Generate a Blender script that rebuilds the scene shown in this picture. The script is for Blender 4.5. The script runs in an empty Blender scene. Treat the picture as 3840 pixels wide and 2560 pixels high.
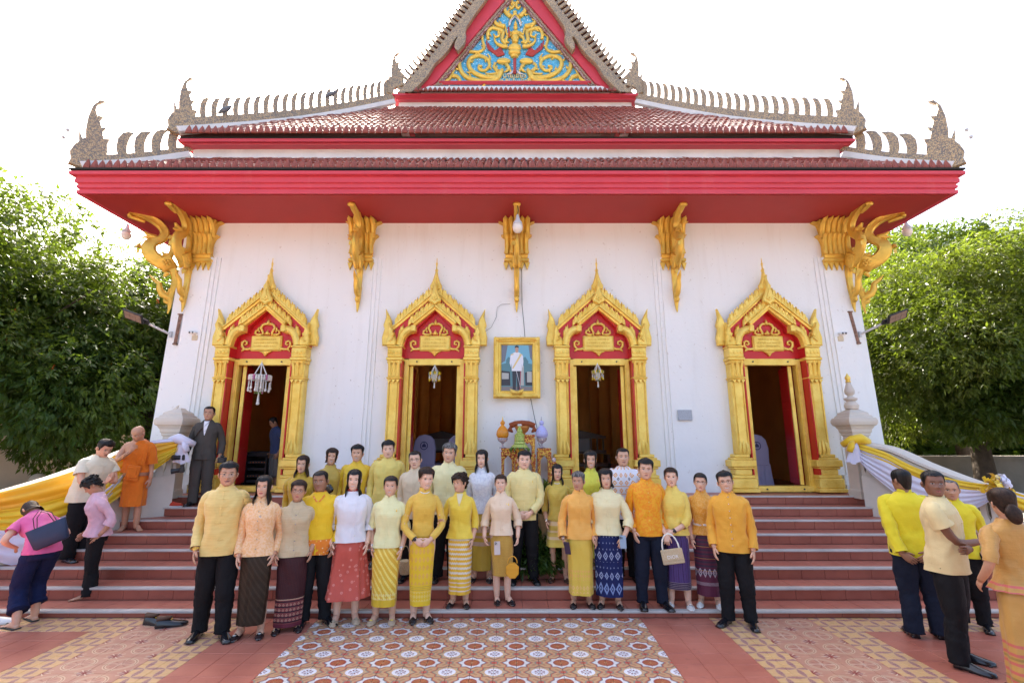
import bpy, bmesh, math, random
import numpy as np
from mathutils import Vector, Matrix, noise
R = math.radians
random.seed(7)
S = bpy.context.scene
C = S.collection

# ------------------------------------------------------------------ camera
cam_d = bpy.data.cameras.new('camera'); cam = bpy.data.objects.new('camera', cam_d)
C.objects.link(cam); S.camera = cam
EYE = 1.95; PITCH = math.atan(.2046); FPX = 1813.
cam_d.sensor_width = 36; cam_d.lens = FPX / 3840 * 36
cam_d.clip_start = .05; cam_d.clip_end = 2000
cam.location = (0, 0, EYE); cam.rotation_euler = (math.pi/2 + PITCH, 0, 0)

# ------------------------------------------------------------------ sky and sun
SUN_EL = 40.; SUN_AZ = -20.      # azimuth measured from +Y (behind the temple), negative = to the left
W = bpy.data.worlds.new('World'); S.world = W; W.use_nodes = True
nt = W.node_tree; nt.nodes.clear()
sky = nt.nodes.new('ShaderNodeTexSky'); sky.sky_type = 'NISHITA'; sky.sun_disc = False
sky.sun_elevation = R(SUN_EL); sky.sun_rotation = R(SUN_AZ)
sky.dust_density = 8.0; sky.air_density = .85; sky.ozone_density = .5
bg = nt.nodes.new('ShaderNodeBackground'); bg.inputs[1].default_value = .15
wo = nt.nodes.new('ShaderNodeOutputWorld')
nt.links.new(sky.outputs[0], bg.inputs[0]); nt.links.new(bg.outputs[0], wo.inputs[0])
sl = bpy.data.lights.new('sun', 'SUN'); sl.energy = 4.2; sl.angle = R(.6); sl.color = (1, .93, .82)
so = bpy.data.objects.new('sun', sl); C.objects.link(so)
az = R(SUN_AZ); el = R(SUN_EL)
sdir = Vector((math.sin(az)*math.cos(el), math.cos(az)*math.cos(el), math.sin(el)))
so.rotation_euler = sdir.to_track_quat('Z', 'Y').to_euler()
S.view_settings.view_transform = 'Standard'; S.view_settings.look = 'None'
S.view_settings.exposure = 2.25; S.view_settings.gamma = 1; S.view_settings.use_curve_mapping = False
S.render.engine = 'CYCLES'
S.cycles.max_bounces = 6; S.cycles.diffuse_bounces = 4; S.cycles.transparent_max_bounces = 6

# ------------------------------------------------------------------ helpers
def P(px, py, d):
    """the point at distance d (metres along Y) seen at pixel px, py of the 3840 px photograph"""
    u = (px-1920)/FPX; v = -(py-1280)/FPX
    c, s = math.cos(PITCH), math.sin(PITCH)
    yy = c - v*s; zz = s + v*c
    return Vector((u/yy*d, d, EYE + zz/yy*d))
K = 3840/2352
def Q(px, py, d): return P(px*K, py*K, d)

def tag(o, label=None, cat=None, group=None, kind=None):
    if label: o['label'] = label
    if cat: o['category'] = cat
    if group: o['group'] = group
    if kind: o['kind'] = kind
    return o

def empty(name, loc=(0, 0, 0), rz=0, parent=None):
    o = bpy.data.objects.new(name, None); C.objects.link(o)
    o.location = loc; o.rotation_euler = (0, 0, rz); o.empty_display_size = .1
    if parent: o.parent = parent
    return o

def inst(name, mesh, parent=None, loc=(0, 0, 0), rot=(0, 0, 0), scale=(1, 1, 1)):
    o = bpy.data.objects.new(name, mesh); C.objects.link(o)
    o.parent = parent; o.location = loc; o.rotation_euler = rot; o.scale = scale
    return o

def copy_tree(o, parent=None):
    c = o.copy(); C.objects.link(c)
    if parent: c.parent = parent
    for ch in o.children: copy_tree(ch, c)
    return c

class MB:
    """collects geometry, builds ONE mesh object"""
    def __init__(s): s.v = []; s.f = []; s.m = []; s.mi = 0; s.X = None
    def add(s, vs, fs):
        b = len(s.v)
        if s.X is not None: vs = [s.X(Vector(p)) for p in vs]
        s.v.extend([tuple(p) for p in vs]); s.f.extend([tuple(b+i for i in f) for f in fs]); s.m.extend([s.mi]*len(fs))
        return s
    def box(s, x0, x1, y0, y1, z0, z1):
        vs = [(x0,y0,z0),(x1,y0,z0),(x1,y1,z0),(x0,y1,z0),(x0,y0,z1),(x1,y0,z1),(x1,y1,z1),(x0,y1,z1)]
        return s.add(vs, [(0,3,2,1),(4,5,6,7),(0,1,5,4),(1,2,6,5),(2,3,7,6),(3,0,4,7)])
    def cbox(s, c, sx, sy, sz, M=None, bev=0):
        c = Vector(c); hx, hy, hz = sx/2, sy/2, sz/2
        if bev:
            # chamfered box as three stacked outlines
            vs = []; n = 8
            for z, k in ((-hz, bev), (-hz+bev, 0), (hz-bev, 0), (hz, bev)):
                a, b = hx-k, hy-k; e = bev
                vs += [(-a+e,-b,z),(a-e,-b,z),(a,-b+e,z),(a,b-e,z),(a-e,b,z),(-a+e,b,z),(-a,b-e,z),(-a,-b+e,z)]
            fs = []
            for r in range(3):
                for i in range(n):
                    j = (i+1) % n; fs.append((r*n+i, r*n+j, (r+1)*n+j, (r+1)*n+i))
            fs.append(tuple(range(n))[::-1]); fs.append(tuple(range(3*n, 4*n)))
        else:
            vs = [(-hx,-hy,-hz),(hx,-hy,-hz),(hx,hy,-hz),(-hx,hy,-hz),(-hx,-hy,hz),(hx,-hy,hz),(hx,hy,hz),(-hx,hy,hz)]
            fs = [(0,3,2,1),(4,5,6,7),(0,1,5,4),(1,2,6,5),(2,3,7,6),(3,0,4,7)]
        return s.add([(M @ Vector(p) if M else Vector(p)) + c for p in vs], fs)
    def rings(s, rs, close=True, cap0=True, cap1=True):
        n = len(rs[0]); vs = [p for r in rs for p in r]; fs = []
        for k in range(len(rs)-1):
            for i in range(n if close else n-1):
                j = (i+1) % n
                fs.append((k*n+i, k*n+j, (k+1)*n+j, (k+1)*n+i))
        if cap0 and close: fs.append(tuple(range(n))[::-1])
        if cap1 and close: fs.append(tuple(range((len(rs)-1)*n, len(rs)*n)))
        return s.add(vs, fs)
    def tube(s, pts, r, n=8, flat=1.0, up=None, caps=True, fold=None):
        pts = [Vector(p) for p in pts]; rs = []
        if not hasattr(r, '__len__'): r = [r]*len(pts)
        prev = None
        for i, p in enumerate(pts):
            t = (pts[min(i+1, len(pts)-1)] - pts[max(i-1, 0)]).normalized()
            if prev is None:
                a = Vector(up) if up else (Vector((0, 1, 0)) if abs(t.z) > .6 else Vector((0, 0, 1)))
            else: a = prev
            x = (a - t*a.dot(t))
            x = x.normalized() if x.length > 1e-6 else t.orthogonal().normalized()
            prev = x; y = t.cross(x)
            rr = r[i] if hasattr(r[i], '__len__') else (r[i], r[i]*flat)
            ring = []
            for k in range(n):
                a = 2*math.pi*k/n; f = 1.
                if fold:
                    amp, al, ac, sd = fold; q = Vector((math.cos(a)*ac, math.sin(a)*ac, i*al + 1.2*math.sin(a+sd) + sd))
                    f = 1 + amp*(.7 - 1.9*abs(noise.noise(q)) + .35*noise.noise(q*2.3))
                ring.append(p + (x*rr[0]*math.cos(a) + y*rr[1]*math.sin(a))*f)
            rs.append(ring)
        return s.rings(rs, True, caps, caps)
    def lathe(s, prof, c=(0, 0, 0), n=16, sq=False, rot=0):
        c = Vector(c); rs = []
        for r, z in prof:
            ring = []
            for k in range(n):
                a = 2*math.pi*k/n + rot
                if sq:
                    m = max(abs(math.cos(a)), abs(math.sin(a))); ring.append(c + Vector((r*math.cos(a)/m, r*math.sin(a)/m, z)))
                else: ring.append(c + Vector((r*math.cos(a), r*math.sin(a), z)))
            rs.append(ring)
        return s.rings(rs)
    def ball(s, c, rx, ry=None, rz=None, n=10, m=6):
        ry = ry or rx; rz = rz or rx; c = Vector(c)
        rs = []
        for j in range(m+1):
            t = math.pi*(.02 + .96*j/m)
            rs.append([c + Vector((rx*math.sin(t)*math.cos(2*math.pi*k/n), ry*math.sin(t)*math.sin(2*math.pi*k/n), -rz*math.cos(t))) for k in range(n)])
        return s.rings(rs)
    def prism(s, poly, T, depth, bev=0.0):
        """poly: 2D outline (counter-clockwise seen from the front), T(u, w, h)->3D; h goes from 0 (back) to depth (front)"""
        n = len(poly); cx = sum(p[0] for p in poly)/n; cy = sum(p[1] for p in poly)/n
        lay = [(poly, 0), (poly, depth-bev)]
        if bev:
            q = []
            for i in range(n):
                a = Vector(poly[i-1]); b = Vector(poly[i]); c_ = Vector(poly[(i+1) % n])
                d1 = (b-a); d2 = (c_-b)
                n1 = Vector((-d1.y, d1.x)); n2 = Vector((-d2.y, d2.x))
                if n1.length > 1e-9: n1.normalize()
                if n2.length > 1e-9: n2.normalize()
                m = n1+n2
                if m.length < .3: m = Vector((cx-b.x, cy-b.y))
                m = m.normalized()*bev
                q.append((b.x+m.x, b.y+m.y))
            lay.append((q, depth))
        rs = [[T(u, w, h) for u, w in pl] for pl, h in lay]
        return s.rings(rs)
    def build(s, name, mats, parent=None, smooth=False, auto=None, loc=None):
        me = bpy.data.meshes.new(name)
        me.from_pydata(s.v, [], s.f); me.validate(clean_customdata=False)
        if not isinstance(mats, (list, tuple)): mats = [mats]
        for m in mats: me.materials.append(m)
        if len(mats) > 1 and len(me.polygons) == len(s.m): me.polygons.foreach_set('material_index', s.m)
        if smooth or auto:
            me.polygons.foreach_set('use_smooth', [True]*len(me.polygons))
            if auto:
                try: me.set_sharp_from_angle(angle=R(auto))
                except Exception: pass
        me.update()
        o = bpy.data.objects.new(name, me); C.objects.link(o)
        if parent: o.parent = parent
        if loc: o.location = loc
        return o

def XZ(y, cx=0, cz=0, sx=1, sz=1, rot=0):
    """T for prisms standing in the facade plane, front towards -Y, back at y"""
    c, s_ = math.cos(rot), math.sin(rot)
    return lambda u, w, h: Vector((cx + sx*(u*c - w*s_), y - h, cz + sz*(u*s_ + w*c)))

def sweepXZ(mb, path, sec, y):
    """moulding along an open path in the facade plane; sec: (offset to the left of travel, height towards the viewer)"""
    rs = []
    for i, p in enumerate(path):
        a = Vector(path[max(i-1, 0)]); b = Vector(path[min(i+1, len(path)-1)]); p = Vector(p)
        if 0 < i < len(path)-1:
            d1 = (p-a).normalized(); d2 = (b-p).normalized(); t = (d1+d2).normalized(); k = 1/max(.5, t.dot(d1))
        else: t = (b-a).normalized(); k = 1
        nrm = Vector((-t.y, t.x))*k
        rs.append([Vector((p.x+nrm.x*o, y-h, p.y+nrm.y*o)) for o, h in sec])
    mb.rings(rs)

# ------------------------------------------------------------------ materials
class V:
    """node-math expression"""
    nt = None
    def __init__(s, so): s.s = so
    @staticmethod
    def op(o, *a, clamp=False):
        n = V.nt.nodes.new('ShaderNodeMath'); n.operation = o; n.use_clamp = clamp
        for i, x in enumerate(a):
            if isinstance(x, V): V.nt.links.new(x.s, n.inputs[i])
            else: n.inputs[i].default_value = x
        return V(n.outputs[0])
    def __add__(s, o): return V.op('ADD', s, o)
    __radd__ = __add__
    def __sub__(s, o): return V.op('SUBTRACT', s, o)
    def __rsub__(s, o): return V.op('SUBTRACT', o, s)
    def __mul__(s, o): return V.op('MULTIPLY', s, o)
    __rmul__ = __mul__
    def __truediv__(s, o): return V.op('DIVIDE', s, o)
    def __lt__(s, o): return V.op('LESS_THAN', s, o)
    def __gt__(s, o): return V.op('GREATER_THAN', s, o)
    def abs(s): return V.op('ABSOLUTE', s)
    def frac(s): return V.op('FRACT', s)
    def floor(s): return V.op('FLOOR', s)
    def sin(s): return V.op('SINE', s)
    def min(s, o): return V.op('MINIMUM', s, o)
    def max(s, o): return V.op('MAXIMUM', s, o)
    def sqrt(s): return V.op('SQRT', s)
    def atan2(s, o): return V.op('ARCTAN2', s, o)
    def clamp(s): return V.op('ADD', s, 0., clamp=True)
def col3(c): return (c[0], c[1], c[2], 1)
def mixc(f, a, b):
    n = V.nt.nodes.new('ShaderNodeMix'); n.data_type = 'RGBA'
    for i, x in ((0, f), (6, a), (7, b)):
        if isinstance(x, V): V.nt.links.new(x.s, n.inputs[i])
        elif i == 0: n.inputs[0].default_value = x
        else: n.inputs[i].default_value = col3(x)
    return V(n.outputs[2])
def tex(kind, vec, scale=1., **kw):
    n = V.nt.nodes.new(kind)
    if vec is not None: V.nt.links.new(vec.s, n.inputs['Vector'])
    if 'Scale' in n.inputs: n.inputs['Scale'].default_value = scale
    for k, x in kw.items():
        if k in n.inputs: n.inputs[k].default_value = x
        else: setattr(n, k, x)
    return n
def nz(vec, scale, detail=3., rough=.5, lo=.35, hi=.65):
    n = tex('ShaderNodeTexNoise', vec, scale, Detail=detail, Roughness=rough)
    return ((V(n.outputs['Fac'])-lo)/(hi-lo)).clamp()
def coords(kind='Object'):
    n = V.nt.nodes.new('ShaderNodeTexCoord'); return V(n.outputs[kind])
def wpos():
    n = V.nt.nodes.new('ShaderNodeNewGeometry'); return V(n.outputs['Position'])
def sep(v):
    n = V.nt.nodes.new('ShaderNodeSeparateXYZ'); V.nt.links.new(v.s, n.inputs[0]); return [V(n.outputs[i]) for i in range(3)]
def comb(x, y, z):
    n = V.nt.nodes.new('ShaderNodeCombineXYZ')
    for i, a in enumerate((x, y, z)):
        if isinstance(a, V): V.nt.links.new(a.s, n.inputs[i])
        else: n.inputs[i].default_value = a
    return V(n.outputs[0])
def rnd():
    n = V.nt.nodes.new('ShaderNodeObjectInfo'); return V(n.outputs['Random'])
MATS = {}
def mat(name, col=(.5, .5, .5), rough=.6, metal=0., spec=.5, sheen=0., fn=None, bump=None, trans=0., emit=None, sss=0., coat=0.):
    m = bpy.data.materials.new(name); m.use_nodes = True; n = m.node_tree; V.nt = n
    b = n.nodes['Principled BSDF']
    b.inputs['Base Color'].default_value = col3(col); b.inputs['Roughness'].default_value = rough
    b.inputs['Metallic'].default_value = metal; b.inputs['Specular IOR Level'].default_value = spec
    b.inputs['Sheen Weight'].default_value = sheen
    if coat: b.inputs['Coat Weight'].default_value = coat
    if trans: b.inputs['Transmission Weight'].default_value = trans
    if sss:
        b.inputs['Subsurface Weight'].default_value = sss; b.inputs['Subsurface Radius'].default_value = (.012, .005, .003)
        b.inputs['Subsurface Scale'].default_value = 1.
    if emit: b.inputs['Emission Color'].default_value = col3(emit[0]); b.inputs['Emission Strength'].default_value = emit[1]
    if fn:
        r = fn(b)
        if isinstance(r, V): n.links.new(r.s, b.inputs['Base Color'])
    if bump:
        h, st, dist = bump()
        bn = n.nodes.new('ShaderNodeBump'); bn.inputs['Strength'].default_value = st; bn.inputs['Distance'].default_value = dist
        n.links.new(h.s, bn.inputs['Height']); n.links.new(bn.outputs[0], b.inputs['Normal'])
    MATS[name] = m
    return m
def dirty(col, amt=.25, sc=1.5, dark=.6, kind='w', lo=.4, hi=.7):
    def f(b):
        v = wpos() if kind == 'w' else coords()
        a = nz(v, sc, 5, .6, lo, hi); c = tuple(x*dark for x in col)
        return mixc(a*amt, col, c)
    return f
def nbump(sc, st, dist, kind='w', detail=4):
    def f():
        v = wpos() if kind == 'w' else coords()
        return V(tex('ShaderNodeTexNoise', v, sc, Detail=float(detail)).outputs['Fac']), st, dist
    return f

def f_plaster(b):
    p = wpos(); x, y, z = sep(p)
    big = nz(p, .9, 4, .55, .35, .75)
    streak = nz(comb(x*6., y*6., z*.5), 1., 4, .6, .55, .8)
    low = ((1.9-z)/1.2).clamp()
    c = mixc(big*.25, (.86, .87, .87), (.77, .775, .76))
    c = mixc(streak*.16, c, (.52, .48, .42))
    spots = nz(p, 9., 2, .5, .70, .76)
    c = mixc(spots*.35, c, (.45, .38, .32))
    run = nz(comb(x*2.6, y*2., z*.22), 1., 5, .7, .57, .70)*((z-4.6)/1.6).clamp()
    c = mixc(run*.16, c, (.55, .42, .33))
    chip = nz(p, 26., 2, .6, .735, .745)
    c = mixc(chip*.6, c, (.30, .25, .22))
    c = mixc(low*nz(p, 4., 4)*.25, c, (.5, .45, .38))
    return c
M_plaster = mat('white_plaster', rough=.75, fn=f_plaster, bump=nbump(14, .25, .01))
M_white = mat('white_trim', rough=.6, fn=dirty((.80, .80, .80), .35, 2.2, .6), bump=nbump(20, .2, .006))
def f_red(b):
    p = wpos(); x, y, z = sep(p)
    s = nz(comb(x*3., y*3., z*.35), 1., 4, .6, .62, .78)
    c = mixc(nz(p, 1.6, 4)*.3, (.62, .055, .085), (.50, .035, .055))
    # white drips left by birds on the right half of the cornice
    d = nz(comb(x*2.2, y*2., z*.25), 1.3, 5, .7, .66, .72)*(x > 3.2)*(x < 6.2)
    return mixc(d*.4, mixc(s*.2, c, (.70, .25, .25)), (.8, .6, .6))
M_red = mat('red_paint', rough=.5, fn=f_red, bump=nbump(10, .12, .01))
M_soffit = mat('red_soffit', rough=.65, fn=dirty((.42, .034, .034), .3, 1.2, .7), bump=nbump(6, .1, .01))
M_reddoor = mat('red_lacquer', rough=.35, fn=dirty((.60, .016, .016), .3, 3, .7))
def f_gold(b):
    p = wpos()
    a = nz(p, 5., 4, .6, .35, .7)
    c = mixc(a, (.96, .71, .17), (.82, .53, .08))
    return mixc(nz(p, 38., 2, .5, .68, .75)*.5, c, (.35, .2, .04))
M_gold = mat('gold_paint', rough=.40, metal=.35, fn=f_gold, bump=nbump(28, .45, .012))
M_gold2 = mat('old_gold', rough=.42, metal=.55, fn=dirty((.86, .55, .10), .45, 5, .5), bump=nbump(24, .4, .012))
def f_mosaic(b):
    p = coords()
    v = tex('ShaderNodeTexVoronoi', wpos(), 55.)
    c = V(v.outputs['Color']); r, g, bl = sep(c)
    k = mixc((r > .48), (.27, .23, .19), (.60, .43, .24))
    k = mixc((g > .85), k, (.66, .50, .30))
    edge = V(tex('ShaderNodeTexVoronoi', wpos(), 55., feature='DISTANCE_TO_EDGE').outputs['Distance'])
    k = mixc((edge < .06)*.7, k, (.05, .045, .04))
    return mixc(nz(wpos(), 2.5, 4)*.3, k, (.20, .17, .14))
M_mosaic = mat('glass_mosaic', rough=.45, metal=.15, fn=f_mosaic, bump=lambda: (V(tex('ShaderNodeTexVoronoi', wpos(), 55.).outputs['Distance']), .5, .01))
def f_tile(b):
    r = rnd(); p = wpos()
    c = mixc(nz(p, 7., 3, .5, .3, .7), (.33, .080, .055), (.19, .042, .032))
    return mixc(nz(p, 1.3, 5, .6, .58, .75)*.6, c, (.07, .055, .045))
M_rtile = mat('glazed_roof_tile', rough=.28, fn=f_tile, bump=nbump(30, .2, .008))
M_ante = mat('antefix_clay', rough=.5, fn=dirty((.30, .07, .045), .6, 9, .45), bump=nbump(60, .5, .01))
M_dark = mat('dark_gap', (.02, .018, .016), rough=.9)
M_cream = mat('cream_cement', rough=.75, fn=dirty((.66, .60, .52), .35, 1.8, .62), bump=nbump(16, .25, .01))
def f_terra(b):
    p = wpos()
    c = mixc(nz(p, 2.2, 5, .6), (.46, .155, .105), (.36, .110, .075))
    c = mixc(nz(p, 14., 3, .6, .6, .75)*.5, c, (.17, .05, .035))
    v = tex('ShaderNodeTexWhiteNoise', comb(*[(a/.245).floor() for a in sep(p)[:2]], 0.), noise_dimensions='3D')
    return mixc(V(v.outputs['Value'])*.25, c, (.50, .20, .14))
M_terra = mat('terracotta_tile', rough=.42, fn=f_terra, bump=nbump(9, .12, .01))
def f_riser(b):
    p = wpos(); x, y, z = sep(p)
    c = mixc(nz(p, 2.5, 5, .6), (.36, .100, .066), (.28, .074, .048))
    v = tex('ShaderNodeTexWhiteNoise', comb((x/.3).floor(), (z/.137).floor(), 0.), noise_dimensions='3D')
    c = mixc(V(v.outputs['Value'])*.2, c, (.40, .13, .08))
    return mixc(nz(comb(x*4., y*4., z*14.), 1., 4, .6, .62, .8)*.4, c, (.12, .04, .03))
M_riser = mat('riser_tile', rough=.38, fn=f_riser, bump=nbump(9, .1, .01))
M_grout = mat('grout', rough=.9, fn=dirty((.20, .15, .12), .5, 6, .6))
M_nosing = mat('aluminium_nosing', rough=.5, metal=.1, fn=dirty((.56, .53, .50), .5, 3, .5))
M_blackmetal = mat('black_metal', (.02, .02, .022), rough=.4)
M_grey = mat('grey_plastic', (.55, .56, .58), rough=.4)
def f_paving(b):
    return mixc(nz(wpos(), .35, 6), (.30, .26, .22), (.20, .18, .15))
M_paving = mat('yard_paving', rough=.9, fn=f_paving, bump=nbump(8, .3, .02))
# ------------------------------------------------------------------ floor of the forecourt
yard = MB().add([(-300,-60,-.05),(300,-60,-.05),(300,600,-.05),(-300,600,-.05)], [(0,1,2,3)]).build('yard', M_paving); tag(yard, kind='structure')
court = MB().add([(-9.5,-2,-.012),(9.5,-2,-.012),(9.5,6.2,-.012),(-9.5,6.2,-.012)], [(0,1,2,3)]).build('forecourt_floor', M_grout); tag(court, kind='structure')

def uv_cell(px, py, ox=0., oy=0.):
    x, y, z = sep(wpos())
    u = ((x-ox)/px + .5).frac() - .5; v = ((y-oy)/py + .5).frac() - .5
    return u, v
def wear(c, b=None):
    p = wpos()
    c = mixc(nz(p, 1.7, 5, .6)*.18, c, (.30, .20, .15))
    return mixc(nz(p, 22., 3, .6, .6, .75)*.2, c, (.15, .10, .08))
def f_center(b):
    u, v = uv_cell(.40, .358, .04, 4.826)
    a, q = u.abs(), v.abs(); a2, q2 = .5-a, .5-q
    sM = (a.max(q)/.205).min((a+q)/.305); sF = (a2.max(q2)/.205).min((a2+q2)/.305)
    # the small knots half way between the medallions
    ka = a.min(a2); kq = q.min(q2)
    d1 = (a*a + q2*q2).sqrt().min((a2*a2 + q*q).sqrt())
    dx = a.min(a2); dy = q.min(q2)
    diag = (dx-dy).abs()
    c = mixc(1., (.60, .40, .22), (.54, .33, .18))
    c = mixc((diag < .030)*(diag > .012)*(d1 > .07)*(d1 < .215), c, (.30, .10, .045))
    c = mixc((sM < 1.22).max(sF < 1.22)*(d1 > .085), c, (.46, .08, .05))
    c = mixc((sM < 1.10), c, (.13, .20, .22)); c = mixc((sF < 1.10), c, (.13, .24, .19))
    c = mixc((sM < 1.0), c, (.70, .68, .66)); c = mixc((sF < 1.0), c, (.58, .37, .21))
    c = mixc((d1 < .095), c, (.22, .24, .20)); c = mixc((d1 < .068), c, (.52, .10, .07))
    r = (u*u+v*v).sqrt(); th = v.atan2(u)
    sc = (th*16.).sin().abs()*.010
    c = mixc((r < (sc+.172)), c, (.30, .07, .16)); c = mixc((r < (sc+.160)), c, (.36, .085, .035))
    fl = (th*6.).sin().abs()
    c = mixc((r < .13)*(fl > .8)*.6, c, (.52, .20, .08)); c = mixc((r < .028), c, (.60, .3, .15))
    U = V.op('SUBTRACT', ((u+.5)+.5).frac(), .5); W_ = V.op('SUBTRACT', ((v+.5)+.5).frac(), .5)
    r2 = (U*U+W_*W_).sqrt(); t2 = W_.atan2(U); sc2 = (t2*10.).sin().abs()*.014
    c = mixc((r2 < (sc2+.178)), c, (.78, .78, .82))
    pet = (t2*4.).sin().abs()
    c = mixc((r2 > .035)*(r2 < .118)*(pet > (1.02-r2*3.)), c, (.17, .035, .06))
    return wear(c)
M_tcenter = mat('star_medallion_tile', rough=.32, fn=f_center, bump=nbump(12, .08, .008))
TS = .18375; TY = .1645
def f_leaf(b):
    u, v = uv_cell(TS, TY, 2.21, 5.946)
    u = u; hv = (.5-v.abs()); hu = (.5-u.abs())
    c = mixc(nz(wpos(), 30., 3, .6, .5, .7)*.5, (.66, .42, .19), (.62, .30, .10))
    l1 = hv - (.25 - u*u)*.52; l2 = hu - (.25 - v*v)*.52
    ring = l1.min(l2)
    c = mixc((ring < .045)*.55, c, (.40, .22, .18)); c = mixc((ring < .028), c, (.68, .46, .24))
    chk = ((u*34.).sin()*(v*34.).sin())
    leaf = mixc((chk > .1), (.30, .13, .13), (.42, .22, .19))
    par = (sep(wpos())[0]/TS).floor()
    c = mixc((ring < .0), c, leaf)
    return wear(c)
M_tleaf = mat('leaf_lattice_tile', rough=.35, fn=f_leaf, bump=nbump(12, .08, .008))
def f_med(b):
    u, v = uv_cell(TS*2, TY*2, 2.21+TS*3, 5.946-TY)
    r = (u*u+v*v).sqrt(); a, q = u.abs(), v.abs()
    c = mixc(nz(wpos(), 5., 4), (.53, .27, .18), (.47, .215, .145))
    rr = (r-.33).abs()
    c = mixc((rr < .04), c, (.64, .46, .31)); c = mixc((rr < .012), c, (.40, .18, .12))
    lines = ((a-.02).abs() < .010).max((q-.02).abs() < .010)
    c = mixc(lines*(r < .30), c, (.66, .50, .38))
    c = mixc((r > .1)*(r < .24)*((v.atan2(u)*8.).sin() > .75)*.7, c, (.26, .055, .04))
    A, Q_ = .5-a, .5-q; r2 = (A*A+Q_*Q_).sqrt(); t2 = Q_.atan2(A)
    pet = (t2*4.).sin().abs()
    c = mixc((r2 < .23)*(r2 > .12)*(pet < .35), c, (.62, .46, .32))
    c = mixc((r2 < .15)*(pet > .5), c, (.24, .03, .03)); c = mixc((r2 < .17)*(r2 > .07)*(pet < .2), c, (.70, .60, .52))
    c = mixc((r2 < .05), c, (.27, .03, .03))
    return wear(c)
M_tmed = mat('rosette_tile', rough=.35, fn=f_med, bump=nbump(12, .08, .008))

def tile_mesh(name, w, h, t, m, gap=.003, bev=.0025):
    a, b = w/2-gap/2, h/2-gap/2
    vs = [(-a,-b,-t),(a,-b,-t),(a,b,-t),(-a,b,-t)] + [(-a,-b,-bev),(a,-b,-bev),(a,b,-bev),(-a,b,-bev)] + [(-a+bev,-b+bev,0),(a-bev,-b+bev,0),(a-bev,b-bev,0),(-a+bev,b-bev,0)]
    fs = [(8,9,10,11)]
    for i in range(4):
        j = (i+1) % 4; fs += [(i,j,4+j,4+i),(4+i,4+j,8+j,8+i)]
    me = bpy.data.meshes.new(name); me.from_pydata(vs, [], fs); me.materials.append(m); me.update()
    return me
rt = random.Random(3)
def lay(name, m, xs, ys, parent, near, z=0., keep=lambda x, y: True, t=.012):
    """rows of tiles between the seams xs and ys; the ones in view are single objects, the rest one mesh"""
    cache = {}; rest = MB(); n = 0
    for j in range(len(ys)-1):
        for i in range(len(xs)-1):
            x, y = (xs[i]+xs[i+1])/2, (ys[j]+ys[j+1])/2; w, h = abs(xs[i+1]-xs[i]), abs(ys[j+1]-ys[j])
            if not keep(x, y): continue
            key = (round(w, 3), round(h, 3)); me = cache.get(key)
            if me is None: me = cache[key] = tile_mesh(name, w, h, t, m)
            if near(x, y) and n < 300:
                o = inst(name, me, parent, (x, y, z + rt.uniform(-.0008, .0008)), (rt.gauss(0, .0015), rt.gauss(0, .0015), 0)); n += 1
            else:
                rest.add([Vector(v.co)+Vector((x, y, z)) for v in me.vertices], [tuple(p.vertices) for p in me.polygons])
    if rest.v: tag(rest.build(name, m, parent), kind='stuff')
def seams(a, b, w, off=None):
    off = a if off is None else off
    k0 = math.ceil((min(a, b)-off)/w - 1e-6); out = [min(a, b)]
    k = k0
    while off + k*w < max(a, b)-1e-4:
        if off+k*w > out[-1]+.01: out.append(off+k*w)
        k += 1
    out.append(max(a, b)); return out
NEAR = lambda x, y: y > 4.2 and abs(x) < .32 + y*1.0
Y0 = 5.944
lay('patterned_tile', M_tcenter, seams(-2.16, 1.44, .20), seams(-.5, Y0, .179, 4.826), court, NEAR)
for a, b in ((-2.93, -2.16), (1.44, 2.21)):
    lay('terracotta_tile', M_terra, seams(a, b, .2567), seams(-.5, Y0, .231, Y0), court, NEAR)
for sgn, o in ((1, 2.21), (-1, -2.93)):
    e = lambda k: o + sgn*k*TS
    ysm = seams(-.5, Y0, TY, Y0)
    lay('leaf_tile', M_tleaf, sorted([e(0), e(1), e(2)]), ysm, court, NEAR)
    lay('rosette_tile', M_tmed, sorted([e(2), e(3), e(4), e(5), e(6)]), ysm, court, NEAR)
    lay('leaf_tile', M_tleaf, sorted([e(6), e(7), e(8)]), ysm, court, NEAR)
    lay('leaf_tile', M_tleaf, sorted([e(k) for k in range(8, 36)]), seams(Y0-2.4*TY, Y0, TY, Y0), court, NEAR)
    lay('terracotta_tile', M_terra, sorted([o+sgn*(8*TS + k*.2567) for k in range(0, 20)]), seams(-.5, Y0-2.4*TY, .231, Y0-2.4*TY), court, NEAR)

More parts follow.
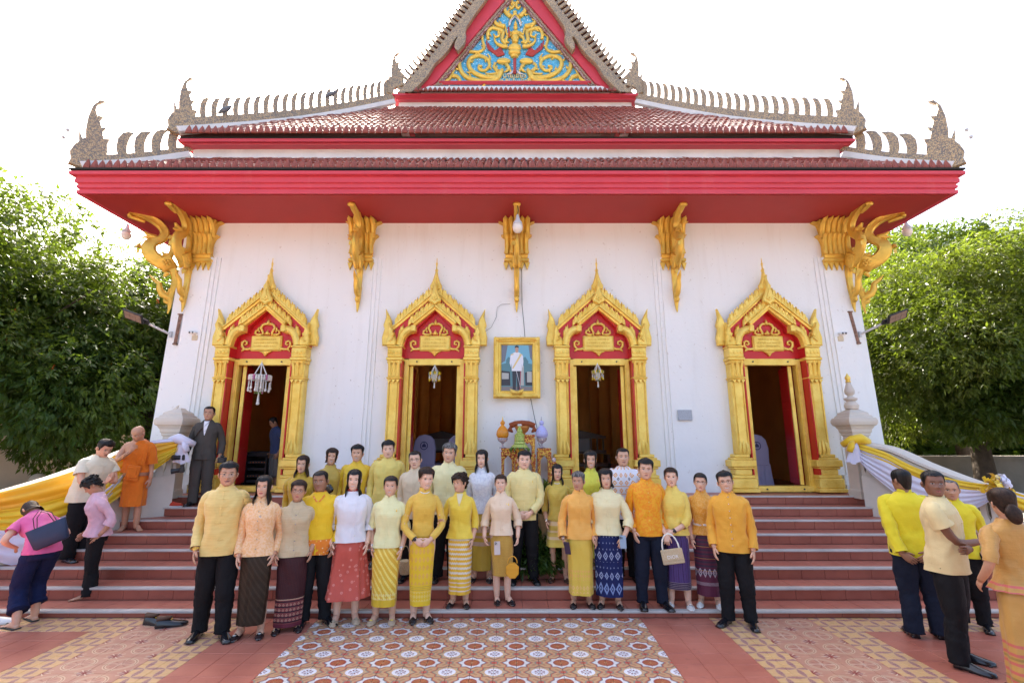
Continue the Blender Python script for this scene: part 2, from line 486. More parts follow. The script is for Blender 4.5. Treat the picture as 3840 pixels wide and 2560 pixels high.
# ------------------------------------------------------------------ stairs
SY = [Y0 + .37*k for k in range(8)]; SZ = [.074 + .137*k for k in range(8)]
HW = [9.2, 8.2, 7.2, 6.35, 6.2, 6.2, 6.2, 6.2]
core = MB()
for k in range(8):
    core.box(-HW[k], HW[k], SY[k]+.012, 9.0, (SZ[k-1] if k else -.04), SZ[k]-.014)
core.box(-7.05, 7.2, 8.62, 24.5, -.04, 1.018)
stairs = core.build('stairs', M_grout); tag(stairs, kind='structure')
for k in range(8):
    xs = seams(-HW[k], HW[k], .30, .12)
    depth = .37 if k < 7 else .56
    lay('tread_tile', M_terra, xs, [SY[k]+.055, SY[k]+depth], stairs, lambda x, y, k=k: k < 6 and abs(x) < 6.6, z=SZ[k])
    me = tile_mesh('riser_tile', .30, (SZ[k]-(SZ[k-1] if k else 0))-.016, .012, M_riser)
    rest = MB()
    zc = ((SZ[k-1] if k else 0)+SZ[k])/2 - .006
    for i in range(len(xs)-1):
        if abs(xs[i+1]-xs[i]-.3) > .01: continue
        x = (xs[i]+xs[i+1])/2
        if abs(x) < 5.7 + (1.2 if k < 3 else 0) and k < 8:
            inst('riser_tile', me, stairs, (x, SY[k], zc), (math.pi/2 + rt.gauss(0, .003), 0, rt.gauss(0, .002)))
        else:
            rest.add([Vector((v.co.x+x, SY[k]-v.co.z, v.co.y+zc)) for v in me.vertices], [tuple(p.vertices) for p in me.polygons])
    if rest.v: tag(rest.build('riser_tile', M_riser, stairs), kind='stuff')
    nb = MB()
    L, Rr = -HW[k], HW[k]
    y, z = SY[k], SZ[k]
    prof = [(y+.055, z-.004), (y+.055, z+.003), (y-.012, z+.003), (y-.016, z-.002), (y-.016, z-.022), (y-.002, z-.022)]
    nb.rings([[Vector((L, a, b)) for a, b in prof], [Vector((Rr, a, b)) for a, b in prof]])
    nb.build('nosing', M_nosing, stairs)

# ------------------------------------------------------------------ the temple
CX = .09
temple = empty('temple_hall', (CX, 9.1, 0))
tag(temple, 'white ordination hall with tiered red tiled roof, gilded doorways and blue gable above the stairs', 'temple')
def off(mb): mb.X = lambda p: p - Vector((CX, 9.1, 0)); return mb   # world coordinates -> temple coordinates
def T(): return off(MB())
DX = [CX-4.78, CX-1.56, CX+1.56, CX+4.80]
ZF = 1.045            # floor inside
ZT = 6.25             # soffit
XL, XR = -6.70+CX*0, 6.88
M_ochre = mat('ochre_wall', rough=.7, fn=dirty((.80, .36, .08), .35, 1.2, .6))
wl = T()
edges = [XL]
for d in DX: edges += [d-.60, d+.60]
edges.append(XR)
def bat(p):           # the walls lean in a little towards the top
    k = (p.z-1.0)/5.25
    c = (XL+XR)/2
    return Vector((c + (p.x-c)*(1-.018*k), p.y, p.z)) - Vector((CX, 9.1, 0))
wl.X = bat
for i in range(0, len(edges), 2):
    wl.box(edges[i], edges[i+1], 9.1, 9.6, 1.0, ZT+.3)
for i in range(1, len(edges)-1, 2):
    wl.box(edges[i], edges[i+1], 9.1, 9.6, 4.30, ZT+.3)
wl.build('front_wall', M_plaster, temple)
for x0, x1 in ((XL, XL+.4), (XR-.4, XR)):
    w = MB(); w.X = bat; ye = [9.603, 15.3, 16.4, 17.0, 18.1, 18.6, 19.7, 25]
    for k in range(0, 8, 2): w.box(x0, x1, ye[k], ye[k+1], 1.0, ZT+.3)
    for k in range(1, 7, 2): w.box(x0, x1, ye[k], ye[k+1], 1.0, 1.9); w.box(x0, x1, ye[k], ye[k+1], 4.2, ZT+.3)
    w.build('side_wall', M_plaster, temple)
    w = T(); a_, b_ = (XL+.47, XL+.52) if x0 < 0 else (XR-.52, XR-.47)
    for k in range(0, 8, 2): w.box(a_, b_, ye[k]+.02, min(ye[k+1], 20.15), ZF, 6.19)
    for k in range(1, 7, 2): w.box(a_, b_, ye[k], ye[k+1], ZF, 1.9); w.box(a_, b_, ye[k], ye[k+1], 4.2, 6.19)
    w.build('indoor_lining', MATS['ochre_wall'], temple)
pl = T()
pl.box(XL-.12, XL+.9, 8.97, 9.12, 1.0, 1.18); pl.box(XL-.06, XL+.9, 9.0, 9.12, 1.18, 1.34)
pl.build('wall_base', M_white, temple)
pl = T(); pl.box(XR-.9, XR+.12, 8.97, 9.12, 1.0, 1.18); pl.box(XR-.9, XR+.06, 9.0, 9.12, 1.18, 1.34)
pl.build('wall_base', M_white, temple)
# pilasters: stepped strips on the wall
PX = [CX-6.30, CX-3.06, CX, CX+3.08, CX+6.33]
for i, x in enumerate(PX):
    m = MB(); m.X = bat
    for w, dpt in ((.34, .025), (.27, .05), (.20, .075)):
        pts = [(x-w, 9.1), (x-w, 9.1-dpt), (x+w, 9.1-dpt), (x+w, 9.1)]
        m.rings([[Vector((a, b, z)) for a, b in pts] for z in (1.0, 5.5)], cap0=False)
    m.build('pilaster', M_plaster, temple)
# interior
M_floor_in = mat('indoor_floor', (.25, .08, .05), rough=.4)
m = T(); m.box(XL+.4, XR-.4, 9.55, 20.6, .9, ZF); m.build('indoor_floor', M_floor_in, temple)
m = T(); m.box(XL+.45, XR-.45, 20.2, 20.5, ZF, 6.2)
for k in range(26): m.box(-6.0+k*.48, -5.84+k*.48, 20.12, 20.2, ZF, 6.2)
m.box(XL+.41, XR-.41, 9.61, 20.5, 6.2, 6.3)
m.build('indoor_wall', M_ochre, temple)
for x in (-4.2, -1.2, 1.9, 4.1):
    m = T(); m.lathe([(.30, ZF), (.30, ZF+.25), (.22, ZF+.35), (.21, 6.2)], (x, 13.2, 0), 12); m.build('indoor_column', M_ochre, temple, auto=40)

# ---- soffit and fascia
def rectband(mb, prof, Wd, F, back=25.4, cx=CX):
    """horizontal moulding round the front and both sides; prof: (outward offset, z)"""
    rs = []
    for o, z in prof:
        rs.append([Vector((cx-Wd-o, back, z)), Vector((cx-Wd-o, F-o, z)), Vector((cx+Wd+o, F-o, z)), Vector((cx+Wd+o, back, z))])
    mb.rings(rs, close=False)
    return mb
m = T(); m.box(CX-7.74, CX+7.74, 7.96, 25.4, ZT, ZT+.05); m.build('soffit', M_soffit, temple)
m = T(); rectband(m, [(-.05, 6.262), (0, 6.235), (.03, 6.235), (.035, 6.30), (.010, 6.312), (.010, 6.335), (.038, 6.345), (.042, 6.395), (.026, 6.402), (.034, 6.42), (.065, 6.435), (.07, 6.505), (.055, 6.513), (.06, 6.54), (.13, 6.555), (.135, 6.615), (.09, 6.625)], 7.79, 7.9)
m.build('fascia', M_red, temple)
m = T(); rectband(m, [(.10, 6.61), (.10, 6.64), (.14, 6.645), (.14, 6.675), (.0, 6.68)], 7.79, 7.9); m.build('gutter_board', M_dark, temple)

# ---- roof tiers
roof = MB(); roof.X = lambda p: p - Vector((CX, 9.1, 0))
def deck(e, t, back0=25.4, back1=25.):
    """front and side slopes; e=(halfwidth, y, z) of the eave, t = top edge"""
    a, b = e, t
    roof.add([(CX-a[0], a[1], a[2]), (CX+a[0], a[1], a[2]), (CX+b[0], b[1], b[2]), (CX-b[0], b[1], b[2])], [(0, 1, 2, 3)])
    for s_ in (-1, 1):
        roof.add([(CX+s_*a[0], a[1], a[2]), (CX+s_*a[0], back0, a[2]), (CX+s_*b[0], back1, b[2]), (CX+s_*b[0], b[1], b[2])], [(0, 1, 2, 3)])
E1, T1 = (7.80, 7.84, 6.69), (6.72, 9.02, 7.63)
E2, T2 = (6.85, 8.72, 8.01), (3.42, 12.08, 11.17)
E3, T3 = (3.10, 11.88, 11.52), (2.8, 12.1, 11.66)
for e, t in ((E1, T1), (E2, T2), (E3, T3)): deck(e, t)
RB = [(CX-3.55, 12.3, 11.6), (CX+3.55, 12.3, 11.6), (CX, 12.3, 17.6)]
roof.add([RB[0], RB[2], (CX, 26, 17.6), (CX-3.55, 26, 11.6)], [(0, 1, 2, 3)])
roof.add([RB[1], (CX+3.55, 26, 11.6), (CX, 26, 17.6), RB[2]], [(0, 1, 2, 3)])
M_deck = mat('roof_bed', rough=.7, fn=dirty((.13, .045, .035), .5, 5, .5))
roof_o = roof.build('roof', M_deck, temple)
# one pantile: a raised half round with a thick front lip
def pantile(L, w):
    mb = MB(); n = 5; rs = []
    for (t, sc) in ((-.012, 1.0), (0, 1.06), (L*1.04, .90)):
        rs.append([Vector((w*.36*sc*math.cos(math.pi*(1-k/(n-1))), t, .038*sc*math.sin(math.pi*(1-k/(n-1))) + (.016 if t < L*.5 else .0))) for k in range(n)])
    mb.rings(rs, close=False)
    mb.add([rs[0][0], rs[0][1], rs[0][2], rs[0][3], rs[0][4]], [(0, 1, 2, 3, 4)])
    # shallow pan between two ridges
    rs2 = [[Vector((w*(.30+.4*k/3), t, .006 - .010*math.sin(math.pi*k/3) + (.012 if t < L*.5 else 0))) for k in range(4)] for t in (0, L*1.03)]
    mb.rings(rs2, close=False)
    o = mb.build('roof_tile', M_rtile, None, smooth=False); me = o.data; bpy.data.objects.remove(o); return me
def tile_slope(e, t, w, rows, budget):
    ev = Vector((0, e[1], e[2])); tv = Vector((0, t[1], t[2])); d = tv-ev; Ls = d.length/rows
    pitch = math.atan2(d.z, d.y); me = pantile(Ls, w); rest = MB(); n = 0
    vs = [v.co.copy() for v in me.vertices]; fs = [tuple(p.vertices) for p in me.polygons]
    Mr = Matrix.Rotation(pitch, 4, 'X')
    for r in range(rows):
        k0 = r/rows; hw = e[0] + (t[0]-e[0])*(k0+.6/rows) - .10
        nn = int(hw/w)
        for i in range(-nn, nn+1):
            x = i*w; p = ev + d*k0
            jit = rt.gauss(0, .004), rt.gauss(0, .006)
            loc = Vector((x + jit[0], p.y-9.1 + jit[1], p.z + .004 + abs(rt.gauss(0, .004))))
            if n < budget:
                inst('roof_tile', me, roof_o, loc, (pitch + rt.gauss(0, .01), 0, rt.gauss(0, .012))); n += 1
            else:
                M2 = Matrix.Translation(loc) @ Mr @ Matrix.Rotation(rt.gauss(0, .012), 4, 'Z') @ Matrix.Rotation(rt.gauss(0, .02), 4, 'Y')
                rest.add([M2 @ v for v in vs], fs)
    o = rest.build('roof_tile', M_rtile, roof_o); tag(o, kind='stuff')
tile_slope(E1, T1, .132, 5, 220)
tile_slope(E2, T2, .132, 16, 80)
tile_slope(E3, T3, .132, 1, 0)
# leaf shaped antefixes
def antefix(w, h):
    pl = [(-.5, 0), (.5, 0), (.5, .28), (.40, .52), (.22, .78), (0, 1.0), (-.22, .78), (-.40, .52), (-.5, .28)]
    mb = MB(); mb.prism([(u*w, v*h) for u, v in pl], lambda u, v, hh: Vector((u, -hh, v)), .03, .008)
    q = [(u*w*.62, v*h*.66+.025) for u, v in pl]
    mb.prism(q, lambda u, v, hh: Vector((u, -hh-.026, v)), .012, .007)
    o = mb.build('antefix', M_ante, None); me = o.data; bpy.data.objects.remove(o); return me
am = antefix(.115, .185)
for e, k in ((E1, 1.), (E2, 1.)):
    n = int((e[0]-.12)/.132)
    for i in range(-n, n+1):
        inst('antefix', am, roof_o, (i*.132, e[1]-9.1-.03, e[2]-.015), (R(-6)+rt.gauss(0, .03), rt.gauss(0, .02), rt.gauss(0, .03)), (1, 1, k*rt.uniform(.94, 1.05)))
n = int(2.8/.132)
for i in range(-n, n+1):
    inst('antefix', am, roof_o, (i*.132, E3[1]-9.1-.03, E3[2]-.01), (R(-6), 0, 0), (1, 1, .72))
# white bands and red cornices of the upper tiers
m = T(); rectband(m, [(.10, 7.52), (.10, 7.62), (.04, 7.65), (.0, 7.66), (0, 7.98)], 6.70, 9.03); m.build('white_band', M_white, temple)
m = T(); rectband(m, [(-.25, 7.87), (0.02, 7.845), (.03, 7.86), (.0, 7.868), (.0, 7.875), (.08, 7.88), (.085, 7.94), (-.2, 7.95)], 6.78, 8.86); m.build('cornice', M_red, temple)
m = T(); rectband(m, [(.02, 7.95), (.02, 7.985), (.0, 8.0), (-.2, 8.0)], 6.81, 8.80); m.build('gutter_board', M_dark, temple)
m = T(); rectband(m, [(.12, 11.05), (.12, 11.14), (.0, 11.17), (0, 11.50)], 3.33, 12.2); m.build('white_band', M_white, temple)
m = T(); rectband(m, [(-.2, 11.44), (0, 11.41), (.0, 11.44), (.10, 11.48), (.10, 11.53), (-.2, 11.54)], 3.40, 12.06); m.build('cornice', M_red, temple)

# ---- hip ridges: white bed, mosaic band, fins and corner finials
FIN = [(0, 0), (.30, 0), (.28, .20), (.27, .42), (.31, .62), (.38, .84), (.50, 1.0), (.27, .96), (.10, .86), (-.04, .62), (-.07, .3)]
FINIAL = [(150,640),(160,585),(195,562),(235,552),(245,520),(236,475),(245,445),(214,452),(203,420),(220,388),(194,398),(181,368),(194,338),(164,345),(150,318),(153,288),(189,256),(160,258),(131,300),(119,360),(119,430),(127,478),(112,488),(90,448),(93,480),(100,505),(80,532),(65,570),(77,600),(68,632)]
FINIAL = [((x-140)/300., (640-y)/300.) for x, y in FINIAL]
def plane_T(org, ux, thick, sx=1, sz=1):
    """vertical plate through org whose u axis runs along the horizontal unit vector ux"""
    ux = Vector(ux).normalized(); nrm = Vector((ux.y, -ux.x, 0))
    if nrm.y > 0: nrm = -nrm
    return lambda u, v, h: Vector(org) + ux*(u*sx) + Vector((0, 0, v*sz)) + nrm*(h-thick/2)
def hip(a, b, side, nf, fh, fw, band, skip0=.1, skip1=.02):
    a = Vector(a); b = Vector(b); d = b-a; dirh = Vector((d.x, d.y, 0)).normalized()
    m = T(); n = 10
    pa = [a + d*k/n + Vector((0, 0, -.10*math.sin(math.pi*k/n)*d.length/4)) for k in range(n+1)]
    m.tube([p + Vector((0, 0, .05)) for p in pa], [.10]*(n+1), 6); m.build('ridge_bed', M_white, temple, auto=40)
    m = T(); nrm = Vector((dirh.y, -dirh.x, 0)); th = .06
    rs = []
    for k, p in enumerate(pa):
        rs.append([p - nrm*th + Vector((0, 0, .10)), p + nrm*th + Vector((0, 0, .10)), p + nrm*th + Vector((0, 0, .12+band)), p - nrm*th + Vector((0, 0, .12+band))])
    m.rings(rs); m.build('ridge_band', M_mosaic, temple)
    fl = [(u*fw, v*fh) for u, v in FIN]
    if side < 0: pl_ = fl
    mb = MB(); mb.prism(fl, lambda u, v, h: Vector((u, h-.035, v)), .07, .012)
    o = mb.build('ridge_fin', M_mosaic, None); me = o.data; bpy.data.objects.remove(o)
    for i in range(nf):
        k = skip0 + (1-skip0-skip1)*i/(nf-1); j = k*n; i0 = min(int(j), n-1); p = pa[i0].lerp(pa[i0+1], j-i0)
        ang = math.atan2(dirh.y, dirh.x)
        inst('ridge_fin', me, temple, p - Vector((CX, 9.1, 0)) + Vector((0, 0, .10+band)), (0, -math.atan2(d.z, math.hypot(d.x, d.y))*.15, ang + rt.gauss(0, .02)), (1, 1, rt.uniform(.97, 1.03)*(1+.12*k)))
def finial(at, ux, s, nm='corner_finial', sx=1.):
    m = T(); m.prism(FINIAL, plane_T(at, ux, .10, s*sx, s), .10, .015); return m.build(nm, M_mosaic, temple)
for sd in (-1, 1):
    e1 = Vector((CX+sd*7.80, 7.84, 6.70)); t1 = Vector((CX+sd*6.75, 9.0, 7.66))
    hip(e1, t1, sd, 5, .52, .46, .12, .30, .06)
    finial(e1 + Vector((-sd*.02, .02, 0)), (-sd*.68, .73, 0), 1.12, sx=.74)
    e2 = Vector((CX+sd*6.86, 8.72, 8.03)); t2 = Vector((CX+sd*3.45, 12.06, 11.28))
    hip(e2, t2, sd, 23, .50, .30, .20, .075, .02)
    finial(e2 + Vector((-sd*.0, .02, -.03)), (-sd*.68, .73, 0), 1.06, sx=.74)
    # doves' droppings free: small glass bells hanging on the finial tips
    for (dx, dz) in ((-.33, .62), (-.36, .48)):
        mm = T(); mm.ball(e1 + Vector((sd*.14+sd*.05*(dz < .5), -.22, dz)), .035, .035, .035, 6, 4); mm.build('finial_bell', M_grey, temple)
# ------------------------------------------------------------------ gable
def Z2(x, y, d=12.0): return P(1300 + x/1.809, y/1.809, d)
def Z4(x, y, d=12.2): return P(1600 + x/3.36, y/3.36, d)
def mirror(pts):      # full outline from a left half (top to bottom order irrelevant)
    return pts + [(2*CX-x, z) for x, z in reversed(pts)]
def pl2(pts): return [(p.x, p.z) for p in pts]
band_o = [(350, 632), (400, 585), (470, 505), (560, 412), (640, 315), (700, 238), (770, 150), (850, 45), (900, -30), (1000, -190), (1154, -470)]
band_i = [(1154, -300), (1040, -150), (985, -60), (940, 5), (870, 98), (812, 185), (801, 225), (808, 262), (796, 300), (778, 320), (755, 350), (736, 328), (741, 292), (757, 262), (745, 256), (722, 285), (690, 340), (645, 392), (596, 435), (545, 520), (480, 588), (430, 636)]
outl = pl2([Z2(x, y) for x, y in band_o + band_i])
for s_ in (-1, 1):
    m = T(); o2 = outl if s_ < 0 else [(2*CX-x, z) for x, z in outl]
    m.prism(o2 if s_ > 0 else o2, lambda u, v, h: Vector((u, 12.12-h, v)), .16, .02)
    m.build('bargeboard', M_mosaic, temple)
    red = pl2([Z2(x, y, 12.15) for x, y in [(440, 640), (600, 560), (800, 318), (1075, -8), (1154, -105), (1154, -420), (900, -10), (640, 350), (480, 550)]])
    if s_ > 0: red = [(2*CX-x, z) for x, z in red]
    m = T(); m.prism(red, lambda u, v, h: Vector((u, 12.26-h, v)), .10); m.build('gable_board', M_red, temple)
# mosaic strips framing the picture
M_strip = mat('dark_red_mosaic', rough=.4, fn=lambda b: mixc((V(tex('ShaderNodeTexVoronoi', wpos(), 40.).outputs['Color']).frac() > .5), (.20, .045, .035), (.46, .34, .30)), bump=nbump(40, .4, .01))
M_silver = mat('silver_mosaic', (.7, .7, .75), rough=.2, metal=.5, bump=nbump(60, .8, .01))
for s_ in (-1, 1):
    for (a0, a1, b0, b1, mt, y) in (((575, 590), (602, 590), (1075, -8), (1104, -8), M_strip, 12.22), ((606, 588), (618, 588), (1108, -8), (1120, -8), M_mosaic, 12.20), ((622, 586), (640, 586), (1122, -8), (1136, -8), M_strip, 12.22)):
        q = pl2([Z2(*a0, 12.28), Z2(*a1, 12.28), Z2(b1[0], b1[1], 12.28), Z2(b0[0], b0[1], 12.28)])
        if s_ > 0: q = [(2*CX-x, z) for x, z in q]
        m = T(); m.prism(q, lambda u, v, h, y=y: Vector((u, y+.1-h, v)), .10); m.build('gable_moulding', mt, temple)
# fins along the bargeboards
mb = MB(); mb.prism([(u*.25, v*.50) for u, v in FIN], lambda u, v, h: Vector((u, h-.035, v)), .07, .012)
o = mb.build('gable_fin', M_mosaic, None); gfin = o.data; bpy.data.objects.remove(o)
bo = [Vector((p.x, 0, p.z)) for p in [Z2(x, y) for x, y in band_o]]
def along(pts, t):
    L = [0]
    for i in range(1, len(pts)): L.append(L[-1] + (pts[i]-pts[i-1]).length)
    s_ = t*L[-1]
    for i in range(1, len(pts)):
        if s_ <= L[i]: return pts[i-1].lerp(pts[i], (s_-L[i-1])/(L[i]-L[i-1])), (pts[i]-pts[i-1]).normalized()
    return pts[-1], (pts[-1]-pts[-2]).normalized()
for s_ in (-1, 1):
    for i in range(36):
        p, t = along(bo, .02 + i*.0268)
        x = p.x - CX if s_ < 0 else CX - p.x
        inst('gable_fin', gfin, temple, (x - s_*.05, 12.05-9.1, p.z-.05), (0, s_*R(52), 0), (-s_, 1, 1))
for s_ in (-1, 1):
    o = finial((CX + s_*3.48, 12.0, 11.52), (-s_*.95, .3, 0), 1.08, 'corner_finial', .82)
m = T(); m.tube([(CX, 12.0, 17.3), (CX, 11.8, 17.9), (CX, 11.4, 18.2), (CX, 11.5, 18.9), (CX, 11.9, 19.6)], [.16, .14, .12, .08, .02], 8); m.build('roof_apex_finial', M_mosaic, temple)
# the blue picture
tri = pl2([Z2(640, 576, 12.3), Z2(1154, -30, 12.3)]); tx, tz = tri[0]; ax_, az_ = CX, tri[1][1]
def f_blue(b):
    vo = tex('ShaderNodeTexVoronoi', wpos(), 34.)
    r, g, bl = sep(V(vo.outputs['Color']))
    c = mixc(r, (.05, .36, .66), (.16, .55, .82)); c = mixc((g > .93), c, (.6, .8, .95))
    return mixc((bl > .9)*.6, c, (.02, .12, .28))
M_blue = mat('blue_glass_mosaic', rough=.22, fn=f_blue, bump=lambda: (V(tex('ShaderNodeTexVoronoi', wpos(), 34.).outputs['Distance']), .5, .008))
m = T(); m.prism([(tx-.3, tz), (2*CX-tx+.3, tz), (ax_, az_+.4)], lambda u, v, h: Vector((u, 12.42-h, v)), .10); m.build('gable_panel', M_blue, temple)
m = T(); m.rings([[Vector((CX+sx*a, y, z)) for sx, a in ((-1, w1), (1, w1))] + [Vector((CX+sx*a, y, z2)) for sx, a in ((1, w2), (-1, w2))] for y, z, z2, w1, w2 in ((11.95, 11.63, 11.76, 2.68, 2.45), (12.3, 11.63, 12.03, 2.68, 2.35))]); m.build('gable_sill', M_white, temple)
m = T(); m.box(CX-2.2, CX+2.2, 12.17, 12.3, tz-.003, tz+.025); m.build('gable_sill_line', M_red, temple)
M_relief = mat('gilded_relief', rough=.38, metal=.35, fn=dirty((.90, .62, .12), .45, 6, .55), bump=nbump(30, .4, .01))
M_wingred = mat('red_feather', (.45, .05, .04), rough=.4, bump=nbump(40, .7, .01))
def vine(pts, r0, r1, name='scroll', mt=M_relief, sub=4, buds=True):
    pts = [Z4(x, y, 12.29) for x, y in pts]
    # Catmull-Rom
    out = []
    for i in range(len(pts)-1):
        p0, p1, p2, p3 = pts[max(i-1, 0)], pts[i], pts[i+1], pts[min(i+2, len(pts)-1)]
        for k in range(sub):
            t = k/sub
            out.append(.5*((2*p1) + (p2-p0)*t + (2*p0-5*p1+4*p2-p3)*t*t + (3*p1-p0-3*p2+p3)*t*t*t))
    out.append(pts[-1]); n = len(out)
    for s_ in (-1, 1):
        m = T(); q = [p if s_ < 0 else Vector((2*CX-p.x, p.y, p.z)) for p in out]
        rad = [(lambda r: (r*1.0, r))(r0 + (r1-r0)*i/(n-1)) for i in range(n)]
        m.tube(q, rad, 8, up=(0, 1, 0))
        if buds:
            for i in range(3, n-2, 6):
                t = (q[i+1]-q[i-1]).normalized(); nn = Vector((-t.z, 0, t.x))*(1 if (i//6) % 2 else -1)
                r = rad[i][0]; m.tube([q[i]+nn*r*.3, q[i]+nn*r*1.5, q[i]+nn*r*2.3+t*r*1.3], [r*.7, r*.55, r*.08], 6)
        m.build(name, mt, temple, smooth=True)
vine([(940, 905), (880, 1000), (760, 1035), (620, 1022), (500, 975), (430, 890), (410, 790), (440, 700), (500, 650), (590, 660), (670, 655), (725, 600), (705, 520), (700, 430)], .085, .035)
vine([(890, 985), (720, 975), (590, 915), (530, 830), (540, 755), (610, 715), (700, 715), (775, 760), (790, 830), (740, 890), (675, 885), (655, 845), (700, 835)], .075, .035)
vine([(790, 760), (795, 720), (765, 680)], .05, .01, buds=False)
vine([(190, 1050), (270, 1015), (310, 960), (340, 900), (372, 845)], .06, .015)
vine([(330, 960), (390, 975), (420, 1030), (370, 1050), (320, 1035)], .07, .03, buds=False)
vine([(1060, 215), (990, 150), (985, 60), (1045, 15), (1098, 60), (1075, 110), (1045, 85)], .07, .035)
vine([(1045, 30), (1040, 0), (1020, -40)], .05, .01, buds=False)
vine([(985, 345), (890, 315), (855, 265), (875, 205), (925, 190), (945, 130)], .08, .015)
vine([(1000, 560), (950, 500), (965, 410), (900, 375), (820, 360), (770, 420), (775, 500)], .06, .05)
vine([(780, 400), (790, 350), (785, 315)], .06, .01, buds=False)
vine([(905, 400), (915, 450), (870, 470), (845, 435)], .04, .03, buds=False)
vine([(1126, 150), (1090, 200), (1055, 260), (1040, 300)], .04, .03, buds=False)
vine([(900, 905), (850, 850), (860, 810), (880, 790)], .06, .02)
vine([(960, 880), (890, 925), (800, 935), (765, 925)], .055, .015)
def rball(x, y, rx, rz, ry=.06, mt=M_relief, nm='relief_figure', both=False):
    for s_ in ((-1, 1) if both else (-1,)):
        p = Z4(x, y, 12.28); X = p.x if s_ < 0 else 2*CX-p.x
        if not both: X = p.x
        m = T(); m.ball((X, p.y, p.z), rx, ry, rz, 12, 8); m.build(nm, mt, temple, smooth=True)
def rtube(pts, r, mt=M_relief, nm='relief_figure', both=True, d=12.26):
    pts = [Z4(x, y, d) for x, y in pts]
    for s_ in ((-1, 1) if both else (-1,)):
        m = T(); m.tube([p if s_ < 0 else Vector((2*CX-p.x, p.y, p.z)) for p in pts], r, 8); m.build(nm, mt, temple, smooth=True)
rball(1120, 352, .065, .09); rtube([(1120, 330), (1120, 290), (1120, 255)], [.06, .035, .006], both=False)
rball(1120, 425, .155, .085, .09); rtube([(1060, 410), (1010, 440), (1005, 400), (990, 340)], [.045, .04, .035, .03])
rtube([(1070, 440), (1010, 480), (1000, 530), (1040, 540)], [.045, .045, .04, .03])
rball(1115, 480, .12, .10, .10); rball(1115, 520, .10, .11, .13); rball(1108, 610, .20, .13, .12); rball(1108, 668, .19, .10, .12); rball(1105, 712, .12, .06, .09)
rtube([(1020, 590), (960, 590), (890, 560), (860, 520), (855, 480)], [.06, .06, .045, .035, .03])
rball(970, 775, .21, .10, .08, both=True); rtube([(1000, 810), (1040, 860), (1010, 900), (975, 915)], [.06, .05, .04, .015]); rtube([(1040, 860), (1060, 900), (1050, 930)], [.04, .03, .01])
for k in range(5):
    vine([(930+k*12, 610+k*18), (860+k*10, 650+k*14), (780+k*22, 620+k*14), (755+k*26, 520+k*30)], .035, .02, 'wing_feather', M_wingred, buds=False)
rtube([(1110, 745), (1110, 800), (1110, 860), (1108, 930)], [.05, .045, .04, .05], M_wingred, both=False, d=12.24)
rtube([(1095, 890), (1060, 930), (1000, 940)], [.03, .035, .01], M_silver, d=12.24)
rtube([(1040, 330), (1055, 270), (1120, 205)], [.03, .03, .02], M_silver, d=12.27)
rtube([(1040, 470), (1037, 400), (1030, 350)], [.02, .022, .03], M_wingred, both=False, d=12.2)
def text(s, loc, size, mt, name, parent=None, ext=.01, rx=math.pi/2, rz=0, center=None, align='CENTER', sx=1., ry=0):
    cu = bpy.data.curves.new(name, 'FONT'); cu.body = s; cu.size = size; cu.extrude = ext; cu.align_x = align; cu.align_y = 'CENTER'
    cu.resolution_u = 3
    o = bpy.data.objects.new(name, cu); C.objects.link(o)
    bpy.context.view_layer.update()
    dg = bpy.context.evaluated_depsgraph_get(); me = bpy.data.meshes.new_from_object(o.evaluated_get(dg))
    bpy.data.objects.remove(o); me.materials.clear(); me.materials.append(mt)
    o = bpy.data.objects.new(name, me); C.objects.link(o)
    if parent: o.parent = parent
    o.rotation_euler = (rx, ry, rz); o.location = Vector(loc) - (Vector((CX, 9.1, 0)) if parent is temple else Vector()); o.scale = (sx, 1, 1)
    return o
M_letter = mat('cream_letters', (.85, .72, .35), rough=.5)
text('นายเขียว', Z4(1108, 962, 12.28), .17, M_letter, 'lettering', temple, .02, sx=1.15)
text('นางกิมเก็ง ชินในเมือง ๑๖๖๔๒ บ.', Z4(1140, 1026, 12.28), .165, M_letter, 'lettering', temple, .02, sx=1.12)

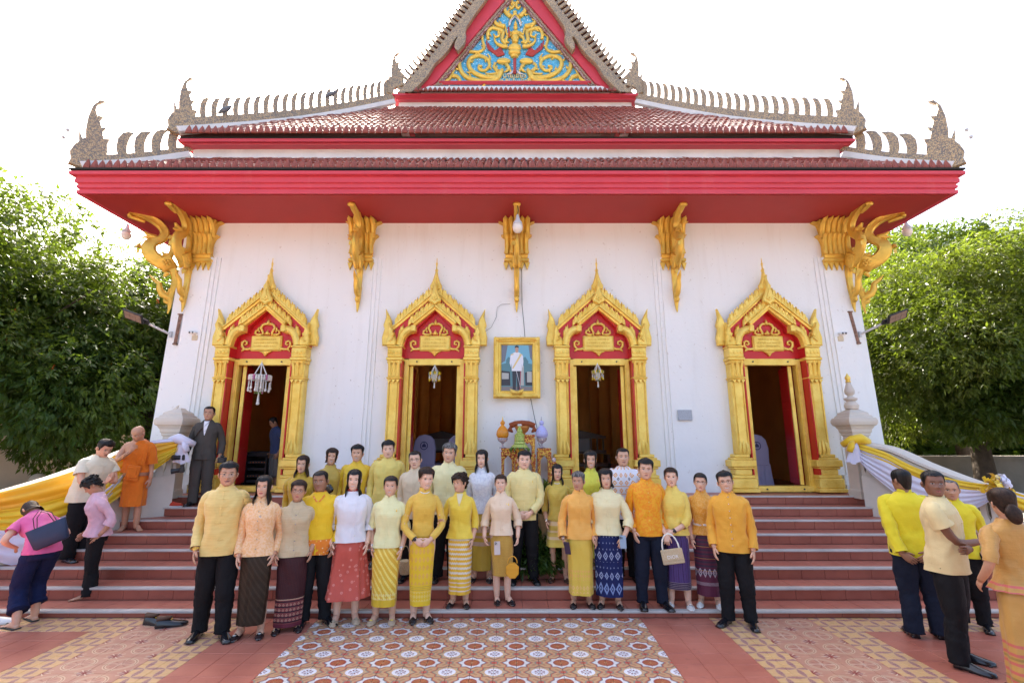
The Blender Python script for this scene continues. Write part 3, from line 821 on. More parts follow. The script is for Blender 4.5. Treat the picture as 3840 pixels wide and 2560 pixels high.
# ------------------------------------------------------------------ doorways
FL = [(-.5, 0), (.5, 0), (.55, .35), (.42, .62), (.38, 1.0), (.18, .78), (-.05, .98), (-.2, .72), (-.45, .68), (-.52, .35)]
def gm(name='x'): return MB()
def make_door(cx, idx):
    Y = 0.
    door = empty('doorway', (cx-CX, 0, 1.05), parent=temple)    # y 0 is the wall face (9.1)
    # red back plate and recess
    left = [(0, 3.66), (-.73, 3.02), (-.86, 2.64), (-.575, 2.64), (-.555, 2.66), (-.50, 2.86), (-.42, 2.905), (-.335, 2.907), (-.325, 3.01), (0, 3.33)]
    for s_ in (-1, 1):
        m = MB(); q = [(-s_*x, z) for x, z in left]
        m.prism(q, lambda u, v, h: Vector((u, -h, v)), .13, .0); m.build('red_plate', M_reddoor, door)
    m = MB(); m.prism([(-.60, 2.425), (.60, 2.425), (.60, 2.72), (.5, 3.0), (0, 3.4), (-.5, 3.0), (-.60, 2.72)], lambda u, v, h: Vector((u, .05-h, v)), .07); m.build('tympanum', M_reddoor, door)
    for s_ in (-1, 1):
        m = MB(); m.box(min(s_*.600, s_*.578), max(s_*.600, s_*.578), -.22, .1, 0.0, 2.64); m.build('red_reveal', M_reddoor, door)
        m = MB(); m.box(min(s_*.606, s_*.500), max(s_*.606, s_*.500), .10, .50, 0.0, 2.44); m.build('inner_reveal', M_reddoor, door)
        # jambs with stepped profile
        m = MB()
        for (a, b, y) in ((.575, .485, -.035), (.560, .500, -.055)):
            m.box(min(s_*a, s_*b), max(s_*a, s_*b), y, .09, .10, 2.42 if a > .57 else 2.405)
        m.build('door_jamb', M_gold, door)
        # column: shaft with fluting, collar, base, capital
        m = MB(); c = s_*.715
        def bx(w, y, z0, z1, cc=c): m.cbox((cc, (y+.0)/2, (z0+z1)/2), w, -y, z1-z0, bev=min(.012, (z1-z0)*.3))
        for (w, y, z0, z1) in ((.50, -.27, 0, .07), (.44, -.25, .07, .24), (.40, -.235, .24, .30), (.30, -.22, .30, .40), (.38, -.235, .40, .44), (.46, -.25, .44, .56), (.36, -.235, .56, .60), (.27, -.225, .60, .66)):
            bx(w, y, z0, z1, c + s_*.05)
        m.build('column_base', M_gold, door, auto=30)
        m = MB()
        for (w, y) in ((.235, -.18), (.15, -.20)): bx(w, y, .66, 1.98)
        for dx in (-.1, .1): m.tube([(c+dx, -.19, .67), (c+dx, -.19, 1.97)], .014, 6)
        for k in range(3): # leaves climbing from the base
            m.tube([(c+(k-1)*.07, -.19, .66), (c+(k-1)*.075, -.205, .74), (c+(k-1)*.06, -.20, .84), (c+(k-1)*.045, -.19, .90+.03*(k == 1))], [.032, .036, .026, .004], 6)
        m.build('column_shaft', M_gold, door, auto=30)
        m = MB()
        for (w, y, z0, z1) in ((.25, -.215, 1.98, 2.02), (.28, -.23, 2.02, 2.05), (.24, -.21, 2.05, 2.30), (.27, -.235, 2.30, 2.36), (.31, -.25, 2.36, 2.42), (.27, -.245, 2.42, 2.60), (.30, -.26, 2.60, 2.64)): bx(w, y, z0, z1)
        for k in range(3):
            m.prism([(-.04, 0), (0, -.07), (.04, 0)], lambda u, v, h, k=k: Vector((c+(k-1)*.08+u, -.225-h, 2.0+v)), .02, .006)
            m.tube([(c+(k-1)*.075, -.215, 2.08), (c+(k-1)*.08, -.22, 2.22), (c+(k-1)*.095, -.245, 2.34)], [.025, .022, .03], 6)
        for k in range(4): m.ball((c-.10+k*.066, -.245, 2.51), .03, .018, .035, 8, 4)
        m.build('column_capital', M_gold, door, auto=30)
        # curved shoulder of the arch with its end block
        m = MB()
        sec = [(-.06, .12), (-.05, .21), (-.02, .24), (.02, .24), (.05, .21), (.065, .12)]
        pth = [(-.40, 2.965), (-.48, 2.955), (-.55, 2.91), (-.605, 2.83), (-.635, 2.74), (-.65, 2.65)]
        if s_ > 0: pth = [(-x, z) for x, z in pth][::-1]
        sweepXZ(m, pth, [(o*1.25, h) for o, h in sec], 0); m.cbox((s_*.385, -.17, 2.965), .085, .20, .13, bev=.012)
        m.build('arch_shoulder', M_gold, door, auto=35)
        m = MB(); a, b = (-.40, 3.06), (0.0, 3.40)
        if s_ > 0: a, b = (0, 3.40), (.40, 3.06)
        sweepXZ(m, [a, b], [(-.05, .12), (-.045, .20), (-.01, .215), (0, .245), (.03, .245), (.05, .20), (.055, .12)], 0); m.build('arch_moulding', M_gold, door, auto=35)
        m = MB(); a, b = (-.80, 2.985), (0.0, 3.705)
        if s_ > 0: a, b = (0, 3.705), (.80, 2.985)
        sweepXZ(m, [a, b], [(-.045, .10), (-.04, .16), (-.012, .17), (-.008, .145), (.008, .145), (.012, .175), (.035, .17), (.045, .10)], 0); m.build('gable_moulding', M_gold, door, auto=35)
        # horns at the eaves
        for (ox, oz, dd, sc) in ((.87, 2.66, .13, 1.0), (.80, 2.64, .24, .62)):
            hp = [(-.13, 0), (.12, 0), (.13, .16), (.09, .32), (.115, .40), (.07, .55), (.085, .72), (.02, .60), (-.03, .50), (-.05, .40), (-.10, .38), (-.06, .28), (-.12, .25), (-.16, .12)]
            m = MB(); m.prism([(s_*x*sc if s_ > 0 else -x*sc, z*sc) for x, z in (hp if s_ > 0 else hp)][::(1 if s_ > 0 else -1)], lambda u, v, h: Vector((s_*ox+u, -dd+.08-h, oz+v)), .09, .02)
            m.tube([(s_*(ox+.02), -dd-.005, oz+.08), (s_*(ox-.05), -dd-.015, oz+.14), (s_*(ox+.0), -dd-.012, oz+.22*sc+.05)], [.022, .02, .008], 6)
            m.build('horn', M_gold, door, auto=35)
    m = MB(); m.box(-.575, .575, -.035, .09, 2.30, 2.42); m.box(-.50, .50, -.05, .085, 2.298, 2.40); m.build('door_lintel', M_gold, door)
    m = MB(); m.box(-.575, .575, -.10, .10, 0.0, .10); m.box(-.56, .56, -.11, .09, .015, .085); m.build('door_sill', M_gold, door)
    m = MB()
    for x in (-.33, .33):
        m.tube([(x, -.05, 2.36), (x, -.07, 2.36)], .014, 8); m.tube([(x, -.11, .05), (x, -.13, .05)], .014, 8)
    m.build('bolt', M_blackmetal, door)
    # leaf shaped teeth along both gables
    def tooth(x, z, w, h, sg, yy):
        m = MB(); q = [(-sg*u*w if sg > 0 else u*w, v*h) for u, v in FL]
        if sg > 0: q = q[::-1]; q = [(a, b) for a, b in q]
        sh = 1.0
        m.prism(q, lambda u, v, hh: Vector((x+u, -yy-hh, z + v + (-sg)*u*.9)), .055, .016)
        m.tube([(x-sg*.0, -yy-.055, z+h*.2), (x+sg*.012, -yy-.062, z+h*.45), (x-sg*.012, -yy-.055, z+h*.62)], [.016, .014, .006], 5)
        m.build('flame_tooth', M_gold, door, auto=35)
    for s_ in (-1, 1):
        for k in range(7):
            t = (k+.75)/7.6
            tooth(s_*(.80*t), 3.705-.72*t+.035, .112, .185, s_, .10)
        for k in range(5):
            t = (k+.85)/5.4
            tooth(s_*(.50*t), 3.43-.43*t-.0+.02, .105, .175, s_, .14)
        tooth(s_*.63, 2.86, .10, .17, s_, .14)
    # crowning leaves and spire
    def crown(z, sc, yy):
        m = MB(); hf = [(0, 0), (.06, .05), (.115, .07), (.12, .14), (.085, .2), (.05, .3), (.022, .42), (0, .52)]
        q = [(x*sc, z_*sc) for x, z_ in hf] + [(-x*sc, z_*sc) for x, z_ in hf[-2:0:-1]]
        m.prism(q, lambda u, v, h: Vector((u, -yy-h, z+v)), .06, .02)
        q2 = [(u*.5, v*.5+.08*sc) for u, v in q]; m.prism(q2, lambda u, v, h: Vector((u, -yy-.055-h, z+v)), .025, .01)
        m.ball((0, -yy-.08, z+.15*sc), .022, .02, .022, 8, 5)
        return m
    crown(3.70, .95, .12).build('crown_leaf', M_gold, door, auto=35)
    crown(3.42, .95, .20).build('crown_leaf', M_gold, door, auto=35)
    m = MB(); m.lathe([(.03, 4.08), (.022, 4.11), (.034, 4.15), (.012, 4.19), (.016, 4.26), (.022, 4.29), (.010, 4.31), (.006, 4.40)], (0, -.13, 0), 8); m.build('spire', M_gold, door, auto=35)
    m = MB(); m.lathe([(.012, 3.85), (.010, 3.98), (.018, 4.0), (.004, 4.03)], (0, -.24, 0), 6); m.build('spire', M_gold, door)
    # plaque with scrolls in the tympanum
    m = MB(); m.cbox((0, -.03, 2.715), .59, .05, .30, bev=.012); m.cbox((0, -.055, 2.715), .55, .03, .26, bev=.008); m.build('plaque', M_gold, door, auto=30)
    m = MB()
    rr = random.Random(40+idx)
    for li, (zz, wd) in enumerate(((2.785, .38), (2.72, .44), (2.655, .44))):
        x = -wd/2
        while x < wd/2:
            w = rr.choice((.010, .014, .018)); h = rr.choice((.022, .030, .030, .036))
            m.cbox((x, -.072, zz+(h-.03)/2), w, .006, h); m.cbox((x+w*.3, -.072, zz+h/2-.006), w*1.4, .006, .006)
            x += w + rr.choice((.007, .010, .018))
    m.build('plaque_relief', M_gold2, door)
    for s_ in (-1, 1):
        m = MB()
        sp = [(.28, 2.62), (.34, 2.60), (.41, 2.60), (.46, 2.66), (.465, 2.73), (.42, 2.765), (.375, 2.745), (.37, 2.70), (.40, 2.685), (.42, 2.705)]
        m.tube([(s_*x, -.045, z) for x, z in sp], [.03, .026, .024, .026, .026, .022, .02, .018, .014, .008], 6, up=(0, 1, 0))
        m.tube([(s_*.40, -.045, 2.60), (s_*.45, -.045, 2.575), (s_*.46, -.045, 2.55)], [.02, .018, .004], 6)
        ar = [(.10, 2.875), (.085, 2.92), (.11, 2.97), (.135, 3.02), (.11, 3.07), (.06, 3.10), (0, 3.085)]
        m.tube([(s_*x, -.045, z) for x, z in ar], [.028, .02, .022, .026, .026, .026, .02], 6, up=(0, 1, 0))
        cr = [(.12, 2.885), (.19, 2.885), (.235, 2.91), (.225, 2.96), (.18, 2.975), (.155, 2.945), (.175, 2.93)]
        m.tube([(s_*x, -.045, z) for x, z in cr], [.024, .024, .022, .022, .018, .014, .01], 6, up=(0, 1, 0))
        m.tube([(s_*.19, -.05, 2.96), (s_*.175, -.05, 3.0), (s_*.165, -.05, 3.04)], [.02, .02, .004], 6)
        m.build('plaque_scroll', M_gold, door, smooth=True)
    m = MB(); m.tube([(0, -.05, 3.08), (0, -.055, 3.13), (0, -.05, 3.19)], [.03, .028, .004], 6)
    m.tube([(0, -.05, 2.88), (0, -.055, 2.92), (0, -.05, 2.98)], [.04, .035, .004], 6); m.ball((-.035, -.05, 2.90), .022, .02, .02, 6, 4); m.ball((.035, -.05, 2.90), .022, .02, .02, 6, 4)
    m.prism([(-.12, 0), (-.06, -.03), (-.03, -.06), (0, -.10), (.03, -.06), (.06, -.03), (.12, 0)], lambda u, v, h: Vector((u, -.02-h, 2.56+v)), .05, .012)
    m.build('plaque_crest', M_gold, door, smooth=True)
    # red door leaves folded back into the reveal
    for s_ in (-1, 1):
        m = MB(); m.cbox((0, -.245, 0), .045, .49, 2.17, bev=.006)
        for z in (-.72, 0, .72): m.cbox((-s_*.024, -.245, z), .012, .36, .56, bev=.004)
        o = m.build('door_leaf', M_reddoor, door); ang = R(7)
        o.location = (s_*.492, .56 if True else 0, 1.20); o.rotation_euler = (0, 0, -s_*R(9) if idx in (0, 3) else -s_*R(5))
        m = MB(); m.cbox((0, -.485, 0), .06, .035, 2.18); o2 = m.build('leaf_edge', M_gold, door); o2.location = o.location; o2.rotation_euler = o.rotation_euler
    return door
for i, x in enumerate(DX): make_door(x, i)

# ------------------------------------------------------------------ capitals and serpent brackets
def ribbon(m, path, w, th, c, ux):
    """bent petal: path (out, z); c centre on the wall, ux lateral unit vector, out = -Y"""
    rs = []; n = len(path)
    for i, (o, z) in enumerate(path):
        k = w*(1 if i < n-1 else .25)
        b = Vector(c) + Vector((0, -o, z)); u = Vector(ux)
        rs.append([b - u*k/2, b - u*k*.2 + Vector((0, -th, 0)), b + u*k*.2 + Vector((0, -th, 0)), b + u*k/2, b + Vector((0, .02, 0))])
    m.rings(rs)
m = MB()
m.rings([[Vector((sx*w, -dp*(0 if q else 1), z)) for sx, q in ((-1, 1), (-1, 0), (1, 0), (1, 1))] for w, dp, z in ((.24, .10, 5.36), (.27, .14, 5.40), (.27, .14, 5.44), (.23, .11, 5.47), (.25, .13, 5.52), (.22, .11, 5.56), (.21, .10, 5.9), (.26, .15, 6.15), (.30, .2, 6.24))], cap1=True)
for k in range(5):
    x = (k-2)*.105; lean = (k-2)*.05
    ribbon(m, [(.11, 5.54), (.125, 5.70), (.14, 5.84), (.20, 5.93), (.24, 5.95)], .10, .035, (x, 0, 0), (1, 0, 0))
    ribbon(m, [(.12, 5.88), (.15, 6.02), (.20, 6.14), (.29, 6.22), (.33, 6.235)], .11, .04, (x*1.15, 0, 0), (1, 0, 0))
for s_ in (-1, 1):
    for (z0, z1, o0, o1) in ((5.54, 5.95, .20, .34), (5.88, 6.235, .22, .40)):
        m.rings([[Vector((s_*o, -y, z)) for y in (.0, .12)] + [Vector((s_*(o-.04), -y, z)) for y in (.12, .0)] for o, z in ((o0, z0), (o0+.02, z0+(z1-z0)*.6), (o0+.06, z0+(z1-z0)*.85), (o1, z1))])
for k in range(5):
    x = (k-2)*.115
    m.prism([(-.06, 0), (0, -.16), (.06, 0)], lambda u, v, h: Vector((x+u, -.09-h, 5.37+v)), .035, .012)
    m.prism([(-.045, 0), (.045, 0), (.03, .08), (0, .14), (-.03, .08)], lambda u, v, h: Vector((x+u, -.13-h, 5.55+v)), .02, .008)
o = m.build('pilaster_capital', M_gold2, temple, auto=35); o.location = (PX[0]-CX+.05, 0, 0); o.scale.x = .9
for x in (PX[1], PX[2], PX[3], PX[4]-.05):
    o2 = o.copy(); C.objects.link(o2); o2.location.x = x-CX

def bracket_mesh():
    """serpent in the (out, z) plane: out = -Y, z relative to the tail tip"""
    A = []
    m = MB()
    # zoom pixel centreline of the side bracket: (x, y, width)
    cl = [(548,1375,12),(556,1300,36),(548,1215,60),(560,1120,62),(572,1000,70),(556,900,82),(520,840,120),(440,800,170),(352,740,165),(305,650,150),(330,570,130),(395,520,110),(425,450,104),(405,385,104),(345,325,104),(270,290,96),(190,272,84),(130,262,62),(85,240,42)]
    for x, y, w in cl: A.append((Vector((0, -(592-x)/541., (1375-y)/541.*.985)), w/541./2))
    pts = []; rad = []
    for i in range(len(A)-1):
        p0, p1, p2, p3 = A[max(i-1, 0)][0], A[i][0], A[i+1][0], A[min(i+2, len(A)-1)][0]
        for k in range(3):
            t = k/3
            pts.append(.5*((2*p1) + (p2-p0)*t + (2*p0-5*p1+4*p2-p3)*t*t + (3*p1-p0-3*p2+p3)*t*t*t)); rad.append(A[i][1]*(1-t)+A[i+1][1]*t)
    pts.append(A[-1][0]); rad.append(A[-1][1])
    rs = []
    for i, p in enumerate(pts):
        t = (pts[min(i+1, len(pts)-1)]-pts[max(i-1, 0)]).normalized(); nn = Vector((0, -t.z, t.y)); r = rad[i]*.86; h = min(.052, r*.9)
        X = Vector((1, 0, 0))
        rs.append([p+nn*r*.96+X*h*.4, p+nn*r+X*0, p+nn*r*.96-X*h*.4, p+nn*r*.62-X*h, p-nn*r*.55-X*h*.86, p-nn*r*.70-X*h, p-nn*r*.96-X*h*.4, p-nn*r+X*0, p-nn*r*.96+X*h*.4, p-nn*r*.70+X*h, p-nn*r*.55+X*h*.86, p+nn*r*.62+X*h])
    m.rings(rs)
    def q(x, y): return Vector((0, -(592-x)/541., (1375-y)/541.*.985))
    def tb(pp, r): m.tube([q(*a) for a in pp], [(min(.05, a/541./2), a/541./2) for a in r], 8, up=(1, 0, 0))
    tb([(110, 300), (130, 320), (190, 330), (240, 345)], [36, 40, 44, 30])            # lower jaw
    for px_, py_, r_ in ((70, 232, .052), (112, 305, .048), (250, 235, .05)): m.ball(q(px_, py_), .075, r_, r_, 10, 6)
    tb([(85, 240), (70, 225), (62, 245)], [36, 30, 12])                                # curled snout
    tb([(200, 240), (240, 225), (300, 245), (330, 270), (320, 300)], [30, 40, 40, 36, 10])   # crest
    tb([(430, 700), (500, 690), (515, 620), (505, 530), (470, 480)], [70, 70, 60, 54, 20])   # rear body towards the wall
    tb([(250, 460), (290, 490), (340, 500), (370, 520)], [22, 50, 60, 40]); tb([(235, 530), (280, 520), (330, 500)], [10, 40, 50])    # fin below the neck
    tb([(560, 1200), (480, 1160), (450, 1100), (440, 1040), (390, 1000), (350, 955)], [70, 70, 62, 50, 36, 6])   # flame at the foot
    tb([(490, 1130), (520, 1150), (540, 1120), (530, 1080)], [50, 44, 30, 12])
    tb([(545, 1250), (515, 1235), (500, 1210)], [50, 50, 20]); tb([(500, 900), (480, 930), (470, 960)], [50, 40, 8])
    tb([(600, 860), (612, 930), (640, 990)], [30, 40, 20])
    for sx in (-1, 1):                                                                 # the square block with a flower
        m.cbox(q(480, 795) + Vector((sx*.05, 0, 0)), .05, .27, .27, Matrix.Rotation(R(35), 4, 'X'), bev=.012)
        for k in range(6):
            a = k*math.pi/3; m.ball(q(480, 795) + Vector((sx*.078, .055*math.cos(a), .055*math.sin(a))), .012, .032, .032, 8, 4)
        m.ball(q(480, 795) + Vector((sx*.085, 0, 0)), .02, .03, .03, 8, 5)
    o = m.build('eave_bracket', M_gold2, None, smooth=False, auto=45); me = o.data; bpy.data.objects.remove(o); return me
bm_ = bracket_mesh()
mb = MB(); mb.lathe([(.012, .05), (.03, .04), (.042, 0), (.05, -.03), (.046, -.03)], n=10); mb.cbox((0, 0, -.10), .05, .008, .08)
o = mb.build('wind_bell', M_gold2, None, smooth=False, auto=40); bell = o.data; bpy.data.objects.remove(o)
for x, s_ in ((PX[0]-.02-.10, 1), (PX[1], .97), (PX[2], .97), (PX[3], .97), (PX[4]+.16, 1)):
    inst('eave_bracket', bm_, temple, (x-CX, -.06, 4.36), (0, 0, 0), (1, s_*.93, .955))
    inst('wind_bell', bell, temple, (x-CX-.05, -.63, 5.66))
for sd in (-1, 1):
    xw = XL+.08 if sd < 0 else XR-.08
    inst('eave_bracket', bm_, temple, (xw-CX+sd*.0, .03, 4.36), (0, 0, sd*R(57)), (1, 1.0, .94))
    for yy in (12.6, 15.8, 19.):
        inst('eave_bracket', bm_, temple, (xw-CX, yy-9.1, 4.36), (0, 0, sd*R(90)), (1, .98, .93))
    inst('wind_bell', bell, temple, (xw-CX+sd*.58, -.33, 5.62))

# ------------------------------------------------------------------ things on the facade
def lamp_bulb(at, label):
    o = empty('light_bulb', at); o.scale = (1.3,)*3; tag(o, label, 'light bulb', 'led bulbs hung from the eave brackets')
    m = MB(); m.lathe([(.010, .16), (.02, .14), (.03, .08), (.062, .035), (.068, .0)], n=14); m.build('socket', M_grey, o, smooth=True)
    m = MB(); m.lathe([(.066, 0), (.072, -.03), (.064, -.075), (.04, -.105), (.012, -.118)], n=14); m.build('bulb_glass', mat('frosted_bulb', (.8, .74, .68), rough=.4), o, smooth=True)
    m = MB(); m.tube([(0, 0, .15), (.01, 0, .22), (0, .02, .30)], .006, 5); m.build('cable', M_blackmetal, o)
lamp_bulb(Q(291, 535, 9.3), 'frosted bulb hanging from the beak of the far left corner bracket')
lamp_bulb(Q(2083, 527, 9.3), 'frosted bulb hanging from the beak of the far right corner bracket')
lamp_bulb(Q(1189, 517, 8.12), 'frosted bulb hanging in front of the middle bracket above the portrait')
def solar_lamp(base, sgn, label):
    o = empty('solar_lamp', base); o.scale = (.82,)*3; tag(o, label, 'wall lamp', 'solar lamps on the corners of the temple')
    m = MB(); m.tube([(0, 0, 0), (sgn*.12, -.16, .07), (sgn*.30, -.36, .18)], .026, 8); m.cbox((0, .0, 0), .05, .06, .14); m.build('arm', M_grey, o)
    m = MB(); Mx = Matrix.Rotation(sgn*R(-20), 4, 'Y') @ Matrix.Rotation(R(-48), 4, 'X')
    m.cbox((sgn*.52, -.52, .30), .50, .24, .035, Mx, bev=.01); m.cbox((sgn*.32, -.40, .21), .16, .12, .06, Mx, bev=.012); m.build('panel', M_blackmetal, o)
    m = MB()
    for k in range(3):
        for j in range(2): m.cbox(Vector((sgn*.52, -.52, .30)) + Mx @ Vector(((k-1)*.14, (j-.5)*.10, -.020)), .13, .09, .006, Mx)
    m.build('diode_panel', mat('diode', (.30, .20, .15), rough=.3), o)
solar_lamp(Q(392, 768, 9.05), -1, 'black solar lamp on a grey arm at the left corner of the temple')
solar_lamp(Q(1975, 768, 9.05), 1, 'black solar lamp on a grey arm at the right corner of the temple')
M_rust = mat('rusty_iron', rough=.8, fn=dirty((.30, .17, .12), .8, 18, .4, lo=.4, hi=.6))
for (x, y, x2, y2, lb) in ((415, 722, 402, 790, 'rusty iron strip below the tail of the far left bracket'), (1952, 716, 1972, 788, 'rusty iron strip below the tail of the far right bracket')):
    a, b = Q(x, y, 9.02), Q(x2, y2, 9.02)
    m = MB(); m.tube([a, b], [(.035, .018)]*2, 4, up=(1, 0, 0)); m.cbox(a, .09, .05, .02); m.cbox(b, .07, .05, .03); tag(m.build('iron_strip', M_rust), lb, 'metal strip')
def cctv(at, sgn, label):
    o = empty('security_camera', at); tag(o, label, 'security camera', 'security cameras on the facade')
    m = MB(); m.cbox((0, 0, -.055), .115, .07, .10, bev=.01); m.build('junction_box', mat('beige_plastic', (.62, .52, .36), rough=.5), o)
    m = MB(); m.cbox((sgn*-.03, -.06, .045), .15, .09, .06, Matrix.Rotation(sgn*R(10), 4, 'Y') @ Matrix.Rotation(R(12), 4, 'X'), bev=.018); m.tube([(0, 0, 0), (0, -.04, .03)], .02, 8); m.build('camera_body', M_white, o)
    m = MB(); m.ball((-sgn*.03-.03, -.107, .035), .018, .012, .018, 8, 5); m.ball((-sgn*.03+.03, -.107, .035), .018, .012, .018, 8, 5); m.build('lens', M_blackmetal, o)
cctv(Q(450, 770, 9.05), 1, 'white security camera on a beige box left of the first doorway')
cctv(Q(1928, 772, 9.05), -1, 'white security camera on a beige box right of the last doorway')
M_stone = mat('grey_plaque', rough=.4, fn=lambda b: mixc((nz(wpos(), 60., 2, .5, .5, .55))*.4, (.40, .44, .50), (.24, .26, .30)))
m = MB(); a, b = Q(1556, 941, 9.0), Q(1590, 965, 9.0); m.cbox((a+b)/2, abs(b.x-a.x), .03, abs(b.z-a.z), bev=.004); tag(m.build('wall_plaque', M_stone), 'small grey stone plaque on the wall between the third and fourth doorways', 'plaque')
# framed portrait: a plain stand-in picture of a figure in a white tunic
port = empty('framed_portrait', (CX, 8.99, 2.70)); tag(port, 'gilt framed portrait of a man in a white tunic on the middle of the facade', 'picture')
m = MB(); w, h = .435, .575; cz = .585
sec = [(0, 0), (0, .07), (-.03, .10), (-.06, .085), (-.085, .075), (-.10, .05), (-.125, .055), (-.145, .03), (-.15, 0)]
rs = []
for (sx, sz) in ((-1, -1), (1, -1), (1, 1), (-1, 1), (-1, -1)): rs.append([Vector((sx*(w+o), -hh, cz+sz*(h+o))) for o, hh in sec])
m.rings(rs, cap0=False, cap1=False); m.build('frame', M_gold, port, auto=30)
m = MB()
rr = random.Random(5)
for sx in (-1, 1):
    for sz in (-1, 1):
        for k in range(7): m.ball((sx*(w-.05-.02*rr.random()) , -.105, cz+sz*(h-.05)), .030, .02, .028, 8, 5); m.ball((sx*(w-.02*k-.02), -.105, cz+sz*(h-.035-.008*rr.random())), .020, .016, .022, 6, 4); m.ball((sx*(w-.035-.008*rr.random()), -.105, cz+sz*(h-.02*k-.02)), .02, .016, .022, 6, 4)
    for k in range(6): m.ball((sx*(w-.035), -.108, cz-.07+.028*k), .022, .018, .020, 6, 4)
for k in range(7): m.ball((-.10+.033*k, -.108, cz+h-.035+.012*math.cos(k)), .024, .02, .022, 6, 4); m.ball((-.10+.033*k, -.095, cz-h+.035-.01*math.cos(k)), .026, .02, .024, 6, 4)
for k in range(5):
    for s_ in (-1, 1): m.tube([(s_*.02*k, -.11, cz-h+.07), (s_*(.03+.02*k), -.12, cz-h+.11+.012*k), (s_*(.045+.022*k), -.11, cz-h+.15+.004*k)], [.012, .012, .003], 5)
m.build('frame_ornament', M_gold, port, smooth=True)
def flat(nm, col, rough=.35): return mat(nm, col, rough=rough)
pcols = [flat('print_sky', (.18, .45, .60)), flat('print_white', (.78, .80, .86)), flat('print_dark', (.035, .035, .05)), flat('print_skin', (.55, .33, .24)), flat('print_curtain', (.17, .19, .24)), flat('print_teal', (.10, .24, .28)), flat('print_floor', (.22, .20, .21)), flat('print_chair', (.45, .46, .44)), flat('print_sash', (.75, .58, .25)), flat('print_hair', (.02, .015, .015)), flat('print_red', (.5, .08, .12))]
m = MB(); zb = cz-h+.14; ii = [0]
def fl(poly, mi):
    m.mi = mi; ii[0] += 1
    y = -.022 - .0004*ii[0]; m.add([(x, y, zb+z) for x, z in poly], [tuple(range(len(poly)))])
fl([(-.29, 0), (.29, 0), (.29, .87), (-.29, .87)], 0)
fl([(-.29, 0), (.29, 0), (.29, .10), (-.29, .10)], 6)
fl([(-.29, .08), (.29, .08), (.29, .50), (.20, .52), (.1, .50), (-.1, .50), (-.2, .52), (-.29, .50)], 5)
fl([(-.29, .52), (-.22, .56), (-.17, .87), (-.29, .87)], 4); fl([(.29, .56), (.25, .62), (.22, .87), (.29, .87)], 4)
fl([(-.29, .10), (-.12, .10), (-.13, .36), (-.29, .38)], 2); fl([(-.28, .22), (-.15, .22), (-.15, .33), (-.28, .34)], 7)
fl([(.29, .10), (.16, .10), (.15, .34), (.29, .38)], 2); fl([(.28, .16), (.19, .16), (.19, .36), (.28, .36)], 7)
fl([(-.2, .47), (-.10, .47), (-.08, .60), (-.16, .64), (-.2, .58)], 5); fl([(.2, .47), (.10, .47), (.08, .60), (.16, .64), (.22, .55)], 5)
fl([(.07, .10), (.13, .10), (.13, .47), (.07, .47)], 7)
fl([(-.075, .02), (-.02, .02), (-.005, .36), (.01, .02), (.065, .02), (.08, .40), (-.085, .40)], 2)
fl([(.052, .02), (.062, .02), (.080, .38), (.070, .38)], 10)
fl([(-.095, .37), (.09, .37), (.095, .50), (.11, .42), (.125, .55), (.115, .66), (.06, .715), (.02, .73), (-.03, .73), (-.07, .71), (-.12, .66), (-.135, .52), (-.11, .44), (-.10, .52)], 1)
fl([(-.09, .42), (-.06, .42), (.085, .66), (.06, .69)], 8); fl([(.05, .70), (.11, .685), (.10, .67), (.05, .68)], 8); fl([(-.06, .70), (-.12, .685), (-.11, .67), (-.06, .68)], 8)
fl([(-.02, .72), (.02, .72), (.032, .78), (.03, .82), (.0, .835), (-.03, .82), (-.032, .78)], 3)
fl([(-.035, .80), (-.028, .815), (.0, .822), (.028, .815), (.035, .80), (.035, .84), (0, .858), (-.035, .84)], 9)
fl([(-.02, .40), (-.012, .40), (.07, .06), (.066, .06)], 1)
m.build('picture', pcols, port)
# hanging garlands in three doorways
M_jas = mat('jasmine_white', (.75, .76, .72), rough=.7); M_marig = mat('marigold', (.85, .60, .02), rough=.7); M_leafg = mat('leaf_green', (.10, .22, .03), rough=.6); M_pink = mat('pink_tip', (.55, .18, .35), rough=.6)
def garland(at, s, cols, label):
    o = empty('hanging_garland', at, ); o.scale = (s, s, s); tag(o, label, 'garland', 'flower garlands hanging in the doorways')
    m = MB(); m.tube([(0, 0, .0), (0, 0, -.06)], .006, 5)
    for k in range(6):
        a = k*math.pi/3; m.tube([(0, 0, -.04), (.13*math.cos(a), .13*math.sin(a), -.30)], .010, 5)
    m.build('string', M_jas, o)
    m = MB(); rr = random.Random(int(at[0]*100))
    for k in range(26):
        a = k*2*math.pi/26; z = -.32; m.mi = cols[k % len(cols)]
        for j in range(3): m.ball((.20*math.cos(a), .20*math.sin(a), z-.035*j), .024, .024, .022, 5, 3)
        if k % 2 == 0:
            m.mi = 0
            for j in range(5): r = .20-.055*math.sin(j/4*3.14)*0; m.ball((r*math.cos(a), r*math.sin(a), z-.10-.03*j-.05*(k % 4 == 0)), .014, .014, .016, 5, 3)
            m.mi = 0 if 1 not in cols else 1; m.ball((.2*math.cos(a), .2*math.sin(a), z-.25-.05*(k % 4 == 0)), .026, .026, .03, 6, 4)
    for k in range(8):
        a = k*2*math.pi/8
        m.mi = 0
        for j in range(9): m.ball((.07*math.cos(a), .07*math.sin(a), -.34-.035*j), .02, .02, .02, 5, 3)
        m.mi = 2 if k % 4 else 3; m.ball((.07*math.cos(a), .07*math.sin(a), -.665), .022, .022, .02, 5, 3)
    m.mi = 0
    for j in range(7): m.ball((0, 0, -.66-.03*j), .016+.003*j, .016+.003*j, .02, 6, 3)
    m.mi = 0; m.ball((0, 0, -.88), .04, .04, .03, 6, 4)
    m.build('flowers', [M_jas, M_marig, M_leafg, M_pink], o)
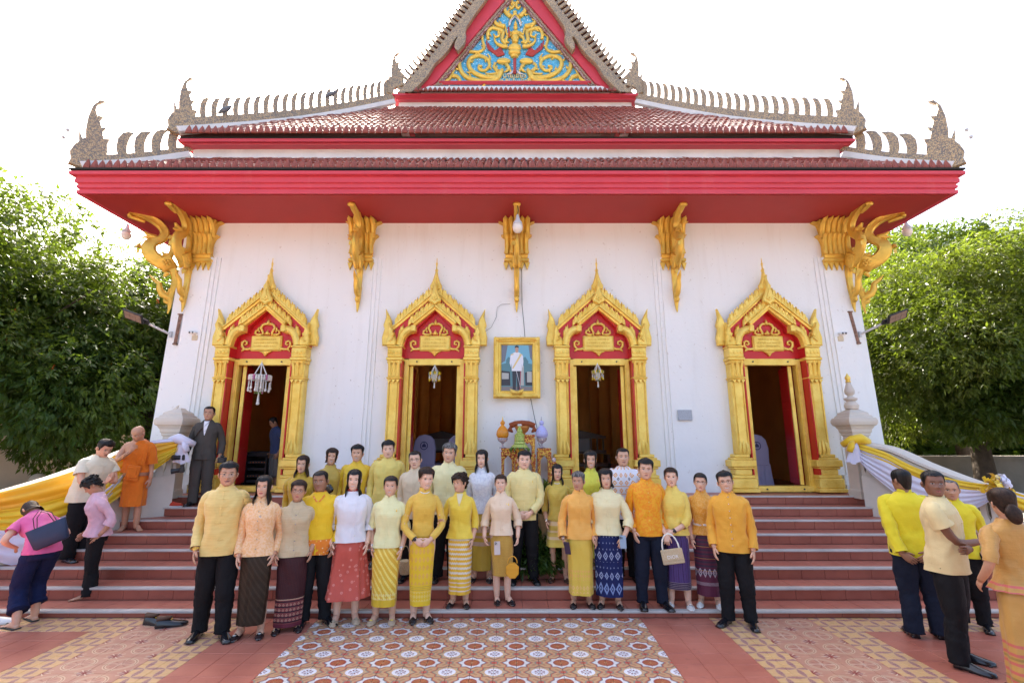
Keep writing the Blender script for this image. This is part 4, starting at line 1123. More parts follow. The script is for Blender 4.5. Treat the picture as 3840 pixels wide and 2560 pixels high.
garland(Q(602, 828, 9.03), .92, [0, 0, 0, 0, 3], 'large white flower garland hanging in the first doorway from the left')
garland(Q(999, 836, 9.03), .50, [1, 1, 0, 2], 'small white and yellow flower garland hanging in the second doorway')
garland(Q(1372, 832, 9.03), .52, [1, 0, 1, 2], 'small white and yellow flower garland hanging in the third doorway')
def wire(pts, label, r=.006):
    m = MB(); m.tube(pts, r, 5); tag(m.build('cable', M_blackmetal), label, 'cable')
wire([Q(1198, 612, 9.0), Q(1199, 700, 8.98), Q(1203, 740, 8.98), Q(1206, 776, 8.96)], 'thin black cable running down from the middle bracket to the portrait')
wire([Q(1219, 915, 8.98), Q(1228, 960, 9.0), Q(1234, 985, 9.0), Q(1238, 1020, 9.0), Q(1256, 1045, 8.95), Q(1283, 1062, 8.9)], 'thin black cable running from the portrait down to the third doorway')
wire([Q(1106, 766, 9.08), Q(1128, 752, 9.08), Q(1140, 728, 9.08), Q(1142, 706, 9.08), Q(1152, 699, 9.05), Q(1172, 698, 9.0)], 'loose thin wire on the wall left above the portrait', .003)
# pigeons on the ridge
M_pigeon = mat('pigeon_grey', (.12, .14, .17), rough=.6)
for (x, y, d, lb, sc) in ((516, 254, 9.15, 'grey pigeon sitting on the left ridge fins near the eave end', 1), (760, 218, 10.6, 'grey pigeon perched upright near the middle of the left ridge', 1)):
    p = Q(x, y, d); m = MB()
    m.tube([p+Vector((-.15, 0, -.09)), p+Vector((-.06, 0, -.01)), p+Vector((.03, 0, .02)), p+Vector((.09, 0, .07)), p+Vector((.12, 0, .10)), p+Vector((.16, 0, .09))], [.012, .045, .058, .035, .03, .004], 8)
    m.tube([p+Vector((0, 0, -.03)), p+Vector((0, 0, -.10))], .006, 4)
    o = m.build('pigeon', M_pigeon, smooth=True); tag(o, lb, 'pigeon', 'pigeons on the ridge')
# ------------------------------------------------------------------ balustrades
M_satin_y = mat('yellow_satin', rough=.42, sheen=.3, fn=lambda b: mixc(nz(wpos(), 3., 3), (.86, .60, .015), (.80, .52, .01)))
M_satin_g = mat('golden_satin', rough=.42, sheen=.3, fn=lambda b: mixc(nz(wpos(), 3., 3), (.86, .48, .012), (.78, .40, .01)))
M_satin_w = mat('white_satin', rough=.45, sheen=.3, fn=lambda b: mixc(nz(wpos(), 3., 3), (.74, .73, .86), (.68, .67, .82)))
BP = [(5.72, 8.30, 1.93), (5.98, 7.90, 1.84), (6.18, 7.45, 1.60), (6.45, 7.02, 1.38), (6.85, 6.66, 1.20), (7.45, 6.38, 1.06), (8.2, 6.2, .95), (9.2, 6.08, .86)]
BPL = [(5.70, 8.30, 1.95), (6.10, 7.95, 1.88), (6.42, 7.5, 1.64), (6.72, 7.05, 1.42), (7.1, 6.68, 1.24), (7.6, 6.4, 1.08), (8.3, 6.2, .97), (9.2, 6.08, .88)]
def bal_pt(sd, t, lift=0, outw=0):
    pts = [Vector((sd*x + (.12 if sd > 0 else .10), y, z)) for x, y, z in (BP if sd > 0 else BPL)]
    j = t*(len(pts)-1); i = min(int(j), len(pts)-2)
    p0, p1, p2, p3 = pts[max(i-1, 0)], pts[i], pts[i+1], pts[min(i+2, len(pts)-1)]; k = j-i
    p = .5*((2*p1) + (p2-p0)*k + (2*p0-5*p1+4*p2-p3)*k*k + (3*p1-p0-3*p2+p3)*k*k*k)
    d = (.5*((p2-p0) + 2*(2*p0-5*p1+4*p2-p3)*k + 3*(3*p1-p0-3*p2+p3)*k*k)); d.z = 0; d.normalize()
    nrm = Vector((-d.y*1, d.x*1, 0))*(-sd)          # towards the stairs / camera
    if nrm.y > 0 and t > .3: nrm = -nrm
    if nrm.x*sd > 0 and t <= .3: nrm = -nrm
    return p + Vector((0, 0, lift)) + nrm*outw
for sd in (-1, 1):
    bal = empty('balustrade', (0, 0, 0)); tag(bal, 'cream cement balustrade curving down the %s side of the stairs' % ('left' if sd < 0 else 'right'), 'balustrade', 'balustrades of the stairs')
    N = 40
    m = MB(); rs = []
    for i in range(N+1):
        t = i/N; p = bal_pt(sd, t); a = bal_pt(sd, t, 0, .11); b = bal_pt(sd, t, 0, -.11)
        rs.append([Vector((a.x, a.y, -.04)), Vector((a.x, a.y, p.z-.55)), Vector((b.x, b.y, p.z-.55)), Vector((b.x, b.y, -.04))])
    m.rings(rs); m.build('plinth', M_cream, bal)
    m = MB(); rs = []
    for i in range(N+1):
        t = i/N; f_ = lambda o, l: bal_pt(sd, t, l, o)
        rs.append([f_(.13, -.16), f_(.15, -.13), f_(.13, -.09), f_(.17, -.06), f_(.16, -.02), f_(.06, .01), f_(-.06, .01), f_(-.16, -.02), f_(-.17, -.06), f_(-.13, -.09), f_(-.13, -.16)])
    m.rings(rs); m.build('handrail', M_cream, bal, auto=40)
    n = 34
    for i in range(n):
        t0, t1 = i/n, i/n + .62/n
        m = MB(); rs = []
        for (l, k) in ((-.56, 0), (-.49, 0), (-.44, .35), (-.27, .35), (-.21, 0), (-.155, 0)):
            q0, q1 = t0 - (0 if k else .17/n), t1 + (0 if k else .17/n)
            q0 = max(q0, 0)
            rs.append([bal_pt(sd, q0, l, .07), bal_pt(sd, q1, l, .07), bal_pt(sd, q1, l, -.07), bal_pt(sd, q0, l, -.07)])
        m.rings(rs); m.build('baluster', M_cream, bal)
    # end post
    c = (sd*5.83 + (.10 if sd > 0 else .03), 8.50, 0)
    post = MB()
    post.lathe([(0.151, 1.0), (0.151, 1.12), (0.132, 1.15), (0.132, 2.02), (0.151, 2.04), (0.151, 2.07), (0.168, 2.09), (0.174, 2.14), (0.190, 2.16), (0.202, 2.19), (0.230, 2.21), (0.244, 2.25), (0.244, 2.29), (0.227, 2.33), (0.202, 2.34), (0.190, 2.37), (0.168, 2.38), (0.157, 2.42), (0.078, 2.47), (0.056, 2.50)], c, 16, sq=True)
    post.build('post', M_cream, bal, auto=30)
    if sd > 0:
        post = MB(); post.lathe([(0.102, 2.49), (0.115, 2.55), (0.085, 2.60), (0.064, 2.62), (0.102, 2.65), (0.106, 2.67), (0.043, 2.70), (0.038, 2.72), (0.072, 2.75), (0.081, 2.80), (0.055, 2.88), (0.038, 2.93), (0.043, 2.95)], c, 16); post.build('finial', M_cream, bal, auto=40)
        post = MB(); post.lathe([(.035, 2.95), (.045, 2.97), (.03, 2.985), (.042, 3.01), (.045, 3.04), (.015, 3.09), (.002, 3.12)], c, 12); post.build('finial_tip', M_gold, bal, auto=40)
    else:
        post = MB(); post.tube([(c[0]-.02, 8.45, 2.46), (c[0]-.01, 8.45, 2.52), (c[0]+.02, 8.45, 2.55)], [.03, .02, .004], 6); post.build('finial_stump', M_cream, bal)

def swag(name, mt, p0f, top, bot, n=40, mcount=22, folds=5, amp=.02, seed=0, label='', group='cloth swags on the balustrades', parent=None):
    """cloth between two knots: p0f(t, z)-> point, top(t)/bot(t) drop below the rail; folds gather at the ends"""
    rs = []; rr = random.Random(seed); ph = [rr.uniform(0, 6) for _ in range(6)]
    for i in range(n+1):
        t = i/n; row = []
        for j in range(mcount+1):
            v = j/mcount; dz = top(t)*(1-v) + bot(t)*v
            e = math.sin(math.pi*t)
            f = math.sin(v*folds*2*math.pi + ph[0] + 1.2*math.sin(3*t+ph[1])) + .5*math.sin(v*folds*4.3*math.pi + ph[2] + 2*t)
            o = amp*(.55+.6*(1-e))*f + .035*math.sin(math.pi*v)
            row.append(p0f(t, -dz, .185 + amp*1.6 + o))
        rs.append(row)
    m = MB(); m.rings(rs, close=False); return m
def cloth(m, name, mt, label, group='cloth swags on the balustrades'):
    o = m.build(name, mt, smooth=True); tag(o, label, 'cloth', group); return o
def seg(sd, t0, t1): return lambda t, dz, o: bal_pt(sd, t0+(t1-t0)*t, dz, o)
s0 = lambda a, b, c: (lambda t: a*(1-t) + b*t + c*4*t*(1-t))
# right side
cloth(swag('c', 0, seg(1, .0, .46), s0(.06, .02, .16), s0(.22, .14, .56), seed=1, folds=5), 'white_swag', M_satin_w, 'white satin swag sagging below the yellow band on the right balustrade')
cloth(swag('c', 0, seg(1, -.0, .46), s0(-.02, -.03, .13), s0(.12, .06, .17), seed=2, folds=2.4, mcount=12, amp=.016), 'yellow_swag', M_satin_y, 'yellow satin band on the upper right balustrade running to the rosette')
cloth(swag('c', 0, seg(1, .46, 1.0), s0(-.03, .0, .05), s0(.12, .2, .20), seed=3, folds=2.6, mcount=14, amp=.02), 'yellow_swag', M_satin_y, 'yellow satin band on the lower right balustrade beyond the rosette')
cloth(swag('c', 0, seg(1, .46, .75), s0(.0, .0, -.02), s0(.06, .05, .03), seed=4, folds=1.5, mcount=8, amp=.01), 'white_swag', M_satin_w, 'narrow white satin strip lying on top of the lower right balustrade')
# left side
cloth(swag('c', 0, seg(-1, .0, .56), s0(-.03, .0, .02), s0(.08, .22, .20), seed=6, folds=2.5, mcount=14, amp=.016), 'golden_swag', M_satin_g, 'upper golden yellow satin band on the left balustrade')
cloth(swag('c', 0, seg(-1, .0, .56), s0(.06, .20, .20), s0(.13, .40, .50), seed=7, folds=3.6, mcount=18, amp=.02), 'yellow_swag', M_satin_y, 'lower bright yellow satin swag on the left balustrade')
cloth(swag('c', 0, seg(-1, .20, .56), s0(.33, .40, .10), s0(.40, .60, .62), seed=8, folds=3.5, mcount=16, amp=.02), 'white_swag', M_satin_w, 'white satin swag hanging lowest on the left balustrade behind the bending woman')
cloth(swag('c', 0, seg(-1, .0, .12), s0(-.05, -.03, .0), s0(.04, .02, .02), seed=9, folds=2, mcount=10, amp=.012), 'white_swag', M_satin_w, 'white satin strip over the top of the left balustrade beside the post')
cloth(swag('c', 0, seg(-1, .58, 1.0), s0(-.03, .0, .02), s0(.28, .3, .3), seed=10, folds=3, mcount=14, amp=.02), 'yellow_swag', M_satin_y, 'yellow satin swag on the lowest part of the left balustrade at the edge')
def rosette(at, mt, label, r=.10, seed=0, flat=.6):
    m = MB(); rr = random.Random(seed)
    for k in range(26):
        a = rr.uniform(0, 6.28); d = rr.random()**.6*r; q = Vector(at) + Vector((math.cos(a)*d, -.03-.07*(1-d/r), math.sin(a)*d))
        u = Vector((rr.gauss(0, 1), rr.gauss(0, 1)-.6, rr.gauss(0, 1))).normalized(); w = u.orthogonal().normalized(); v2 = u.cross(w)
        L = r*rr.uniform(.35, .6); pts = []
        for i in range(7):
            t = i/6*math.pi*1.3; pts.append([q + w*(L*math.cos(t)) + v2*(L*.7*math.sin(t)) + u*(L*.5*s_) for s_ in (-1, 0, 1)])
        m.rings(pts, close=False)
    o = m.build('rosette', mt, smooth=True); tag(o, label, 'rosette', 'satin rosettes'); return o
rb = bal_pt(1, .46, -.03, .25)
rosette(rb + Vector((-.05, 0, .05)), M_satin_y, 'upper yellow satin rosette on the right balustrade', .12, 1)
rosette(rb + Vector((.10, 0, -.06)), M_satin_y, 'lower yellow satin rosette on the right balustrade', .12, 2)
rosette(rb + Vector((.09, -.01, .09)), M_satin_w, 'small white satin rosette between the yellow ones on the right balustrade', .09, 3)
rosette(bal_pt(-1, .57, -.12, .25), M_satin_y, 'yellow satin rosette on the left balustrade at the picture edge', .16, 4)
def knot(sd, mt1, mt2, label):
    c = Vector((sd*5.60 + .1, 8.16, 1.93)); o = empty('cloth_knot', c); tag(o, label, 'cloth knot', 'cloth knots at the balustrade posts')
    m = MB(); m.tube([(-.18, .1, -.05), (-.10, -.02, .03), (.02, -.06, .05), (.14, -.03, .0), (.2, .08, -.04)], [.05, .07, .085, .07, .05], 10)
    m.tube([(-.12*sd, -.05, .0), (-.17*sd, -.09, -.08), (-.2*sd, -.08, -.16)], [.05, .07, .06], 9, flat=.6); m.build('bow', mt1, o, smooth=True)
    m = MB(); rs = []
    for i in range(8):
        t = i/7; rs.append([Vector((-.10*sd - .04*sd*t + (.06+.09*t)*(j/10-.5)*2, -.08 + .02*math.sin(j*2.2)*(0.4+t), -.04-.30*t + .02*math.sin(j))) for j in range(11)])
    m.rings(rs, close=False); m.build('tail', mt2, o, smooth=True)
knot(1, M_satin_y, M_satin_w, 'yellow cloth knot with a white tail at the right post'); knot(-1, M_satin_w, M_satin_w, 'white cloth knot with a hanging tail at the left post')

# ------------------------------------------------------------------ offering table and flowers in the middle
M_orn = mat('gilt_ornament', rough=.35, metal=.45, fn=lambda b: mixc((V(tex('ShaderNodeTexVoronoi', wpos(), 42.).outputs['Distance']) > .45), (.85, .58, .10), (.45, .08, .03)), bump=nbump(60, .5, .006))
def gilt_table(cx, cy, z0, z1, w, dpt, label):
    o = empty('gilt_table', (cx, cy, z0)); tag(o, label, 'altar table', 'gilt altar tables before the portrait'); h = z1-z0
    m = MB(); m.cbox((0, 0, h-.02), w, dpt, .04, bev=.008); m.cbox((0, 0, h-.055), w-.03, dpt-.03, .03); m.build('table_top', M_orn, o)
    for sx in (-1, 1):
        for sy in (-1, 1):
            m = MB(); m.rings([[Vector((sx*(w/2-.03)+a, sy*(dpt/2-.03)+b, z)) for a, b in ((-r, -r), (r, -r), (r, r), (-r, r))] for r, z in ((.028, 0), (.034, .04), (.022, .08), (.024, h*.7), (.032, h-.06))]); m.build('leg', M_orn, o)
    m = MB(); q = [(-w/2+.03, 0), (w/2-.03, 0)]
    ap = [(-w/2+.04, -.07)] + [(-w/2+.06, -.20), (-w/2+.10, -.13), (-w/4, -.12), (-w/8, -.16), (0, -.12), (w/8, -.16), (w/4, -.12), (w/2-.10, -.13), (w/2-.06, -.20), (w/2-.04, -.07)]
    for yy in (-dpt/2+.01, dpt/2-.03): m = MB(); m.prism(ap[::-1], lambda u, v, hh: Vector((u, yy+.02-hh, h+v)), .02); m.build('apron', M_orn, o)
    return o
gilt_table(.225, 8.78, 1.033, 2.05, .36, .26, 'tall gilt altar table carrying the robe bowl below the portrait')
gilt_table(.225, 8.50 if False else 8.55, 1.033, 1.72, .36, .20, 'low gilt altar table in front of the tall one below the portrait')
gilt_table(-.07, 8.70, 1.033, 1.82, .24, .24, 'gilt altar table under the orange vase left of the portrait altar')
gilt_table(.56, 8.70, 1.033, 1.82, .24, .24, 'gilt altar table under the lavender vase right of the portrait altar')
M_glass = mat('cut_glass', (.78, .66, .70), rough=.12, trans=.55)
def gourd(at, col, tip, label):
    o = empty('lidded_vase', at); tag(o, label, 'vase', 'gourd shaped vases on crystal stands')
    m = MB(); m.lathe([(.055, 0), (.06, .01), (.018, .03), (.014, .07), (.03, .09), (.075, .12), (.09, .155), (.088, .175)], n=12); m.build('goblet', M_glass, o, auto=15)
    m = MB(); m.lathe([(.08, .17), (.105, .21), (.11, .25), (.095, .30), (.065, .35), (.035, .38), (.022, .395), (.035, .41), (.042, .43), (.034, .455), (.012, .475)], n=18); m.build('gourd', mat('gourd_'+label[:6].strip(), col, rough=.5, bump=nbump(90, .5, .004)), o, smooth=True)
    m = MB(); m.lathe([(.012, .47), (.016, .485), (.006, .50), (.009, .51), (.002, .545)], n=8); m.build('tip', tip, o)
    m = MB()
    for k in range(14):
        a = k*2*math.pi/14; m.ball((.103*math.cos(a), .103*math.sin(a), .275 - .012*math.sin(a*4)), .006, n=5, m=3)
    m.build('beads', M_silver, o)
gourd((-.165, 8.62, 1.82), (.80, .30, .02), M_gold, 'orange gourd shaped vase on a crystal goblet left of the folded robe')
gourd((.52, 8.62, 1.82), (.50, .50, .85), M_silver, 'lavender gourd shaped vase on a crystal goblet right of the folded robe')
o = empty('robe_offering', (.18, 8.70, 2.05)); tag(o, 'folded rust brown robe lying across a bronze bowl below the portrait', 'robe offering')
m = MB(); m.lathe([(.06, 0), (.05, .02), (.10, .06), (.13, .12), (.135, .15)], n=16); m.build('bowl', mat('bronze', (.55, .22, .05), rough=.4, metal=.3), o, smooth=True)
M_robe = mat('rust_robe', (.30, .07, .02), rough=.8, bump=nbump(30, .4, .01))
m = MB(); m.tube([(-.22, -.02, .15), (-.12, -.02, .19), (0, -.02, .20), (.12, -.02, .19), (.22, -.02, .15)], [(.05, .05)]*5, 8)
for s_ in (-1, 1):
    for k in range(4): m.tube([(s_*.20, -.03, .16-.012*k), (s_*(.21+.012*k), -.05, .11-.012*k), (s_*(.17+.018*k), -.06, .04+.008*k)], [.024, .024, .018], 6)
m.build('robe', M_robe, o, smooth=True)
o = empty('leaf_tower', (.13, 8.48, 1.72)); tag(o, 'tiered green banana leaf tower topped with white flowers below the portrait', 'leaf offering')
m = MB(); m.lathe([(.05, 0), (.035, .03), (.06, .06), (.11, .09), (.02, .10)], n=14); m.build('stand', M_gold, o)
M_ban = mat('banana_leaf', rough=.5, fn=lambda b: mixc(nz(wpos(), 70., 2, .5, .45, .55), (.28, .42, .05), (.60, .62, .18)))
for (r0, r1, z0, z1) in ((.15, .11, .11, .17), (.10, .09, .17, .22), (.085, .085, .22, .34), (.07, .05, .34, .37), (.05, .045, .37, .42), (.035, .02, .42, .47)):
    m = MB(); m.lathe([(r0*.8, z0), (r0, z0+.005), (r1, z1-.008), (r1*.8, z1)], n=14); m.build('leaf_tier', M_ban, o)
for k in range(5):
    a = k*1.3; m = MB(); m.ball((.02*math.cos(a), .02*math.sin(a), .49), .022, .022, .02, 8, 4); m.build('white_flower', M_jas, o, smooth=True)
m = MB()
for k in range(12):
    a = k*math.pi/6; m.tube([(.12*math.cos(a), .12*math.sin(a), .12), (.17*math.cos(a), .17*math.sin(a), .08), (.15*math.cos(a), .15*math.sin(a), .02)], [.014, .012, .003], 4)
m.build('leaf_fringe', MATS['leaf_green'], o)
# foliage generator --------------------------------------------------------
def f_leafc(c1, c2, c3):
    def f(b):
        r = nz(wpos(), 1.2, 3, .6, .4, .62); q = nz(wpos(), 7., 2, .5, .35, .65)
        c = mixc(q, c1, c2); return mixc(r*.6, c, c3)
    return f
def leaf_mat(name, c1, c2, c3, tr=.35):
    m = bpy.data.materials.new(name); m.use_nodes = True; n = m.node_tree; V.nt = n; b = n.nodes['Principled BSDF']
    c = f_leafc(c1, c2, c3)(b); n.links.new(c.s, b.inputs['Base Color']); b.inputs['Roughness'].default_value = .42; b.inputs['Specular IOR Level'].default_value = .35
    t = n.nodes.new('ShaderNodeBsdfTranslucent'); mx = n.nodes.new('ShaderNodeMixShader'); mx.inputs[0].default_value = tr
    g = mixc(.5, c, (.30, .42, .02)); n.links.new(g.s, t.inputs[0])
    o = n.nodes['Material Output']; n.links.new(b.outputs[0], mx.inputs[1]); n.links.new(t.outputs[0], mx.inputs[2]); n.links.new(mx.outputs[0], o.inputs[0])
    MATS[name] = m; return m
L_dark = leaf_mat('dark_foliage', (.030, .070, .014), (.050, .105, .018), (.085, .125, .016))
L_mid = leaf_mat('mid_foliage', (.036, .074, .014), (.060, .105, .017), (.095, .125, .020), .36)
L_light = leaf_mat('light_foliage', (.055, .088, .015), (.085, .125, .018), (.15, .155, .024), .40)
M_bark = mat('bark', rough=.9, fn=dirty((.09, .065, .045), .6, 8, .4), bump=nbump(20, .8, .02))
def leaf_cloud(name, mt, centers, rng, nleaf=7, L=.13, Wd=.042, droop=.5, parent=None, spread=1.0):
    """sprigs of folded leaves; centers: (N,3) twig tips with outward normals (N,3)"""
    c, nrm = centers; N = len(c)
    az = rng.uniform(0, 2*np.pi, (N, nleaf)); el = rng.uniform(-.2, 1.1, (N, nleaf))*spread
    ref = nrm[:, None, :] + rng.normal(0, .25, (N, nleaf, 3))
    t1 = np.cross(nrm, np.array([0, 0, 1.])) + 1e-3; t1 /= np.linalg.norm(t1, axis=1, keepdims=True); t2 = np.cross(nrm, t1)
    d = ref*np.cos(el)[..., None] + (t1[:, None]*np.cos(az)[..., None] + t2[:, None]*np.sin(az)[..., None])*np.sin(el + .7)[..., None]
    d[..., 2] -= droop; d /= np.linalg.norm(d, axis=2, keepdims=True)
    d = d.reshape(-1, 3); base = np.repeat(c, nleaf, axis=0) + d*.02 + rng.normal(0, L*.25, (N*nleaf, 3))
    up = rng.normal(0, .6, (N*nleaf, 3)) + np.array([0, 0, 1.]); side = np.cross(d, up); side /= np.linalg.norm(side, axis=1, keepdims=True) + 1e-6
    nn = np.cross(side, d); ll = (L*rng.uniform(.6, 1.25, N*nleaf))[:, None]; ww = Wd*ll/L
    v0 = base; v1 = base + d*ll*.45 + side*ww*.5 - nn*ww*.12; v2 = base + d*ll + nn*(-ll*.12); v3 = base + d*ll*.45 - side*ww*.5 - nn*ww*.12
    vs = np.stack([v0, v1, v2, v3], 1).reshape(-1, 3)
    n = N*nleaf; me = bpy.data.meshes.new(name)
    me.vertices.add(4*n); me.vertices.foreach_set('co', vs.astype(np.float32).ravel())
    idx = (np.arange(n)[:, None]*4 + np.array([0, 1, 2, 0, 2, 3])).ravel()
    me.loops.add(6*n); me.loops.foreach_set('vertex_index', idx.astype(np.int32))
    me.polygons.add(2*n); me.polygons.foreach_set('loop_start', (np.arange(2*n)*3).astype(np.int32)); me.polygons.foreach_set('loop_total', np.full(2*n, 3, np.int32))
    me.materials.append(mt); me.update(calc_edges=True); me.validate()
    o = bpy.data.objects.new(name, me); C.objects.link(o)
    if parent: o.parent = parent
    return o
def crown_pts(rng, c, r, N, lobes=26, inner=.55):
    """twig tips on a bumpy crown made of many lobes"""
    c = np.array(c); r = np.array(r)
    u = rng.normal(0, 1, (lobes, 3)); u /= np.linalg.norm(u, axis=1, keepdims=True); u[:, 2] = np.where(u[:, 2] < -.55, -u[:, 2]*.5, u[:, 2])
    lc = u*rng.uniform(.55, .95, (lobes, 1)); lr = rng.uniform(.22, .42, lobes)
    k = rng.integers(0, lobes, N); d = rng.normal(0, 1, (N, 3)); d /= np.linalg.norm(d, axis=1, keepdims=True)
    rad = lr[k]*(1 - rng.random(N)**2*inner); p = lc[k] + d*rad[:, None]
    nrm = d*.8 + p*.5; nrm /= np.linalg.norm(nrm, axis=1, keepdims=True)
    return c + p*r, nrm
def tree(name, at, r, cz, N, mt, label, seed, L=.13, Wd=.042, trunk=.22, droop=.5, lobes=26, flowers=0, nleaf=7, core=True, lean=(0, 0)):
    rng = np.random.default_rng(seed); rr = random.Random(seed)
    o = empty(name, (at[0], at[1], 0)); tag(o, label, 'tree', 'trees around the temple')
    c = (lean[0], lean[1], cz)
    leaf_cloud('crown', mt, crown_pts(rng, c, r, N, lobes), rng, nleaf, L, Wd, droop, o)
    m = MB(); m.tube([(0, 0, -.05), (.05, .03, cz*.3), (lean[0]*.4, lean[1]*.4, cz*.6), (lean[0]*.8, lean[1]*.8, cz)], [trunk*1.25, trunk, trunk*.75, trunk*.4], 8)
    m.build('trunk', M_bark, o, smooth=True)
    for k in range(9):
        a = rr.uniform(0, 6.28); b = rr.uniform(.3, 1.1); z0 = cz*rr.uniform(.45, .85); q0 = Vector((lean[0]*.6, lean[1]*.6, z0))
        q1 = Vector((c[0]+math.cos(a)*r[0]*.75, c[1]+math.sin(a)*r[1]*.75, cz + r[2]*(b-.6)))
        m = MB(); m.tube([q0, q0.lerp(q1, .35)+Vector((0, 0, .25)), q0.lerp(q1, .7)+Vector((.1, 0, .1)), q1], [trunk*.4, trunk*.3, trunk*.18, .02], 6); m.build('limb', M_bark, o, smooth=True)
    if flowers:
        pts, nrm = crown_pts(rng, c, np.array(r)*1.03, flowers, lobes, .1)
        fo = leaf_cloud('flowers', mat('orange_blossom', (.62, .12, .02), rough=.6), (pts, nrm), rng, 8, .045, .03, 0, o, 1.5); tag(fo, kind='stuff')
    return o
tree('broad_tree', (-13.7, 11.2), (4.3, 3.4, 3.7), 4.3, 24000, L_dark, 'dense dark green tree dotted with orange blossoms at the left edge', 1, L=.17, Wd=.055, flowers=110, droop=.7, lobes=44)
tree('broad_tree', (-10.6, 14.2), (2.9, 2.6, 3.8), 3.8, 16000, L_mid, 'green tree close behind the left corner of the temple', 2, L=.15, Wd=.05, droop=.8, lobes=40)
tree('broad_tree', (-19.5, 18.), (5.5, 4, 4.0), 5.0, 7000, L_dark, 'tall dark tree standing further back on the left', 3, L=.22, Wd=.08, lobes=34)
tree('broad_tree', (-11., 20.), (4.2, 3, 3.6), 4.6, 6000, L_mid, 'tree seen low behind the left balustrade', 4, L=.22, Wd=.08, lobes=30)
tree('broad_tree', (-15.5, 8.0), (3.0, 2.6, 3.4), 4.2, 7500, L_mid, 'bright leafed tree cut by the left picture edge', 5, L=.17, Wd=.055, droop=.7, lobes=30, flowers=25)
tree('broad_tree', (11.9, 12.6), (3.4, 2.9, 3.1), 4.1, 24000, L_light, 'large bright yellow green tree right of the temple', 11, L=.14, Wd=.042, droop=.55, lobes=46)
tree('broad_tree', (15.6, 13.2), (3.2, 3, 3.7), 4.9, 14000, L_mid, 'tall green tree at the right picture edge', 12, L=.17, Wd=.055, lobes=34)
tree('broad_tree', (13.2, 18.2), (3.1, 2.6, 3.0), 6.6, 11000, L_mid, 'olive green tree rising behind the right corner of the roof', 13, L=.17, Wd=.06, lobes=30)
tree('broad_tree', (18.2, 20.), (3.2, 3, 3.2), 8.0, 5000, L_dark, 'dark round topped tree behind the bright one on the right', 14, L=.22, Wd=.08, lobes=24)
tree('broad_tree', (21.5, 17.5), (3.4, 3, 4.5), 7.5, 4500, L_light, 'light green tree at the far right edge', 15, L=.2, Wd=.07, lobes=24)
tree('broad_tree', (13.4, 10.8), (3.6, 2.0, 1.6), 2.7, 13000, L_mid, 'low hanging dark branches over the right balustrade', 16, L=.17, Wd=.05, droop=.7, lobes=26, lean=(.3, .3))
# far belt of trees that closes the view
rng = np.random.default_rng(50); far = []
for x in np.linspace(-60, 60, 25):
    p, n = crown_pts(rng, (x + rng.uniform(-1, 1), 38 + rng.uniform(-3, 3), 3.2), (4.2, 3, 4.4), 520, 14); far.append((p, n))
for x in list(np.linspace(8.5, 34, 13)) + list(np.linspace(-34, -13, 9)):
    p, n = crown_pts(rng, (x, 23 + rng.uniform(-1.5, 1.5), 1.9), (2.2, 1.6, 2.3), 620, 14); far.append((p, n))
fo = leaf_cloud('far_trees', L_dark, (np.concatenate([a for a, b in far]), np.concatenate([b for a, b in far])), rng, 6, .5, .22, .3); tag(fo, kind='stuff')
# low walls beyond the balustrades
M_wallb = mat('old_wall', rough=.85, fn=dirty((.27, .24, .20), .6, 1.2, .5), bump=nbump(8, .3, .02))
m = MB(); m.box(8.5, 24, 16.5, 16.8, -.1, 1.35); m.box(8.5, 24, 16.42, 16.9, 1.35, 1.45); tag(m.build('boundary_wall', M_wallb), 'grey brown boundary wall behind the tree trunks on the right', 'wall')
M_peach = mat('peach_plaster', rough=.7, fn=dirty((.70, .55, .42), .3, 2, .7))
m = MB(); m.box(-26, -11.4, 12.6, 12.85, -.1, .58); m.box(-26, -11.35, 12.5, 12.95, .58, .66); tag(m.build('boundary_wall', M_peach), 'low peach boundary wall with a pier on the left', 'wall')
pz = MB(); c = (-11.55, 12.2, 0)
pz.lathe([(.42, -.1), (.42, .18), (.36, .20), (.36, .34), (.28, .36), (.28, .50), (.22, .52), (.22, .72), (.17, .74), (.17, .86), (.12, .88)], c, 16, sq=True)
o = pz.build('stepped_pier', M_peach); tag(o, 'stepped peach pier topped with a round ball behind the left balustrade', 'pier')
m = MB(); m.ball((c[0], c[1], 1.0), .165, n=20, m=12); b_ = m.build('ball', M_peach, o, smooth=True)
m = MB(); m.box(-24, -13.6, 14.5, 20, -.1, 2.3); m.box(-24.3, -13.3, 14.2, 20.3, 2.3, 2.42); tag(m.build('outbuilding', M_peach), 'small peach outbuilding glimpsed under the trees on the far left', 'building')
# planter and ferns on the steps in the middle
o = empty('stone_planter', (.52, 6.98, .348)); tag(o, 'tapered sandstone planter with white flowers on the steps behind the central couple', 'planter')
m = MB(); m.lathe([(.10, .0), (.13, .03), (.15, .05), (.24, .55), (.26, .60), (.26, .64), (.20, .64)], n=12, sq=True, rot=.0); m.build('pot', mat('sandstone', rough=.8, fn=dirty((.42, .28, .14), .6, 6, .6)), o, auto=30)
rng = np.random.default_rng(9)
def shrub(nm, mt, at, r, N, L, Wd, parent=None, dr=.2):
    u = rng.normal(0, 1, (N, 3)); u /= np.linalg.norm(u, axis=1, keepdims=True); u[:, 2] = np.abs(u[:, 2]); p = np.array(at) + u*np.array(r)*rng.uniform(.3, 1, (N, 1))
    return leaf_cloud(nm, mt, (p, u), rng, 6, L, Wd, dr, parent)
shrub('leaves', L_mid, (0, 0, .66), (.25, .2, .35), 260, .11, .035, o)
m = MB(); rr = random.Random(4)
